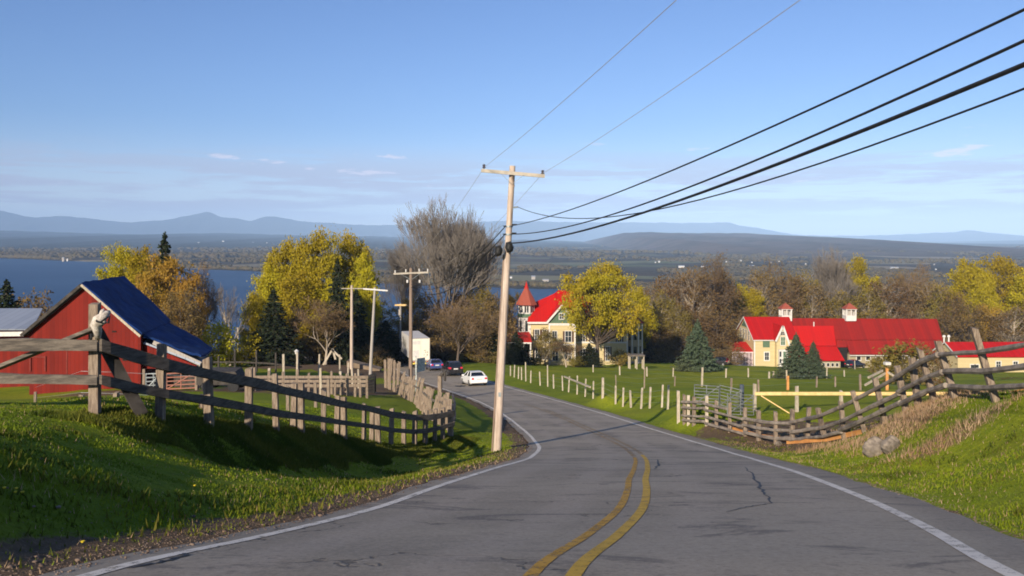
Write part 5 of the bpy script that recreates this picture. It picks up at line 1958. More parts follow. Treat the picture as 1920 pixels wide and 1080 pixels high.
def tube_gate(name, pA, pB, h, mat, label, cat, bars=5, r=0.025, diag=True, group=None, legs=True):
    o = thing(name, pA, label, cat, group)
    off = Vector(pA)
    d = pB - pA
    mb = MB()
    z0, z1 = 0.15, h
    mb.tube([pA + Vector((0, 0, z0)), pA + Vector((0, 0, z1)), pB + Vector((0, 0, z1)), pB + Vector((0, 0, z0)), pA + Vector((0, 0, z0 + 0.001))], r, 6)
    mb.build('frame', mat, o, off)
    for i in range(1, bars):
        mb = MB()
        z = z0 + (z1 - z0) * i / bars
        mb.tube([pA + Vector((0, 0, z)), pB + Vector((0, 0, z))], r * 0.85, 6)
        mb.build('bar', mat, o, off)
    for k in ((0.33, 0.66) if not diag else (0.5,)):
        mb = MB()
        c = pA.lerp(pB, k)
        mb.tube([c + Vector((0, 0, z0)), c + Vector((0, 0, z1))], r * 0.85, 6)
        mb.build('upright', mat, o, off)
    if diag:
        mb = MB()
        mb.tube([pA + Vector((0, -0.03, z0)), pB + Vector((0, -0.03, z1))], r * 0.8, 6)
        mb.build('brace', mat, o, off)
    return o


for (a, da, b, db, h, lb) in ((1302, 43.6, 1348, 43.0, 1.12, 'grey green tubular gate left of the other two beside the log fence'),
                              (1350, 43.2, 1390, 42.6, 1.15, 'middle grey green tubular gate of the three in the paddock'),
                              (1364, 41.4, 1413, 41.8, 1.12, 'grey green tubular gate next to the new yellow rail')):
    tube_gate('metal_gate', gpt(a, da), gpt(b, db), h, MT['gate_green'], lb, 'gate', 6, 0.030, group='tubular gates in the paddock')
p = gpt(1391, 43.4)
bp = thing('gate_post', p, 'short dark blue grey post between the tubular gates', 'post')
mb = MB()
mb.tube([p - Vector((0, 0, 0.2)), p + Vector((0, 0, 1.35))], 0.11, 10)
mb.build('shaft', M('blue_grey_post', (0.09, 0.11, 0.14), (0.06, 0.075, 0.1), 4.0), bp, Vector(p))

# ---- wire fence along the right verge: whitish sawn posts
f6 = thing('verge_fence', gpt(1130, 62), 'wire fence of slim whitish posts along the right verge', 'fence')
off = Vector(f6.location)
vp = [(945, 688, 711), (957, 690, 709), (964, 689, 712), (972, 692, 714), (978, 692, 716), (986, 682, 718), (995, 698, 721), (1013, 697, 723), (1027, 683, 723), (1038, 700, 727), (1055, 700, 728), (1066, 701, 731), (1082, 700, 735), (1097, 702, 736), (1112, 704, 738),
      (1130, 707, 744), (1154, 709, 743), (1168, 712, 747), (1183, 716, 749), (1202, 718, 757), (1218, 719, 759), (1241, 719, 762), (1252, 722, 767)]
line = []
for px, t_, b_ in vp:
    d = float(np.interp(px, [945, 995, 1013, 1055, 1130, 1183, 1252], [108, 93, 88, 78, 62, 57, 52]))
    p = px_on_ground(px, b_, 40, 130)
    d = 0.5 * d + 0.5 * p.y if abs(p.y - d) < 12 else d
    p = gpt(px, d)
    h = (b_ - t_) / FOC * d
    post(f6, off, p, h, 0.12 if px != 1130 else 0.17, MT['wood_pale'], rg, rg.uniform(-0.06, 0.06), cut=0.03)
    line.append(p)
for hh in (0.35, 0.75, 1.1):
    mb = MB()
    mb.tube([q + Vector((0, 0, hh)) for q in line], 0.005, 4)
    mb.build('wire', MT['steel'], f6, off)
mb = MB()
mb.beam(P(1058, 706, 76), P(1107, 726, 65), 0.08, 0.13)
tag(mb.build('fallen_rail', MT['wood_pale'], None, P(1058, 706, 76)), 'pale fallen rail slanting against the verge fence posts', 'rail')


def wire_row(name, label, pts, w_, mat, hscale=1.0, wires=(0.4, 0.9), seed=1, hfix=None):
    """posts from photo pixels (px, top, base)"""
    o = None
    ps = []
    rgg = random.Random(seed)
    for px, t_, b_ in pts:
        p = px_on_ground(px, b_, 20, 200)
        if o is None:
            o = thing(name, p, label, 'fence')
        h = (b_ - t_) / FOC * p.y if hfix is None else hfix
        post(o, Vector(o.location), p, h * hscale, w_ * rgg.uniform(0.85, 1.15), mat, rgg, rgg.uniform(-0.04, 0.04), cut=0.02)
        ps.append(p)
    for hh in wires:
        mb = MB()
        mb.tube([q + Vector((0, 0, hh)) for q in ps], 0.004, 4)
        mb.build('wire', MT['steel'], o, Vector(o.location))
    return o


wire_row('field_fence', 'wire fence on slim grey posts crossing the far side of the right field',
         [(1112, 684, 698), (1162, 686, 703), (1213, 688, 706), (1262, 690, 706), (1316, 689, 724), (1361, 691, 708), (1403, 690, 707), (1442, 697, 709), (1450, 696, 708), (1475, 694, 712), (1518, 693, 710), (1550, 690, 710), (1583, 694, 706), (1603, 676, 692)], 0.16, MT['wood_pale'], seed=3)
wire_row('field_fence', 'nearer wire fence of thin brown posts across the right field',
         [(1155, 703, 722), (1208, 690, 728), (1265, 705, 724), (1371, 709, 731), (1422, 712, 735), (1531, 706, 726), (1566, 706, 726), (1613, 702, 732), (1690, 712, 735)], 0.12, MT['wood_old'], seed=4)
p = px_on_ground(1477, 731, 40, 120)
op = thing('fence_post', p, 'single orange new post standing in the right field', 'post')
post(op, Vector(p), p, (731 - 705) / FOC * p.y, 0.15, MT['wood_orange'], rg)
p = px_on_ground(1663, 731, 40, 120)
op = thing('fence_post', p, 'orange post with a white cap and two slanting struts by the field bush', 'post')
off = Vector(p)
k = p.y / FOC
post(op, off, p, 40 * k, 0.17, MT['wood_orange'], rg)
mb = MB()
mb.box(tuple(p + Vector((-0.15, -0.15, 47 * k))), tuple(p + Vector((0.2, 0.2, 52 * k))))
mb.build('cap', MT['white'], op, off)
for (a, b) in (((1660, 700), (1622, 722)), ((1663, 697), (1690, 713)), ((1655, 695), (1628, 708))):
    mb = MB()
    mb.beam(P(*a, p.y), P(*b, p.y - 1), 0.09, 0.12)
    mb.build('strut', MT['wood_pale'], op, off)

# ---- left pasture furniture
wire_row('pasture_fence', 'wire fence on short grey stakes in the left pasture', [(66, 735, 762), (152, 740, 768), (218, 736, 770), (378, 740, 778)], 0.11, MT['wood_old'], seed=5)
f7 = thing('pen_fence', px_on_ground(590, 738, 30, 120), 'long board fence of brown planks round the left stock pen', 'fence')
off = Vector(f7.location)
dd = f7.location.y
for i, px in enumerate((478, 505, 531, 558, 579, 601, 622, 640, 652, 666, 676, 688)):
    p = gpt(px, dd)
    post(f7, off, p, 1.25 + 0.2 * (i % 3 == 0), 0.15, MT['wood_old'], rg, rg.uniform(-0.02, 0.02))
for z_ in (707, 715, 723):
    mb = MB()
    mb.strip([P(px, z_ + rg.uniform(-0.6, 0.6), dd - 0.12) for px in (462, 510, 560, 610, 650, 690)], 0.05, 0.17, 0.01, rg)
    mb.build('board', MT['wood_old'], f7, off)
wire_row('pen_fence', 'tall slim posts of the wire fence behind the left pen',
         [(504, 690, 730), (532, 664, 725), (557, 661, 716), (598, 664, 705), (602, 690, 745), (637, 665, 700), (637, 696, 740), (652, 680, 716), (661, 690, 722), (672, 692, 728), (674, 667, 686)], 0.15, MT['wood_pale'], seed=6, wires=())
wire_row('pen_fence', 'row of tall grey stakes in front of the left pen boards', [(592, 717, 764), (617, 711, 760), (540, 724, 770), (649, 700, 738), (628, 712, 742)], 0.15, MT['wood_old'], seed=7, wires=())
# dark braced rail and posts further out
f8 = thing('rail_fence', px_on_ground(439, 697, 40, 140), 'dark single rail fence on dark posts beyond the barn', 'fence')
off = Vector(f8.location)
dd = f8.location.y
for px, t_ in ((410, 668), (440, 655), (481, 657), (517, 661), (560, 672)):
    p = gpt(px, dd)
    post(f8, off, p, P(px, t_, dd).z - p.z, 0.17, MT['rail_dark'], rg)
mb = MB()
mb.strip([P(px, py, dd) for px, py in ((400, 679), (450, 679), (500, 681), (566, 688))], 0.06, 0.16)
mb.build('rail', MT['rail_dark'], f8, off)
# tall gateway with a cross beam
gw = thing('gateway', px_on_ground(425, 680, 50, 150), 'tall rustic gateway of two pale posts and a cross beam by the lake view', 'gateway')
off = Vector(gw.location)
dd = off.y
for px, t_ in ((425, 619), (446, 614)):
    p = gpt(px, dd)
    post(gw, off, p, P(px, t_, dd).z - p.z, 0.24, MT['wood_pale'], rg)
mb = MB()
mb.beam(P(398, 641, dd - 0.1), P(450, 640, dd - 0.1), 0.1, 0.22)
mb.build('cross_beam', MT['wood_pale'], gw, off)
# sawbuck frame
sb = thing('timber_frame', px_on_ground(606, 684, 50, 150), 'leaning A shaped timber prop standing at the back of the farm yard', 'prop')
off = Vector(sb.location)
dd = off.y
for a, b in (((606, 684), (624, 654)), ((624, 654), (629, 674)), ((622, 655), (641, 673))):
    mb = MB()
    mb.beam(P(*a, dd), P(*b, dd), 0.14, 0.22)
    mb.build('leg', MT['wood_pale'], sb, off)
# yard lantern on a post
lt = thing('lantern_post', px_on_ground(557, 690, 40, 150), 'white capped yard lantern on a slim post below the yellow trees', 'lantern')
off = Vector(lt.location)
mb = MB()
mb.tube([off, P(556, 664, off.y)], 0.06, 8)
mb.build('post', MT['pole_grey'], lt, off)
c = P(556, 664, off.y)
mb = MB()
mb.cone(c, 0.14, 0.24, 0.34, 8)
mb.cone(c + Vector((0, 0, 0.34)), 0.30, 0.05, 0.2, 8)
mb.build('lamp_head', MT['white'], lt, off)
# wooden ramp or fallen panel beside the poles
p = px_on_ground(690, 694, 60, 150)
mb = MB()
k = p.y / FOC
mb.hexa([(p.x - 40 * k, p.y, p.z - 0.1), (p.x + 22 * k, p.y, p.z - 0.1), (p.x + 22 * k, p.y + 2, p.z - 0.1), (p.x - 40 * k, p.y + 2, p.z - 0.1)],
        [(p.x - 40 * k, p.y, p.z + 17 * k), (p.x + 22 * k, p.y, p.z + 1 * k), (p.x + 22 * k, p.y + 2, p.z + 1 * k), (p.x - 40 * k, p.y + 2, p.z + 17 * k)])
tag(mb.build('earth_ramp', M('earth_bank', (0.24, 0.18, 0.12), (0.17, 0.125, 0.085), 1.5, 0.95, 0.4), None, Vector(p)), kind='structure')

# gates and wagon by the barn
gA, gB = gpt(262, 55.3), gpt(310, 55.3)
tube_gate('metal_gate', gpt(274, 55.0), gpt(302, 55.0), 1.15, MT['steel'], 'silver tubular gate in front of the red barn', 'gate', 4, 0.05)
tube_gate('metal_gate', gpt(313, 55.2), gpt(366, 55.0), 1.15, MT['gate_red'], 'rusty red tubular gate under the barn lean-to', 'gate', 4, 0.05)
for px, lb in ((270, 'weathered post between the barn wall and the silver gate'), (369, 'pale post at the right end of the rusty gate')):
    p = gpt(px, 55)
    o = thing('fence_post', p, lb, 'post')
    post(o, Vector(p), p, 1.45, 0.17, MT['wood_old'], rg)
# dark hay wagon in the shade right of the barn
wp = px_on_ground(418, 733, 30, 90)
wg = thing('farm_wagon', wp, 'dark low farm wagon parked right of the red barn', 'wagon')
off = Vector(wp)
d = wp.y
a, b = P(368, 722, d), P(456, 697, d)
mb = MB()
mb.hexa([(a.x, d, a.z), (b.x, d, a.z), (b.x - 0.2, d + 1.9, a.z), (a.x + 0.2, d + 1.9, a.z)], [(a.x, d, b.z), (b.x - 0.5, d, b.z), (b.x - 0.7, d + 1.9, b.z), (a.x + 0.2, d + 1.9, b.z)])
mb.build('bed', MT['rail_dark'], wg, off)
for px in (388, 438):
    for dy in (0.1, 1.6):
        c = P(px, 724, d) + Vector((0, dy - 0.2, 0))
        mb = MB()
        mb.tube([c, c + Vector((0, 0.2, 0))], 0.34, 14)
        mb.build('wheel', MT['tyre'], wg, off)
mb = MB()
mb.beam((b.x - 0.3, d + 0.9, a.z), (b.x + 1.3, d + 0.7, a.z - 0.35), 0.08, 0.08)
mb.build('drawbar', MT['steel'], wg, off)
# black mesh feeder by the pen
p = px_on_ground(692, 737, 40, 100)
fd = thing('feeder', p, 'black wire hay feeder at the right end of the left pen', 'feeder')
off = Vector(p)
k = p.y / FOC
for i, (x0, x1, h0, h1) in enumerate(((-12, 10, 28, 36),)):
    A_, B_ = p + Vector((x0 * k, 0, 0)), p + Vector((x1 * k, 0, 0))
    mb = MB()
    for dy in (0, 0.5):
        D_ = Vector((0, dy, 0))
        mb.tube([A_ + D_, A_ + D_ + Vector((0, 0, h0 * k)), B_ + D_ + Vector((0, 0, h1 * k)), B_ + D_], 0.05, 6)
        for z_ in range(1, 6):
            mb.tube([A_ + D_ + Vector((0, 0, h0 * k * z_ / 6)), B_ + D_ + Vector((0, 0, h1 * k * z_ / 6))], 0.028, 5)
        for z_ in range(1, 7):
            q = A_.lerp(B_, z_ / 7) + D_
            mb.tube([q, q + Vector((0, 0, (h0 + (h1 - h0) * z_ / 7) * k))], 0.028, 5)
    mb.build('frame', MT['black'], fd, off)
    mb = MB()
    mb.box(tuple(A_ + Vector((0.05, 0.15, 0.0))), tuple(B_ + Vector((-0.05, 0.4, 22 * k))))
    mb.build('hay', MT['rail_dark'], fd, off)

# ---- boulder on the right verge
def rock(px, py, size, label, seed, flat=0.75):
    p = px_on_ground(px, py, 8, 60)
    rgk = random.Random(seed)
    import bmesh
    bm = bmesh.new()
    bmesh.ops.create_icosphere(bm, subdivisions=4, radius=1)
    o1, o2, o3 = rgk.uniform(0, 9), rgk.uniform(0, 9), rgk.uniform(0, 9)
    cuts = [Vector((rgk.uniform(-1, 1), rgk.uniform(-1, 1), rgk.uniform(-0.3, 1))).normalized() for _ in range(11)]
    for v in bm.verts:
        c = v.co
        for cu in cuts:
            dd_ = c.dot(cu)
            if dd_ > 0.72:
                c -= cu * (dd_ - 0.72) * 0.95
        n = 0.04 * math.sin(7 * c.x + o1) * math.cos(6 * c.y + o2) + 0.03 * math.sin(15 * c.z + o3 + 9 * c.x)
        v.co = c * (1 + n)
        v.co.x *= size * 1.1
        v.co.y *= size * 0.8
        v.co.z *= size * flat
    me = bpy.data.meshes.new('boulder')
    bm.to_mesh(me)
    bm.free()
    me.materials.append(MT['stone'])
    o = bpy.data.objects.new('boulder', me)
    o.location = p + Vector((0, 0.2, size * flat * 0.45))
    COL.objects.link(o)
    tag(o, label, 'boulder')


rock(1648, 852, 0.36, 'pale angular boulder at the foot of the right bank', 3, 0.95)
rock(1678, 846, 0.27, 'greyer boulder just right of the pale one', 5, 0.95)
rock(1462, 836, 0.14, 'small dark stone beside the foot of a log fence post', 7)
rock(170, 1062, 0.045, 'small pale stone in the gravel at the lower left', 8)
rock(150, 1028, 0.03, 'tiny stone in the dirt at the lower left', 9)
rock(70, 1072, 0.035, 'small stone in the dirt near the lower left corner', 10)

# ------------------------------------------------------------------ utility poles and wires
def upole(name, base, top, r0, r1, mat, label, n=14):
    o = thing(name, base, label, 'utility pole')
    mb = MB()
    mb.tube([base - Vector((0, 0, 0.5)), base.lerp(top, 0.33), base.lerp(top, 0.66), top], [r0, r0 * 0.67 + r1 * 0.33, r0 * 0.33 + r1 * 0.67, r1], n)
    mb.build('shaft', mat, o, Vector(base), smooth=False)
    return o


base = gpt(931, 31.2)
top = P(961, 311, 31.2)
up = upole('utility_pole', base, top, 0.148, 0.105, MT['pole'], 'tall pale utility pole leaning right, nearest the road bend', 18)
off = Vector(base)
aL, aR = P(902, 319.5, 30.9), P(1021, 331, 31.2)
aL.y, aR.y = 30.95, 31.0
mb = MB()
mb.beam(aL, aR, 0.10, 0.125, (0, 0, 1))
arm = mb.build('crossarm', MT['arm'], up, off)
for a, b in (((938, 324), (957, 343)), ((982, 328), (962, 344))):
    mb = MB()
    mb.beam(P(*a, 30.9), P(*b, 30.95), 0.012, 0.045, (0, -1, 0))
    mb.build('brace', MT['steel'], up, off)
for px, py in ((907.5, 318), (1017.5, 329)):
    mb = MB()
    q = P(px, py, 30.97)
    mb.cone(q, 0.02, 0.02, 0.08, 8)
    mb.cone(q + Vector((0, 0, 0.06)), 0.065, 0.05, 0.05, 10)
    mb.cone(q + Vector((0, 0, 0.11)), 0.035, 0.035, 0.03, 10)
    mb.cone(q + Vector((0, 0, 0.14)), 0.06, 0.045, 0.05, 10)
    mb.build('insulator', MT['porcelain'], up, off)
mb = MB()
mb.tube([P(963, 342, 31.02), P(960, 380, 31.02), P(957, 424, 31.0)], 0.014, 6)
mb.tube([P(960, 330, 30.98), P(964, 350, 31.0)], 0.03, 6)
mb.build('ground_wire', MT['pole_brown'], up, off)
for py in (424, 439):
    mb = MB()
    cxp = 931 + (820 - py) / 509 * 30
    q = P(cxp, py, 31.2)
    mb.cone(q - Vector((0, 0, 0.04)), 0.145, 0.145, 0.06, 16)
    mb.build('band', MT['steel'], up, off)
for (px, py, r, L_) in ((955, 463, 0.17, 0.24), (935, 470, 0.15, 0.26)):
    q = P(px, py, 30.85)
    mb = MB()
    mb.tube([q + Vector((-0.12, 0, -L_ / 2)), q + Vector((-0.02, 0, -L_ / 3)), q + Vector((0.02, 0, L_ / 3)), q + Vector((0.1, 0, L_ / 2))], [r * 0.6, r, r, r * 0.6], 14)
    mb.build('splice_box', MT['black'], up, off)
mb = MB()
mb.tube([base + Vector((-0.17, 0.03, -0.1)), base.lerp(top, 0.69) + Vector((-0.14, 0.03, 0))], 0.03, 8)
mb.build('conduit', MT['pole_brown'], up, off)
mb = MB()
mb.tube([P(963, 389, 31.1), P(971, 388, 31.0)], 0.03, 6)
mb.build('hook', MT['steel'], up, off)

mb = MB()
tg = base.lerp(top, 0.20)
mb.box((tg.x - 0.05, tg.y - 0.150, tg.z - 0.08), (tg.x + 0.05, tg.y - 0.136, tg.z + 0.08))
mb.build('number_tag', MT['steel'], up, off)
for k_ in (0.955, 0.975):
    mb = MB()
    q = base.lerp(top, k_)
    mb.tube([q + Vector((0, -0.16, 0)), q + Vector((0, 0.16, 0))], 0.014, 6)
    mb.build('bolt', MT['steel'], up, off)
for (px, py) in ((944, 424), (969, 421), (943, 439), (968, 437)):
    mb = MB()
    q = P(px, py, 31.05)
    mb.tube([q, q.lerp(P(957, py, 31.2), 0.7)], 0.022, 6)
    mb.build('clamp', MT['black'], up, off)
base = gpt(770, 66)
up2 = upole('utility_pole', base, P(770.5, 503, 66), 0.16, 0.115, MT['pole_brown'], 'brown utility pole with a wide crossarm, second along the left side')
off = Vector(base)
mb = MB()
mb.beam(P(738, 513.5, 65.85), P(803, 510.5, 65.85), 0.1, 0.13)
mb.build('crossarm', MT['arm'], up2, off)
for a, b in (((752, 514), (769, 524)), ((789, 512), (772, 524))):
    mb = MB()
    mb.beam(P(*a, 65.8), P(*b, 65.8), 0.02, 0.05, (0, -1, 0))
    mb.build('brace', MT['steel'], up2, off)
for px, py in ((741, 511), (761, 509), (786, 508), (802, 508)):
    mb = MB()
    q = P(px, py, 65.85)
    mb.cone(q - Vector((0, 0, 0.05)), 0.05, 0.05, 0.22, 8)
    mb.build('insulator', MT['white'], up2, off)
for px in (764, 787):
    mb = MB()
    q = P(px, 530, 65.8)
    mb.cone(q, 0.08, 0.08, 0.22, 10)
    mb.build('cutout', MT['white'], up2, off)

base = gpt(750, 134)
up3 = upole('utility_pole', base, P(751, 569, 134), 0.17, 0.13, MT['pole_grey'], 'distant utility pole with transformer can and a street lamp arm')
off = Vector(base)
mb = MB()
mb.beam(P(740, 572, 133.8), P(763, 572, 133.8), 0.14, 0.26)
mb.build('crossarm', MT['wood_new'], up3, off)
mb = MB()
mb.cone(P(750, 591, 133.7), 0.24, 0.24, 0.9, 12)
mb.build('transformer', MT['pole_grey'], up3, off)
mb = MB()
mb.tube([P(748, 601, 133.8), P(742, 597, 133.6), P(734, 594, 133.4), P(727, 593, 133.2)], 0.05, 6)
la = mb.build('lamp_arm', MT['steel'], up3, off)
mb = MB()
mb.tube([P(729, 592.5, 133.2), P(724, 592.6, 133.2), P(719, 593.2, 133.2)], [0.12, 0.24, 0.10], 8)
mb.build('lamp_head', MT['white'], la, off)

base = gpt(659, 100)
up4 = upole('utility_pole', base, P(659.5, 535, 100), 0.2, 0.14, MT['pole'], 'pale utility pole with a thin crossarm, left of the brown one')
off = Vector(base)
mb = MB()
mb.beam(P(640, 541, 99.8), P(684, 541, 99.8), 0.07, 0.09)
mb.build('crossarm', MT['arm'], up4, off)
base = gpt(694, 97)
up5 = upole('utility_pole', base, P(703, 539, 97), 0.19, 0.13, MT['pole_grey'], 'grey leaning utility pole with a white crossarm between two others')
off = Vector(base)
mb = MB()
mb.beam(P(681, 541.5, 96.8), P(727, 545, 96.8), 0.11, 0.16)
mb.build('crossarm', MT['white'], up5, off)


def wire(pts, r, label, name='power_line', cat='power line', group=None, mat='black'):
    mb = MB()
    mb.tube(pts, r, 5)
    o = mb.build(name, MT[mat], None, Vector(pts[0]))
    return tag(o, label, cat, group)


def overhead(p0, x_at0, pix, label, r, yend=-24.0, gap=0.0, **kw):
    """span from a pole point toward the viewer and past: straight in plan, height fitted to photo pixels"""
    ys, zs = [p0.y], [p0.z]
    for px, py in pix:
        # x(y) = x0 + (p0.x - x0) * y / p0.y
        kx = (p0.x - x_at0) / p0.y
        y = x_at0 / ((px - CX) / FOC - kx)
        ys.append(y)
        zs.append(-(py - HY) / FOC * y)
    deg = min(2, len(pix))
    co = np.polyfit(ys, zs, deg)
    co[-1] += p0.z - np.polyval(co, p0.y)
    pts = []
    for k in range(61):
        y = p0.y + (yend - p0.y) * k / 60
        x = x_at0 + (p0.x - x_at0) * y / p0.y
        pts.append(Vector((x, y, float(np.polyval(co, y)))))
    return wire(pts, r, label, **kw)


overhead(P(907.5, 314, 30.97), 4.9, [(1090, 160), (1268, 0)], 'thin bare conductor rising from the left insulator of the near pole', 0.006, mat='pole_grey')
overhead(P(1017.5, 325, 30.97), 6.4, [(1250, 175), (1500, 0)], 'thin bare conductor rising from the right insulator of the near pole', 0.006, mat='pole_grey')
overhead(P(957, 424, 31.0), 5.2, [(1100, 381), (1500, 219), (1920, 12)], 'black cable, uppermost of the heavy ones above the road', 0.014)
overhead(P(957, 439, 31.0), 5.3, [(1160, 399), (1500, 264), (1920, 79)], 'black cable, second from the top of the heavy ones', 0.016)
overhead(P(958, 456, 31.0), 5.4, [(1160, 415), (1500, 288), (1920, 126)], 'thickest black bundled cable above the road', 0.024)
overhead(P(971, 388, 31.0), 5.2, [(1130, 404), (1330, 373), (1500, 322), (1920, 158)], 'thinnest black cable sagging lowest toward the viewer', 0.011)


def span(a, b, sag, r, label, mat='black', **kw):
    pts = []
    for k in range(25):
        t_ = k / 24
        p = a.lerp(b, t_)
        p.z -= sag * 4 * t_ * (1 - t_)
        pts.append(p)
    return wire(pts, r, label, mat=mat, **kw)


span(P(948, 424, 31.1), P(771, 528, 65.9), 1.0, 0.018, 'black cable, upper of three dropping from the near pole to the brown pole')
span(P(947, 439, 31.1), P(771, 533, 65.9), 1.05, 0.018, 'black cable, middle of three dropping from the near pole to the brown pole')
span(P(936, 470, 31.0), P(771, 539, 65.9), 1.0, 0.026, 'black cable, lowest of three dropping from the near pole to the brown pole')
span(P(907.5, 314, 30.97), P(741, 509, 65.85), 0.7, 0.006, 'thin conductor from the near pole to the left end of the brown pole crossarm', 'pole_grey')
span(P(1017.5, 325, 30.97), P(802, 507, 65.85), 0.7, 0.006, 'thin conductor from the near pole to the right end of the brown pole crossarm', 'pole_grey')
span(P(741, 509, 65.85), P(741, 571, 133.8), 1.2, 0.012, 'thin conductor from the brown pole to the distant lamp pole, left side', 'pole_grey')
span(P(802, 507, 65.85), P(762, 571, 133.8), 1.2, 0.012, 'thin conductor from the brown pole to the distant lamp pole, right side', 'pole_grey')
span(P(683, 541, 99.8), P(682, 541.5, 96.8), 0.02, 0.01, 'short wire joining the two close poles', 'pole_grey')

# ------------------------------------------------------------------ vehicles
def loft(mb, secs):
    """secs: list of rings (equal length) of points"""
    base = len(mb.v)
    n = len(secs[0])
    for r_ in secs:
        mb.v += [tuple(p) for p in r_]
    for i in range(len(secs) - 1):
        for k in range(n):
            k2 = (k + 1) % n
            mb.f.append((base + i * n + k, base + i * n + k2, base + (i + 1) * n + k2, base + (i + 1) * n + k))
    mb.f.append(tuple(base + k for k in reversed(range(n))))
    mb.f.append(tuple(base + (len(secs) - 1) * n + k for k in range(n)))


def car(name, label, px, d, heading, paint, kind='sedan', wid=1.8, cat='car', side=1.0):
    x = (px - CX) / FOC * d
    z = road_z(x, d) if abs(float(road_near(x, d)[0][0])) < 4 else H(x, d)
    o = thing(name, (x, d, z), label, cat, 'vehicles on the road' if name != 'parked_truck' else None)
    # slope of the road under it
    z2 = road_z(x + math.sin(heading) * 4, d + math.cos(heading) * 4) if name != 'parked_truck' else z
    o.rotation_euler = (math.atan2(z2 - z, 4), 0, -heading)
    L_ = 4.5 if kind == 'sedan' else 4.6
    hb = 0.95 if kind == 'sedan' else 1.05
    ht = 1.45 if kind == 'sedan' else 1.72
    w2 = wid / 2
    # body along +y (nose), rear at y=0
    if kind == 'sedan':
        prof = [(0.0, 0.45, 0.80), (0.06, 0.34, 0.98), (0.35, 0.24, 1.04), (0.9, 0.2, 1.02), (2.0, 0.19, 0.98), (3.1, 0.19, 0.95), (3.9, 0.22, 0.86), (4.35, 0.28, 0.72), (4.5, 0.38, 0.58)]
        roof = [(0.55, 1.02, 0.80), (1.05, 1.36, 0.66), (1.7, ht, 0.62), (2.5, 1.42, 0.62), (3.3, 0.97, 0.78)]
    else:
        prof = [(0.0, 0.50, 1.00), (0.06, 0.36, 1.08), (0.5, 0.28, 1.10), (1.2, 0.24, 1.08), (2.2, 0.24, 1.06), (3.2, 0.24, 1.04), (4.0, 0.28, 0.98), (4.45, 0.34, 0.82), (4.6, 0.45, 0.65)]
        roof = [(0.12, 1.08, 0.84), (0.42, 1.60, 0.72), (0.9, ht, 0.68), (2.3, 1.70, 0.68), (3.35, 1.05, 0.80)]
    mb = MB()
    secs = []
    for i, (y, zb, zt) in enumerate(prof):
        ww = w2 * (0.90 if i in (0, len(prof) - 1) else 0.97 if i in (1, len(prof) - 2) else 1.0)
        zm = (zb + zt) / 2
        secs.append([(-ww * 0.9, y, zb), (ww * 0.9, y, zb), (ww, y, zb + 0.15), (ww, y, zm + 0.12), (ww * 0.93, y, zt - 0.03), (ww * 0.7, y, zt), (-ww * 0.7, y, zt), (-ww * 0.93, y, zt - 0.03), (-ww, y, zm + 0.12), (-ww, y, zb + 0.15)])
    loft(mb, secs)
    body = mb.build('body', paint, o, smooth=False)
    mb = MB()
    secs = []
    for y, zt, f in roof:
        zb = hb - 0.05
        wt_ = w2 * f
        secs.append([(-w2 * 0.90, y, zb), (w2 * 0.90, y, zb), (wt_ + 0.04, y, zt - 0.06), (wt_ - 0.08, y, zt), (-wt_ + 0.08, y, zt), (-wt_ - 0.04, y, zt - 0.06)])
    loft(mb, secs)
    mb.build('cabin', MT['carglass'], o)
    # painted roof skin and pillars
    mb = MB()
    top = roof[1:-1]
    for a, b in zip(top[:-1], top[1:]):
        wa, wb = w2 * a[2], w2 * b[2]
        mb.hexa([(-wa, a[0], a[1] + 0.002), (wa, a[0], a[1] + 0.002), (wb, b[0], b[1] + 0.002), (-wb, b[0], b[1] + 0.002)],
                [(-wa * .96, a[0], a[1] + 0.03), (wa * .96, a[0], a[1] + 0.03), (wb * .96, b[0], b[1] + 0.03), (-wb * .96, b[0], b[1] + 0.03)])
    for s in (-1, 1):
        a, b = roof[0], roof[1]
        mb.beam((s * w2 * 0.86, a[0] - 0.02, a[1] - 0.03), (s * w2 * b[2], b[0], b[1]), 0.10, 0.07)
        a, b = roof[-1], roof[-2]
        mb.beam((s * w2 * 0.86, a[0] + 0.02, a[1] - 0.03), (s * w2 * b[2], b[0], b[1]), 0.08, 0.06)
        mb.beam((s * w2 * 0.90, 1.9, hb), (s * (w2 * 0.66), 1.9, ht - 0.04), 0.09, 0.05, (0, 1, 0))
    mb.build('roof', paint, o)
    zl = 0.78 if kind == 'sedan' else 0.98
    for s in (-1, 1):
        mb = MB()
        mb.hexa([(s * w2 * 0.60, -0.02, zl - 0.09), (s * w2 * 0.89, -0.015, zl - 0.09), (s * w2 * 0.96, 0.25, zl - 0.07), (s * w2 * 0.6, 0.1, zl - 0.07)],
                [(s * w2 * 0.60, 0.0, zl + 0.09), (s * w2 * 0.89, 0.01, zl + 0.10), (s * w2 * 0.96, 0.28, zl + 0.09), (s * w2 * 0.6, 0.12, zl + 0.09)])
        mb.build('tail_light', MT['taillight'], o)
    mb = MB()
    mb.box((-0.26, -0.03, 0.66 if kind == 'sedan' else 0.80), (0.26, 0.02, 0.80 if kind == 'sedan' else 0.94))
    mb.build('number_plate', MT['white'], o)
    mb = MB()
    mb.box((-w2 * 0.85, -0.06, 0.36), (w2 * 0.85, 0.05, 0.50))
    mb.build('bumper', MT['black'] if kind != 'sedan' else paint, o)
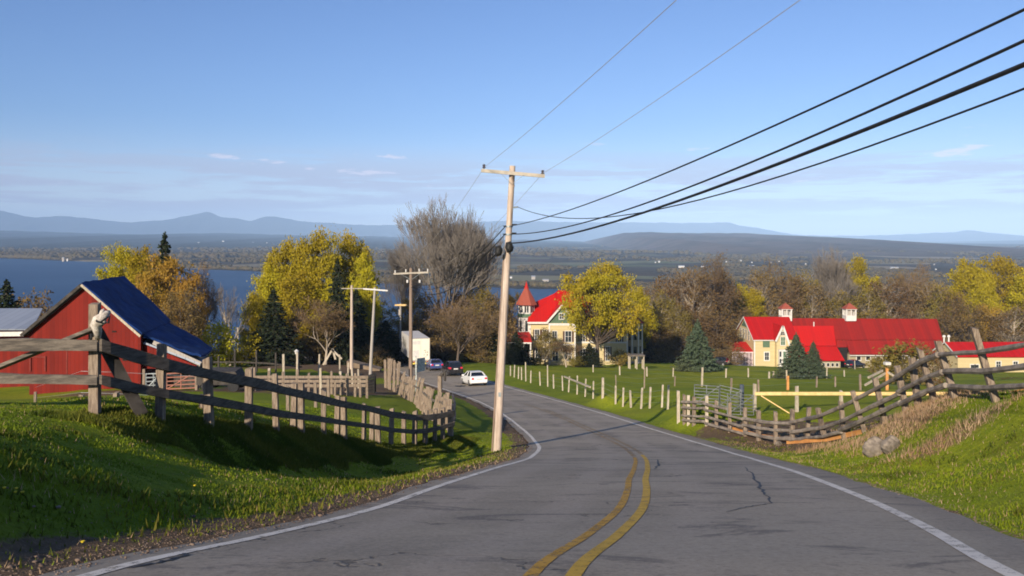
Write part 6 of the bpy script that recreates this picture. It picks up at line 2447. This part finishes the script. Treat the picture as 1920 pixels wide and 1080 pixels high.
    for yw in (0.85, L_ - 0.85):
        for s in (-1, 1):
            mb = MB()
            xw = s * (w2 - 0.1)
            mb.tube([(xw - 0.11, yw, 0.33), (xw - 0.09, yw, 0.33), (xw + 0.09, yw, 0.33), (xw + 0.115, yw, 0.33)], [0.29, 0.33, 0.33, 0.29], 18)
            wh = mb.build('wheel', MT['tyre'], o, smooth=False)
            mb = MB()
            xo = xw + s * 0.115
            mb.tube([(xo - 0.005, yw, 0.33), (xo + 0.012 * s + 0.005, yw, 0.33)], 0.2, 12)
            mb.build('rim', MT['rim'], wh)
    for s in (-1, 1):
        mb = MB()
        mb.box((min(s * w2 * 0.93, s * (w2 + 0.16)), 3.0, hb - 0.02), (max(s * w2 * 0.93, s * (w2 + 0.16)), 3.12, hb + 0.12))
        mb.build('mirror', paint, o)
    return o


car('white_sedan', 'white sedan, nearest of the cars driving away', 899, 87, R(-17), MT['carwhite'], 'sedan', 1.85)
car('dark_hatchback', 'dark hatchback with bright red tail lights behind the blue car', 855, 101, R(-16), MT['cardark'], 'suv', 1.85)
car('blue_car', 'blue car right behind the white box truck', 820, 112, R(-15), MT['carblue'], 'sedan', 1.8)
q = P(1372, 690, 178)
pt_ = car('parked_truck', 'dark vehicle parked at the porch of the cream farmhouse', 1366, 172, R(-60), MT['cardark'], 'suv', 1.9)
q = car('parked_truck', 'dark pickup parked by the dark barn bay', 1590, 176, R(60), MT['cardark'], 'suv', 1.9)

# box truck
d = 119.0
x = (789 - CX) / FOC * d
hd = R(-15.5)
tk = thing('box_truck', (x, d, road_z(x, d)), 'big white box trailer truck driving away at the head of the traffic', 'truck', 'vehicles on the road', rz=-hd)
ww, hh0, hh1, LL = 1.28, 1.10, 4.15, 10.0
mb = MB()
mb.box((-ww + 0.03, 0.06, hh0), (ww - 0.03, LL, hh1))
sd_ = mb.build('trailer_box', MT['trailer_shaded'], tk)
mb = MB()
mb.box((-ww + 0.06, 0.0, hh0 + 0.04), (-0.01, 0.057, hh1 - 0.06))
mb.build('door', MT['trailer'], tk)
mb = MB()
mb.box((0.01, 0.0, hh0 + 0.04), (ww - 0.06, 0.057, hh1 - 0.06))
dr2 = mb.build('door', MT['trailer'], tk)
mb = MB()
for a in ((-ww, hh0 - 0.1, -ww + 0.055, hh1), (ww - 0.055, hh0 - 0.1, ww, hh1), (-ww + 0.055, hh1 - 0.055, ww - 0.055, hh1), (-ww + 0.055, hh0 - 0.14, ww - 0.055, hh0 + 0.03)):
    mb.box((a[0], -0.02, a[1]), (a[2], 0.08, a[3]))
mb.build('door_frame', MT['pole_grey'], tk)
# faded sticker panel and worn graphic on the doors
mb = MB()
mb.box((-ww + 0.15, -0.012, 3.30), (-0.1, -0.002, 3.80))
mb.box((-ww + 0.2, -0.012, 1.5), (-0.25, -0.002, 2.5))
mb.build('white_panel', MT['white'], dr2)
rgk = random.Random(4)
for k in range(8):
    cx_, cz_ = 0.45 + 0.22 * (k % 3) + rgk.uniform(-0.06, 0.06), 1.5 + 0.33 * (k // 2) + rgk.uniform(-0.1, 0.1)
    s_ = rgk.uniform(0.06, 0.13)
    mb = MB()
    mb.poly([(cx_ + s_ * math.cos(t_) * rgk.uniform(0.5, 1.0), -0.006 - 0.002 * k, cz_ + s_ * math.sin(t_) * rgk.uniform(0.6, 1.6)) for t_ in [i * 2 * math.pi / 7 for i in range(7)]])
    mb.build('graphic', MT['trailer_green'], dr2)
mb = MB()
mb.box((-ww + 0.1, 0.05, 0.55), (ww - 0.1, 0.25, 0.75))
for s in (-0.8, 0.8):
    mb.box((s - 0.05, 0.1, 0.7), (s + 0.05, 0.2, hh0))
mb.build('bumper', MT['yellowplate'], tk)
mb = MB()
mb.box((-0.5, 0.3, 0.75), (0.5, LL - 1.0, hh0))
mb.build('chassis', MT['black'], tk)
for yw in (1.3, 2.55, 10.6):
    for s in (-1, 1):
        mb = MB()
        xw = s * 0.98
        mb.tube([(xw - 0.24, yw, 0.5), (xw - 0.2, yw, 0.52), (xw + 0.2, yw, 0.52), (xw + 0.24, yw, 0.5)], [0.44, 0.52, 0.52, 0.44], 18)
        mb.build('wheel', MT['tyre'], tk)
for s in (-1, 1):
    mb = MB()
    mb.box((s * 0.95 - 0.1, 0.0, 0.86), (s * 0.95 + 0.1, 0.06, 0.95))
    mb.build('tail_light', MT['taillight'], tk)
mb = MB()
mb.hexa([(-1.2, LL + 0.6, 0.6), (1.2, LL + 0.6, 0.6), (1.2, LL + 3.0, 0.6), (-1.2, LL + 3.0, 0.6)], [(-1.1, LL + 0.6, 3.2), (1.1, LL + 0.6, 3.2), (1.1, LL + 2.6, 2.9), (-1.1, LL + 2.6, 2.9)])
mb.build('cab', MT['carwhite'], tk)
mb = MB()
rgk = random.Random(6)
for k in range(5):
    y0 = 5.2 + k * 0.8
    mb.poly([(-ww + 0.028, y0, 2.0 + 0.1 * k), (-ww + 0.028, y0 + 0.5, 2.1 + 0.1 * k), (-ww + 0.028, y0 + 0.35, 3.4), (-ww + 0.028, y0 + 0.1, 3.3)][::-1])
mb.build('side_graphic', MT['trailer_green'], sd_)
# dark patch on the asphalt beyond the bend
p = px_on_road(866, 724)
mb = MB()
pp = []
for k in range(14):
    an = k * 2 * math.pi / 14
    r_ = (0.55, 0.35, 0.5, 0.3)[k % 4] + (0.4 if k in (6, 7) else 0)
    x_, y_ = p.x + r_ * math.cos(an), p.y + r_ * math.sin(an) * 2.6
    pp.append((x_, y_, road_z(x_, y_) + 0.008))
mb.poly(pp)
tag(mb.build('road_patch', MT['tar']), kind='structure')
# ------------------------------------------------------------------ trees
def leaf_quads(centers, size, rs, flat=0.0):
    n = len(centers)
    a = rs.normal(size=(n, 3))
    a /= np.linalg.norm(a, axis=1)[:, None]
    b = rs.normal(size=(n, 3))
    b -= (a * b).sum(1)[:, None] * a
    b /= np.linalg.norm(b, axis=1)[:, None]
    s = (size * rs.uniform(0.5, 1.3, n))[:, None]
    a, b = a * s, b * s * 0.7
    V = np.stack([centers - a, centers - b * 0.9, centers + a, centers + b], 1).reshape(-1, 3)
    F = np.arange(n * 4).reshape(-1, 4)
    return V, F


def leafy_proto(name, seed, leafmat_, barkmat, nclump=80, per=80, leaf=0.014, trunk=0.22, shape=(0.33, 0.33, 0.42), cz=0.60, clump=0.075, tr=0.018, lobes=None, twigs=3, hollow=0.5):
    """crown of many leaf clumps on curved limbs; height 1"""
    rs = np.random.RandomState(seed)
    rg_ = random.Random(seed)
    cen = []
    while len(cen) < nclump:
        v = rs.normal(size=3)
        v /= np.linalg.norm(v)
        r = hollow + (1 - hollow) * rs.rand() ** 0.6
        r *= 1 + 0.17 * math.sin(3 * v[0] + seed) + 0.13 * math.sin(5 * v[1] + 2 * seed + 3 * v[2]) + 0.1 * math.sin(9 * v[0] * v[2] + seed)
        p = np.array([v[0] * shape[0] * r, v[1] * shape[1] * r, cz + v[2] * shape[2] * r])
        k = 1.0 - 0.25 * max(0, (p[2] - cz) / shape[2])
        p[:2] *= k
        if p[2] < trunk * 0.75:
            continue
        if p[2] > 0.985:
            continue
        cen.append(p)
    cen = np.array(cen)
    mb = MB()
    bend = [Vector((rg_.uniform(-0.012, 0.012), rg_.uniform(-0.012, 0.012), 0)) for _ in range(6)]
    zs = [-0.03, trunk * 0.5, trunk, cz * 0.8, cz + shape[2] * 0.35, cz + shape[2] * 0.75]
    tp = [Vector((0, 0, z)) + bend[i] * (i * 0.6) for i, z in enumerate(zs)]
    tr_ = [tr * 1.25, tr, tr * 0.88, tr * 0.6, tr * 0.32, tr * 0.08]
    mb.tube(tp, tr_, 8)

    def trunk_at(z):
        for i in range(len(zs) - 1):
            if z <= zs[i + 1]:
                t = (z - zs[i]) / (zs[i + 1] - zs[i])
                return tp[i].lerp(tp[i + 1], max(0, t)), tr_[i] * (1 - t) + tr_[i + 1] * t
        return tp[-1], tr_[-1]
    tips = []
    for c in cen:
        c = Vector(c)
        hz_ = math.hypot(c.x, c.y)
        z0 = max(trunk * 0.85, c.z - hz_ * rg_.uniform(0.7, 1.3) - 0.05)
        z0 = min(z0, cz + shape[2] * 0.5)
        a, r0 = trunk_at(z0)
        mid = a.lerp(c, 0.5) + Vector((rg_.uniform(-1, 1), rg_.uniform(-1, 1), rg_.uniform(-1.6, 0.3))) * 0.03
        r = min(r0 * 0.6, 0.0065)
        mb.tube([a, a.lerp(mid, 0.6), mid.lerp(c, 0.35), c], [r, r * 0.75, r * 0.5, r * 0.15], 4, cap=False)
        tips.append((c, (c - mid).normalized()))
        for _ in range(twigs):
            q = mid.lerp(c, rg_.uniform(0.2, 1.0))
            e = q + Vector((rg_.gauss(0, 1), rg_.gauss(0, 1), rg_.gauss(0.5, 0.8))) * clump * 0.7
            mb.tube([q, e], [0.0016, 0.0006], 3, cap=False)
    o = bpy.data.objects.new(name, None)
    COL.objects.link(o)
    mb.build('trunk', barkmat, o, smooth=True)
    P_ = []
    for c in cen:
        n = int(per * rs.uniform(0.5, 1.4))
        st = np.array([1, 1, 0.7]) * clump * rs.uniform(0.7, 1.25)
        P_.append(c + rs.normal(size=(n, 3)) * st * 0.62)
    P_ = np.concatenate(P_)
    P_ = P_[P_[:, 2] > 0.03]
    V_, F_ = leaf_quads(P_, leaf, rs)
    mesh_np('crown', V_, F_, leafmat_, o)
    o['w'] = float(2 * max(shape[0], shape[1]) * 1.08)
    register(o)
    return o


def bare_proto(name, seed, barkmat, twigmat, levels=6, spread=0.5, trunk=0.2, ratio=0.74, n0=5, nb=3, up=0.25, tr=0.02, minr=0.0009, buds=None, budn=0, lean=0.0, fork=None):
    rg_ = random.Random(seed)
    mb, mt = MB(), MB()
    pts_end = []

    def rec(p, d, L_, r, lv):
        m = mb if lv <= 2 else mt
        ns = 3 if lv < 4 else 2
        pts, rad = [p], [r]
        q, dd = p, d
        jt = (0.02, 0.06, 0.09, 0.11, 0.13, 0.15, 0.15)[min(lv, 6)]
        for i in range(ns):
            dd = (dd + Vector((rg_.gauss(0, 1), rg_.gauss(0, 1), rg_.gauss(0, 1) + up * 3)) * jt).normalized()
            q = q + dd * (L_ / ns)
            pts.append(q)
            rad.append(max(minr, r * (1 - 0.42 * (i + 1) / ns)))
        m.tube(pts, rad, 7 if lv == 0 else 5 if lv <= 2 else 3, cap=False)
        if lv >= levels:
            pts_end.append(q)
            return
        n = (n0 if lv == 0 else nb) + (1 if rg_.random() < 0.3 else 0)
        az0 = rg_.uniform(0, 6.28)
        for k in range(n):
            az = az0 + (k * 6.2832 / n if lv == 0 else k * 2.4) + rg_.uniform(-0.4, 0.4)
            sp_ang = spread * rg_.uniform(0.55, 1.3) * (0.65 if (lv > 0 and k == 0) else 1.0)
            side = dd.orthogonal().normalized()
            side.rotate(Matrix.Rotation(az, 3, dd))
            nd = (dd * math.cos(sp_ang) + side * math.sin(sp_ang)).normalized()
            nd = (nd + Vector((0, 0, up))).normalized()
            if lv == 0:
                a_ = p.lerp(q, 0.55 + 0.45 * (k + 1) / n)
            else:
                t_ = rg_.uniform(0.45, 1.0) if k else 1.0
                ii = min(int(t_ * ns), ns - 1)
                a_ = pts[ii].lerp(pts[ii + 1], t_ * ns - ii)
            rec(a_, nd, L_ * ratio * rg_.uniform(0.8, 1.15) * (1.35 if lv == 0 and trunk < 0.25 else 1), r * (0.56 if lv else 0.5), lv + 1)
    rec(Vector((0, 0, -0.02)), Vector((lean, 0, 1)).normalized(), trunk, tr, 0)
    # normalise height to 1
    zmax = float(np.percentile(np.array(mt.v)[:, 2], 99.3))
    k = 1.0 / zmax
    mb.v = [(x * k, y * k, z * k) for x, y, z in mb.v]
    mt.v = [(x * k, y * k, z * k) for x, y, z in mt.v]
    w_ = np.percentile(np.abs(np.array(mt.v)[:, :2]), 97) * 2
    o = bpy.data.objects.new(name, None)
    COL.objects.link(o)
    mb.build('trunk', barkmat, o, smooth=True)
    mt.build('crown', twigmat, o)
    if buds:
        rs = np.random.RandomState(seed)
        E = np.array([tuple(e * k) for e in pts_end])
        idx = rs.randint(0, len(E), budn)
        V_, F_ = leaf_quads(E[idx] + rs.normal(size=(budn, 3)) * 0.016, 0.0075, rs)
        mesh_np('foliage', V_, F_, buds, o)
    o['w'] = float(w_)
    register(o)
    return o


def conifer_proto(name, seed, needles, barkmat, layers=34, width=0.24, base=0.04, leaf=0.0125, droop=0.28, dens=1.0, power=0.9):
    rs = np.random.RandomState(seed)
    rg_ = random.Random(seed)
    mb = MB()
    mb.tube([(0, 0, -0.02), (0, 0, 0.5), (0, 0, 0.97)], [0.018, 0.011, 0.002], 7)
    P_ = []
    for i in range(layers):
        z = base + (0.985 - base) * (i + rs.uniform(-0.3, 0.3)) / layers
        R_ = width * (max(0.0, 1 - (z - base) / (0.99 - base))) ** power * rs.uniform(0.82, 1.12) + 0.006
        nb_ = max(5, int(15 * R_ / width) + 4)
        a0 = rs.uniform(0, 6.28)
        for k in range(nb_):
            a = a0 + k * 2 * math.pi / nb_ + rs.uniform(-0.2, 0.2)
            r_ = R_ * rs.uniform(0.68, 1.16)
            d = np.array([math.cos(a), math.sin(a), 0])
            e = np.array([0, 0, z]) + d * r_ + np.array([0, 0, -droop * r_ * rs.uniform(0.3, 1.2)])
            s_ = np.array([0, 0, z + 0.01])
            mb.tube([tuple(s_), tuple(s_ + (e - s_) * 0.5 + np.array([0, 0, 0.01 * 0.5])), tuple(e)], [0.0022, 0.0014, 0.0005], 3, cap=False)
            n = int((12 + 150 * r_) * dens)
            t_ = rs.uniform(0.12, 1.03, n) ** 0.75
            side = np.array([-d[1], d[0], 0])
            sw = (rs.uniform(-1, 1, n) * (1.08 - t_) * 0.36 * r_)
            q = s_ + (e - s_) * t_[:, None] + side * sw[:, None] + rs.normal(size=(n, 3)) * np.array([0.003, 0.003, 0.0045])
            q[:, 2] -= np.abs(rs.normal(size=n)) * 0.008
            P_.append(q)
    P_.append(np.array([0, 0, 0.97]) + rs.normal(size=(25, 3)) * np.array([0.003, 0.003, 0.02]))
    P_ = np.concatenate(P_)
    V_, F_ = leaf_quads(P_, leaf, rs)
    o = bpy.data.objects.new(name, None)
    COL.objects.link(o)
    mb.build('trunk', barkmat, o)
    mesh_np('crown', V_, F_, needles, o)
    o['w'] = float(width * 2)
    register(o)
    return o


PRO = {}
PRO['yellow'] = [leafy_proto('leafy_tree', 21, MT['leaf_yellow'], MT['bark'], 150, 150, 0.0105, 0.14, (0.31, 0.31, 0.42), 0.56, 0.062),
                 leafy_proto('leafy_tree', 22, MT['leaf_yellow'], MT['bark'], 140, 140, 0.0105, 0.16, (0.27, 0.27, 0.42), 0.57, 0.060)]
PRO['gold'] = [leafy_proto('budding_tree', 23, MT['leaf_gold'], MT['bark'], 120, 70, 0.0125, 0.14, (0.36, 0.36, 0.42), 0.56, 0.066, twigs=6)]
PRO['maple'] = [leafy_proto('maple_tree', 24, MT['leaf_maple'], MT['bark'], 190, 160, 0.0108, 0.26, (0.43, 0.43, 0.34), 0.645, 0.062, tr=0.024, twigs=4, hollow=0.4)]
PRO['olive'] = [leafy_proto('budding_tree', 25, MT['leaf_olive'], MT['bark_pale'], 95, 60, 0.012, 0.22, (0.26, 0.26, 0.42), 0.57, 0.065, twigs=7)]
PRO['brown'] = [leafy_proto('budding_tree', 26, MT['leaf_brown'], MT['bark_pale'], 100, 48, 0.011, 0.2, (0.27, 0.27, 0.43), 0.56, 0.07, twigs=10),
                leafy_proto('budding_tree', 27, MT['leaf_brown'], MT['bark'], 95, 55, 0.0115, 0.12, (0.30, 0.30, 0.46), 0.52, 0.075, twigs=9)]
PRO['bare'] = [bare_proto('bare_tree', 31, MT['bark'], MT['twig'], 7, 0.40, 0.17, 0.76, 6, 3, 0.15, 0.015, 0.0007),
               bare_proto('bare_tree', 32, MT['bark_pale'], MT['twig'], 5, 0.46, 0.26, 0.74, 4, 3, 0.18, 0.016, 0.0012)]
PRO['barebrown'] = [bare_proto('bare_tree', 35, MT['bark'], MT['twig_brown'], 6, 0.50, 0.30, 0.74, 4, 3, 0.05, 0.015, 0.0011, buds=MT['leaf_brown'], budn=4500),
                    bare_proto('bare_tree', 36, MT['bark_pale'], MT['twig_brown'], 6, 0.46, 0.34, 0.70, 4, 3, 0.10, 0.014, 0.0011, buds=MT['leaf_brown'], budn=4500)]
PRO['conifer'] = [conifer_proto('pine_tree', 41, MT['needle_dark'], MT['bark'], 30, 0.24, 0.03)]
PRO['spruce'] = [conifer_proto('spruce_tree', 42, MT['needle_blue'], MT['bark'], 30, 0.36, 0.02, 0.0155, 0.30, 1.1, 0.85)]
PRO['bush'] = [leafy_proto('bush', 28, MT['leaf_olive'], MT['bark'], 60, 60, 0.030, 0.06, (0.60, 0.55, 0.46), 0.50, 0.14, tr=0.01, twigs=6),
               leafy_proto('bush', 29, MT['leaf_brown'], MT['bark_pale'], 60, 40, 0.028, 0.06, (0.62, 0.55, 0.48), 0.48, 0.15, tr=0.01, twigs=12)]
PRO['ybush'] = [leafy_proto('bush', 30, MT['leaf_yellow'], MT['bark'], 60, 60, 0.026, 0.06, (0.60, 0.5, 0.46), 0.5, 0.13, tr=0.01, twigs=5)]
USED = {}
TR = random.Random(77)


def tree(kind, px, top, wpx, d, label, group=None, base=None, var=None, cat=None, wd=None):
    if base is not None:
        p = px_on_ground(px, base, 40, 230)
        d = p.y
    x = (px - CX) / FOC * d
    z = H(x, d)
    h = -(top - HY) / FOC * d - z
    wd_ = (wpx if wd is None else wd) / FOC * d
    lst = PRO[kind]
    pr = lst[TR.randrange(len(lst)) if var is None else var]
    if pr.name in USED:
        o = copy_tree(pr)
    else:
        USED[pr.name] = 1
        o = pr
        for c in pr.children:
            pass
    s = wd_ / pr['w'] * (1.35 if kind == 'conifer' else 1.0)
    o.location = (x, d, z)
    o.rotation_euler = (0, 0, TR.uniform(0, 6.28))
    o.scale = (s, s, h)
    tag(o, label, cat or ('bush' if 'bush' in kind else 'tree'), group)
    return o


GL = 'trees around the red barn'
tree('conifer', 12, 522, 100, 98, 'dark pine at the left edge above the grey shed roof')
tree('bush', 75, 550, 110, 118, 'low brown bush beside the dark pine at the left edge', var=1)
tree('yellow', 230, 463, 84, 122, 'yellow green tree leftmost behind the blue tarpaulin roof', GL, var=0)
tree('yellow', 268, 458, 78, 120, 'pale yellow tree second from the left behind the blue roof', GL, var=1)
tree('conifer', 309, 434, 100, 124, 'dark conifer tip rising out of the golden trees behind the barn', GL)
tree('gold', 322, 462, 112, 108, 'tall golden brown tree directly behind the barn ridge', GL)
tree('gold', 285, 492, 84, 106, 'golden tree low behind the top of the blue roof', GL)
tree('gold', 357, 500, 78, 102, 'right hand golden tree behind the lean-to roof', GL)
tree('brown', 340, 540, 100, 98, 'dull brown tree under the golden ones by the lean-to', GL, var=1)
tree('barebrown', 375, 500, 60, 112, 'thin leafless tree at the right side of the golden trees', GL)
tree('bare', 432, 538, 62, 112, 'small bare tree standing alone against the lake', var=1)
tree('ybush', 398, 600, 120, 104, 'yellow shrub between the lean-to and the gateway')
tree('ybush', 452, 622, 90, 106, 'small yellow shrub right of the gateway')
GY_ = 'yellow trees left of the utility poles'
tree('yellow', 478, 545, 56, 118, 'small golden yellow tree at the left foot of the big yellow trees', GY_, var=1)
tree('yellow', 503, 492, 80, 130, 'left shoulder tree of the big yellow group', GY_, var=1)
tree('yellow', 538, 453, 92, 132, 'second tall yellow tree from the left in the big group', GY_, var=0)
tree('yellow', 596, 435, 108, 130, 'tallest yellow tree in the middle of the big group', GY_, var=0)
tree('yellow', 562, 505, 104, 122, 'lower front yellow tree of the big group', GY_, var=1)
tree('yellow', 656, 440, 96, 136, 'greyer budding tree at the right of the big yellow group', GY_)
tree('yellow', 683, 470, 62, 131, 'rightmost yellow tree overlooking the lake', GY_, var=1)
tree('yellow', 622, 520, 80, 123, 'yellow tree behind the slender dark conifer', GY_, var=1)
tree('conifer', 513, 541, 92, 108, 'broad dark conifer in front of the yellow trees')
tree('conifer', 633, 482, 70, 117, 'slender dark conifer inside the yellow trees')
tree('conifer', 668, 540, 80, 124, 'dark conifer behind the two close utility poles')
tree('barebrown', 610, 566, 105, 110, 'brown leafless tree left of the pale utility pole')
GD = 'dark brown trees behind the road bend'
for i, (k, px, tp_, w_, d, v, lb) in enumerate([
    ('brown', 590, 610, 90, 114, 1, 'low dull brown tree at the back of the farm yard'), ('brown', 650, 590, 90, 126, 1, 'brown tree between the two pale utility poles'),
    ('olive', 712, 560, 74, 138, 0, 'olive tree under the lake view right of the grey pole'), ('conifer', 722, 600, 90, 132, 0, 'dark conifer behind the street lamp arm'),
    ('conifer', 690, 620, 80, 122, 0, 'dark low conifer at the foot of the grey leaning pole'),
    ('brown', 745, 596, 90, 140, 1, 'brown tree directly behind the box truck'), ('gold', 772, 552, 64, 150, 0, 'orange brown tree beside the brown utility pole'),
    ('brown', 800, 545, 100, 152, 1, 'brown tree left below the great bare tree'), ('conifer', 775, 610, 90, 146, 0, 'dark conifer behind the truck roof'),
    ('brown', 850, 540, 110, 156, 1, 'brown tree in the middle below the great bare tree'), ('conifer', 825, 618, 84, 148, 0, 'dark conifer above the blue car'),
    ('olive', 900, 520, 84, 154, 0, 'olive brown tree left of the near utility pole'), ('brown', 930, 545, 90, 150, 1, 'brown tree behind the middle of the near utility pole'),
    ('conifer', 925, 620, 84, 146, 0, 'dark conifer above the white sedan'), ('brown', 885, 580, 100, 144, 1, 'low brown tree behind the pale forked trunk'),
    ('gold', 955, 540, 60, 165, 0, 'rust coloured tree just left of the yellow house turret'), ('brown', 830, 590, 90, 140, 1, 'low brown tree above the dark hatchback'),
    ('conifer', 875, 630, 70, 146, 0, 'dark conifer low behind the pale forked trunk')]):
    tree(k, px, tp_, w_, d, lb, GD, var=v)
tree('bare', 832, 390, 168, 152, 'great grey bare tree rising above the mountains', var=0)
tree('bare', 884, 408, 96, 158, 'second tall bare tree touching the great one on its right', var=0)
tree('bare', 758, 465, 70, 160, 'faint bare tree left of the great one', var=0)
tree('barebrown', 857, 560, 130, 117, 'brown leafless tree with a pale forked trunk beside the traffic')
# yellow house surroundings
tree('conifer', 968, 622, 62, 139, 'rounded dark conifer left of the yellow house porch')
tree('barebrown', 1062, 640, 62, 134, 'small bare ornamental tree before the yellow house gable')
tree('maple', 1121, 492, 144, 139, 'large yellow orange maple in front of the yellow house')
tree('conifer', 1105, 643, 52, 136, 'small dark yew under the maple')
tree('bush', 1082, 668, 40, 135, 'low olive bush between the ornamental tree and the yew', var=0)
tree('olive', 1022, 612, 44, 145, 'thin olive tree against the left half of the yellow house')
tree('bush', 1000, 668, 46, 142, 'brownish bush at the foot of the yellow house porch', var=0)
tree('bush', 1166, 655, 44, 147, 'green bush beside the right turret', var=0)
tree('yellow', 1200, 535, 56, 178, 'yellow green tree behind the right turret', var=1)
tree('olive', 1178, 560, 60, 172, 'olive tree behind the maple and right turret')
tree('spruce', 1308, 600, 96, 0, 'big blue spruce alone on the field before the wood', base=697)
tree('spruce', 1493, 624, 84, 0, 'taller of the two green spruces before the farmhouse', base=709)
tree('spruce', 1525, 639, 62, 0, 'shorter of the two green spruces before the farmhouse', base=709)
tree('bush', 1692, 638, 130, 0, 'big olive brown bush beside the orange post', base=722, var=0)
tree('bush', 1745, 655, 80, 0, 'thin brown bush right of the olive one', base=724, var=1)
tree('bush', 1640, 668, 40, 0, 'reddish brown low bush at the barn wall', base=700, var=1)
tree('bush', 1915, 715, 70, 95, 'low green bush near the right edge behind the fence', var=0)
# pergola beside the house
pp_ = px_on_ground(1194, 692, 60, 200)
pg = thing('pergola', pp_, 'small brown garden pergola right of the yellow house', 'pergola')
off = Vector(pp_)
k = pp_.y / FOC
for dx in (-13, 0, 13):
    for dy in (0, 1.5):
        mb = MB()
        q = pp_ + Vector((dx * k, dy, 0))
        mb.box(tuple(q + Vector((-.08, -.08, -.4))), tuple(q + Vector((.08, .08, 24 * k))))
        mb.build('post', MT['wood_pale'], pg, off)
mb = MB()
mb.box(tuple(pp_ + Vector((-15 * k, -0.25, 24 * k + 0.003))), tuple(pp_ + Vector((15 * k, 1.75, 24 * k + 0.18))))
mb.build('top', MT['rail_old'], pg, off)

# woodland behind the farms
ORD = ['first', 'second', 'third', 'fourth', 'fifth', 'sixth', 'seventh', 'eighth', 'ninth', 'tenth', 'eleventh', 'twelfth', 'thirteenth', 'fourteenth', 'fifteenth', 'sixteenth', 'seventeenth', 'eighteenth', 'nineteenth', 'twentieth']
WOOD = [('brown', 1222, 548, 74, 196, 0), ('olive', 1240, 560, 60, 188, 0), ('brown', 1262, 525, 84, 200, 0), ('bare', 1285, 515, 70, 205, 1), ('brown', 1300, 520, 84, 198, 0), ('barebrown', 1322, 505, 96, 202, 0),
        ('brown', 1345, 518, 80, 206, 1), ('olive', 1368, 540, 64, 210, 0), ('yellow', 1388, 535, 46, 216, 1), ('yellow', 1412, 545, 52, 214, 1), ('brown', 1430, 520, 76, 218, 0), ('barebrown', 1452, 512, 76, 222, 0),
        ('brown', 1478, 530, 80, 220, 1), ('olive', 1500, 522, 70, 224, 0), ('brown', 1525, 540, 72, 218, 0), ('bare', 1560, 482, 84, 226, 0), ('olive', 1575, 560, 70, 218, 0), ('yellow', 1608, 490, 66, 230, 0),
        ('yellow', 1640, 520, 44, 226, 1), ('olive', 1630, 555, 74, 220, 0), ('brown', 1662, 535, 80, 222, 0), ('brown', 1690, 528, 76, 228, 1), ('barebrown', 1715, 520, 76, 226, 0), ('brown', 1742, 540, 80, 220, 0),
        ('olive', 1765, 548, 60, 214, 0), ('gold', 1745, 530, 50, 232, 0), ('brown', 1785, 560, 60, 206, 1), ('yellow', 1812, 487, 72, 212, 1), ('yellow', 1842, 520, 60, 206, 0), ('yellow', 1880, 488, 86, 210, 0), ('yellow', 1925, 505, 80, 206, 1),
        ('gold', 1860, 570, 80, 196, 0), ('brown', 1820, 585, 80, 196, 1), ('brown', 1900, 590, 90, 190, 0), ('brown', 1250, 610, 90, 186, 1), ('brown', 1290, 600, 90, 188, 1), ('brown', 1345, 600, 84, 190, 1), ('olive', 1270, 590, 56, 184, 0),
        ('brown', 1385, 590, 70, 206, 1), ('brown', 1212, 600, 60, 182, 1), ('brown', 1228, 630, 70, 180, 1), ('gold', 1975, 500, 80, 200, 0), ('brown', 1960, 560, 90, 192, 1), ('brown', 2030, 530, 90, 200, 0),
        ('conifer', 1215, 655, 50, 178, 0), ('brown', 1320, 640, 80, 184, 1), ('brown', 1275, 640, 80, 181, 1), ('brown', 1362, 640, 60, 196, 1)]
words = {'brown': 'dull brown budding tree', 'olive': 'olive budding tree', 'bare': 'tall bare grey tree', 'barebrown': 'brown leafless tree', 'yellow': 'yellow green tree', 'gold': 'golden brown tree', 'conifer': 'dark conifer'}
cnt = {}
for k, px, tp_, w_, d, v in sorted(WOOD, key=lambda q: q[1]):
    i = cnt.get(k, 0)
    cnt[k] = i + 1
    tree(k, px, tp_ - (20 if k in ('brown', 'olive', 'barebrown') else 6), w_ * 1.15, d, '%s %s from the left in the wood behind the red roofed farm' % (ORD[i] if i < 20 else ORD[i - 20].replace('first', 'twenty-first').replace('second', 'twenty-second').replace('third', 'twenty-third').replace('fourth', 'twenty-fourth').replace('fifth', 'twenty-fifth'), words[k]), 'trees of the wood behind the farm', var=v)
# low scrub closing the foot of the wood and the hollow behind the road
SCR = [(1215, 655), (1245, 652), (1280, 655), (1318, 650), (1350, 655), (1372, 650), (1790, 640), (1830, 640), (1870, 645), (1905, 645)]
for i, (px, tp_) in enumerate(SCR):
    tree('bush', px, tp_, 64, 178 if px < 1400 else 186, '%s low brown scrub bush from the left along the foot of the wood' % ORD[i], 'scrub along the foot of the wood', var=1)
SC2 = [(575, 650), (620, 655), (665, 650), (705, 648), (745, 652), (780, 655), (870, 660), (905, 655), (945, 655)]
for i, (px, tp_) in enumerate(SC2):
    tree('bush', px, tp_, 70, 120 if px < 720 else 142, '%s dark scrub bush from the left in the hollow behind the road' % ORD[i], 'scrub in the hollow behind the road', var=1 if i % 2 else 0)
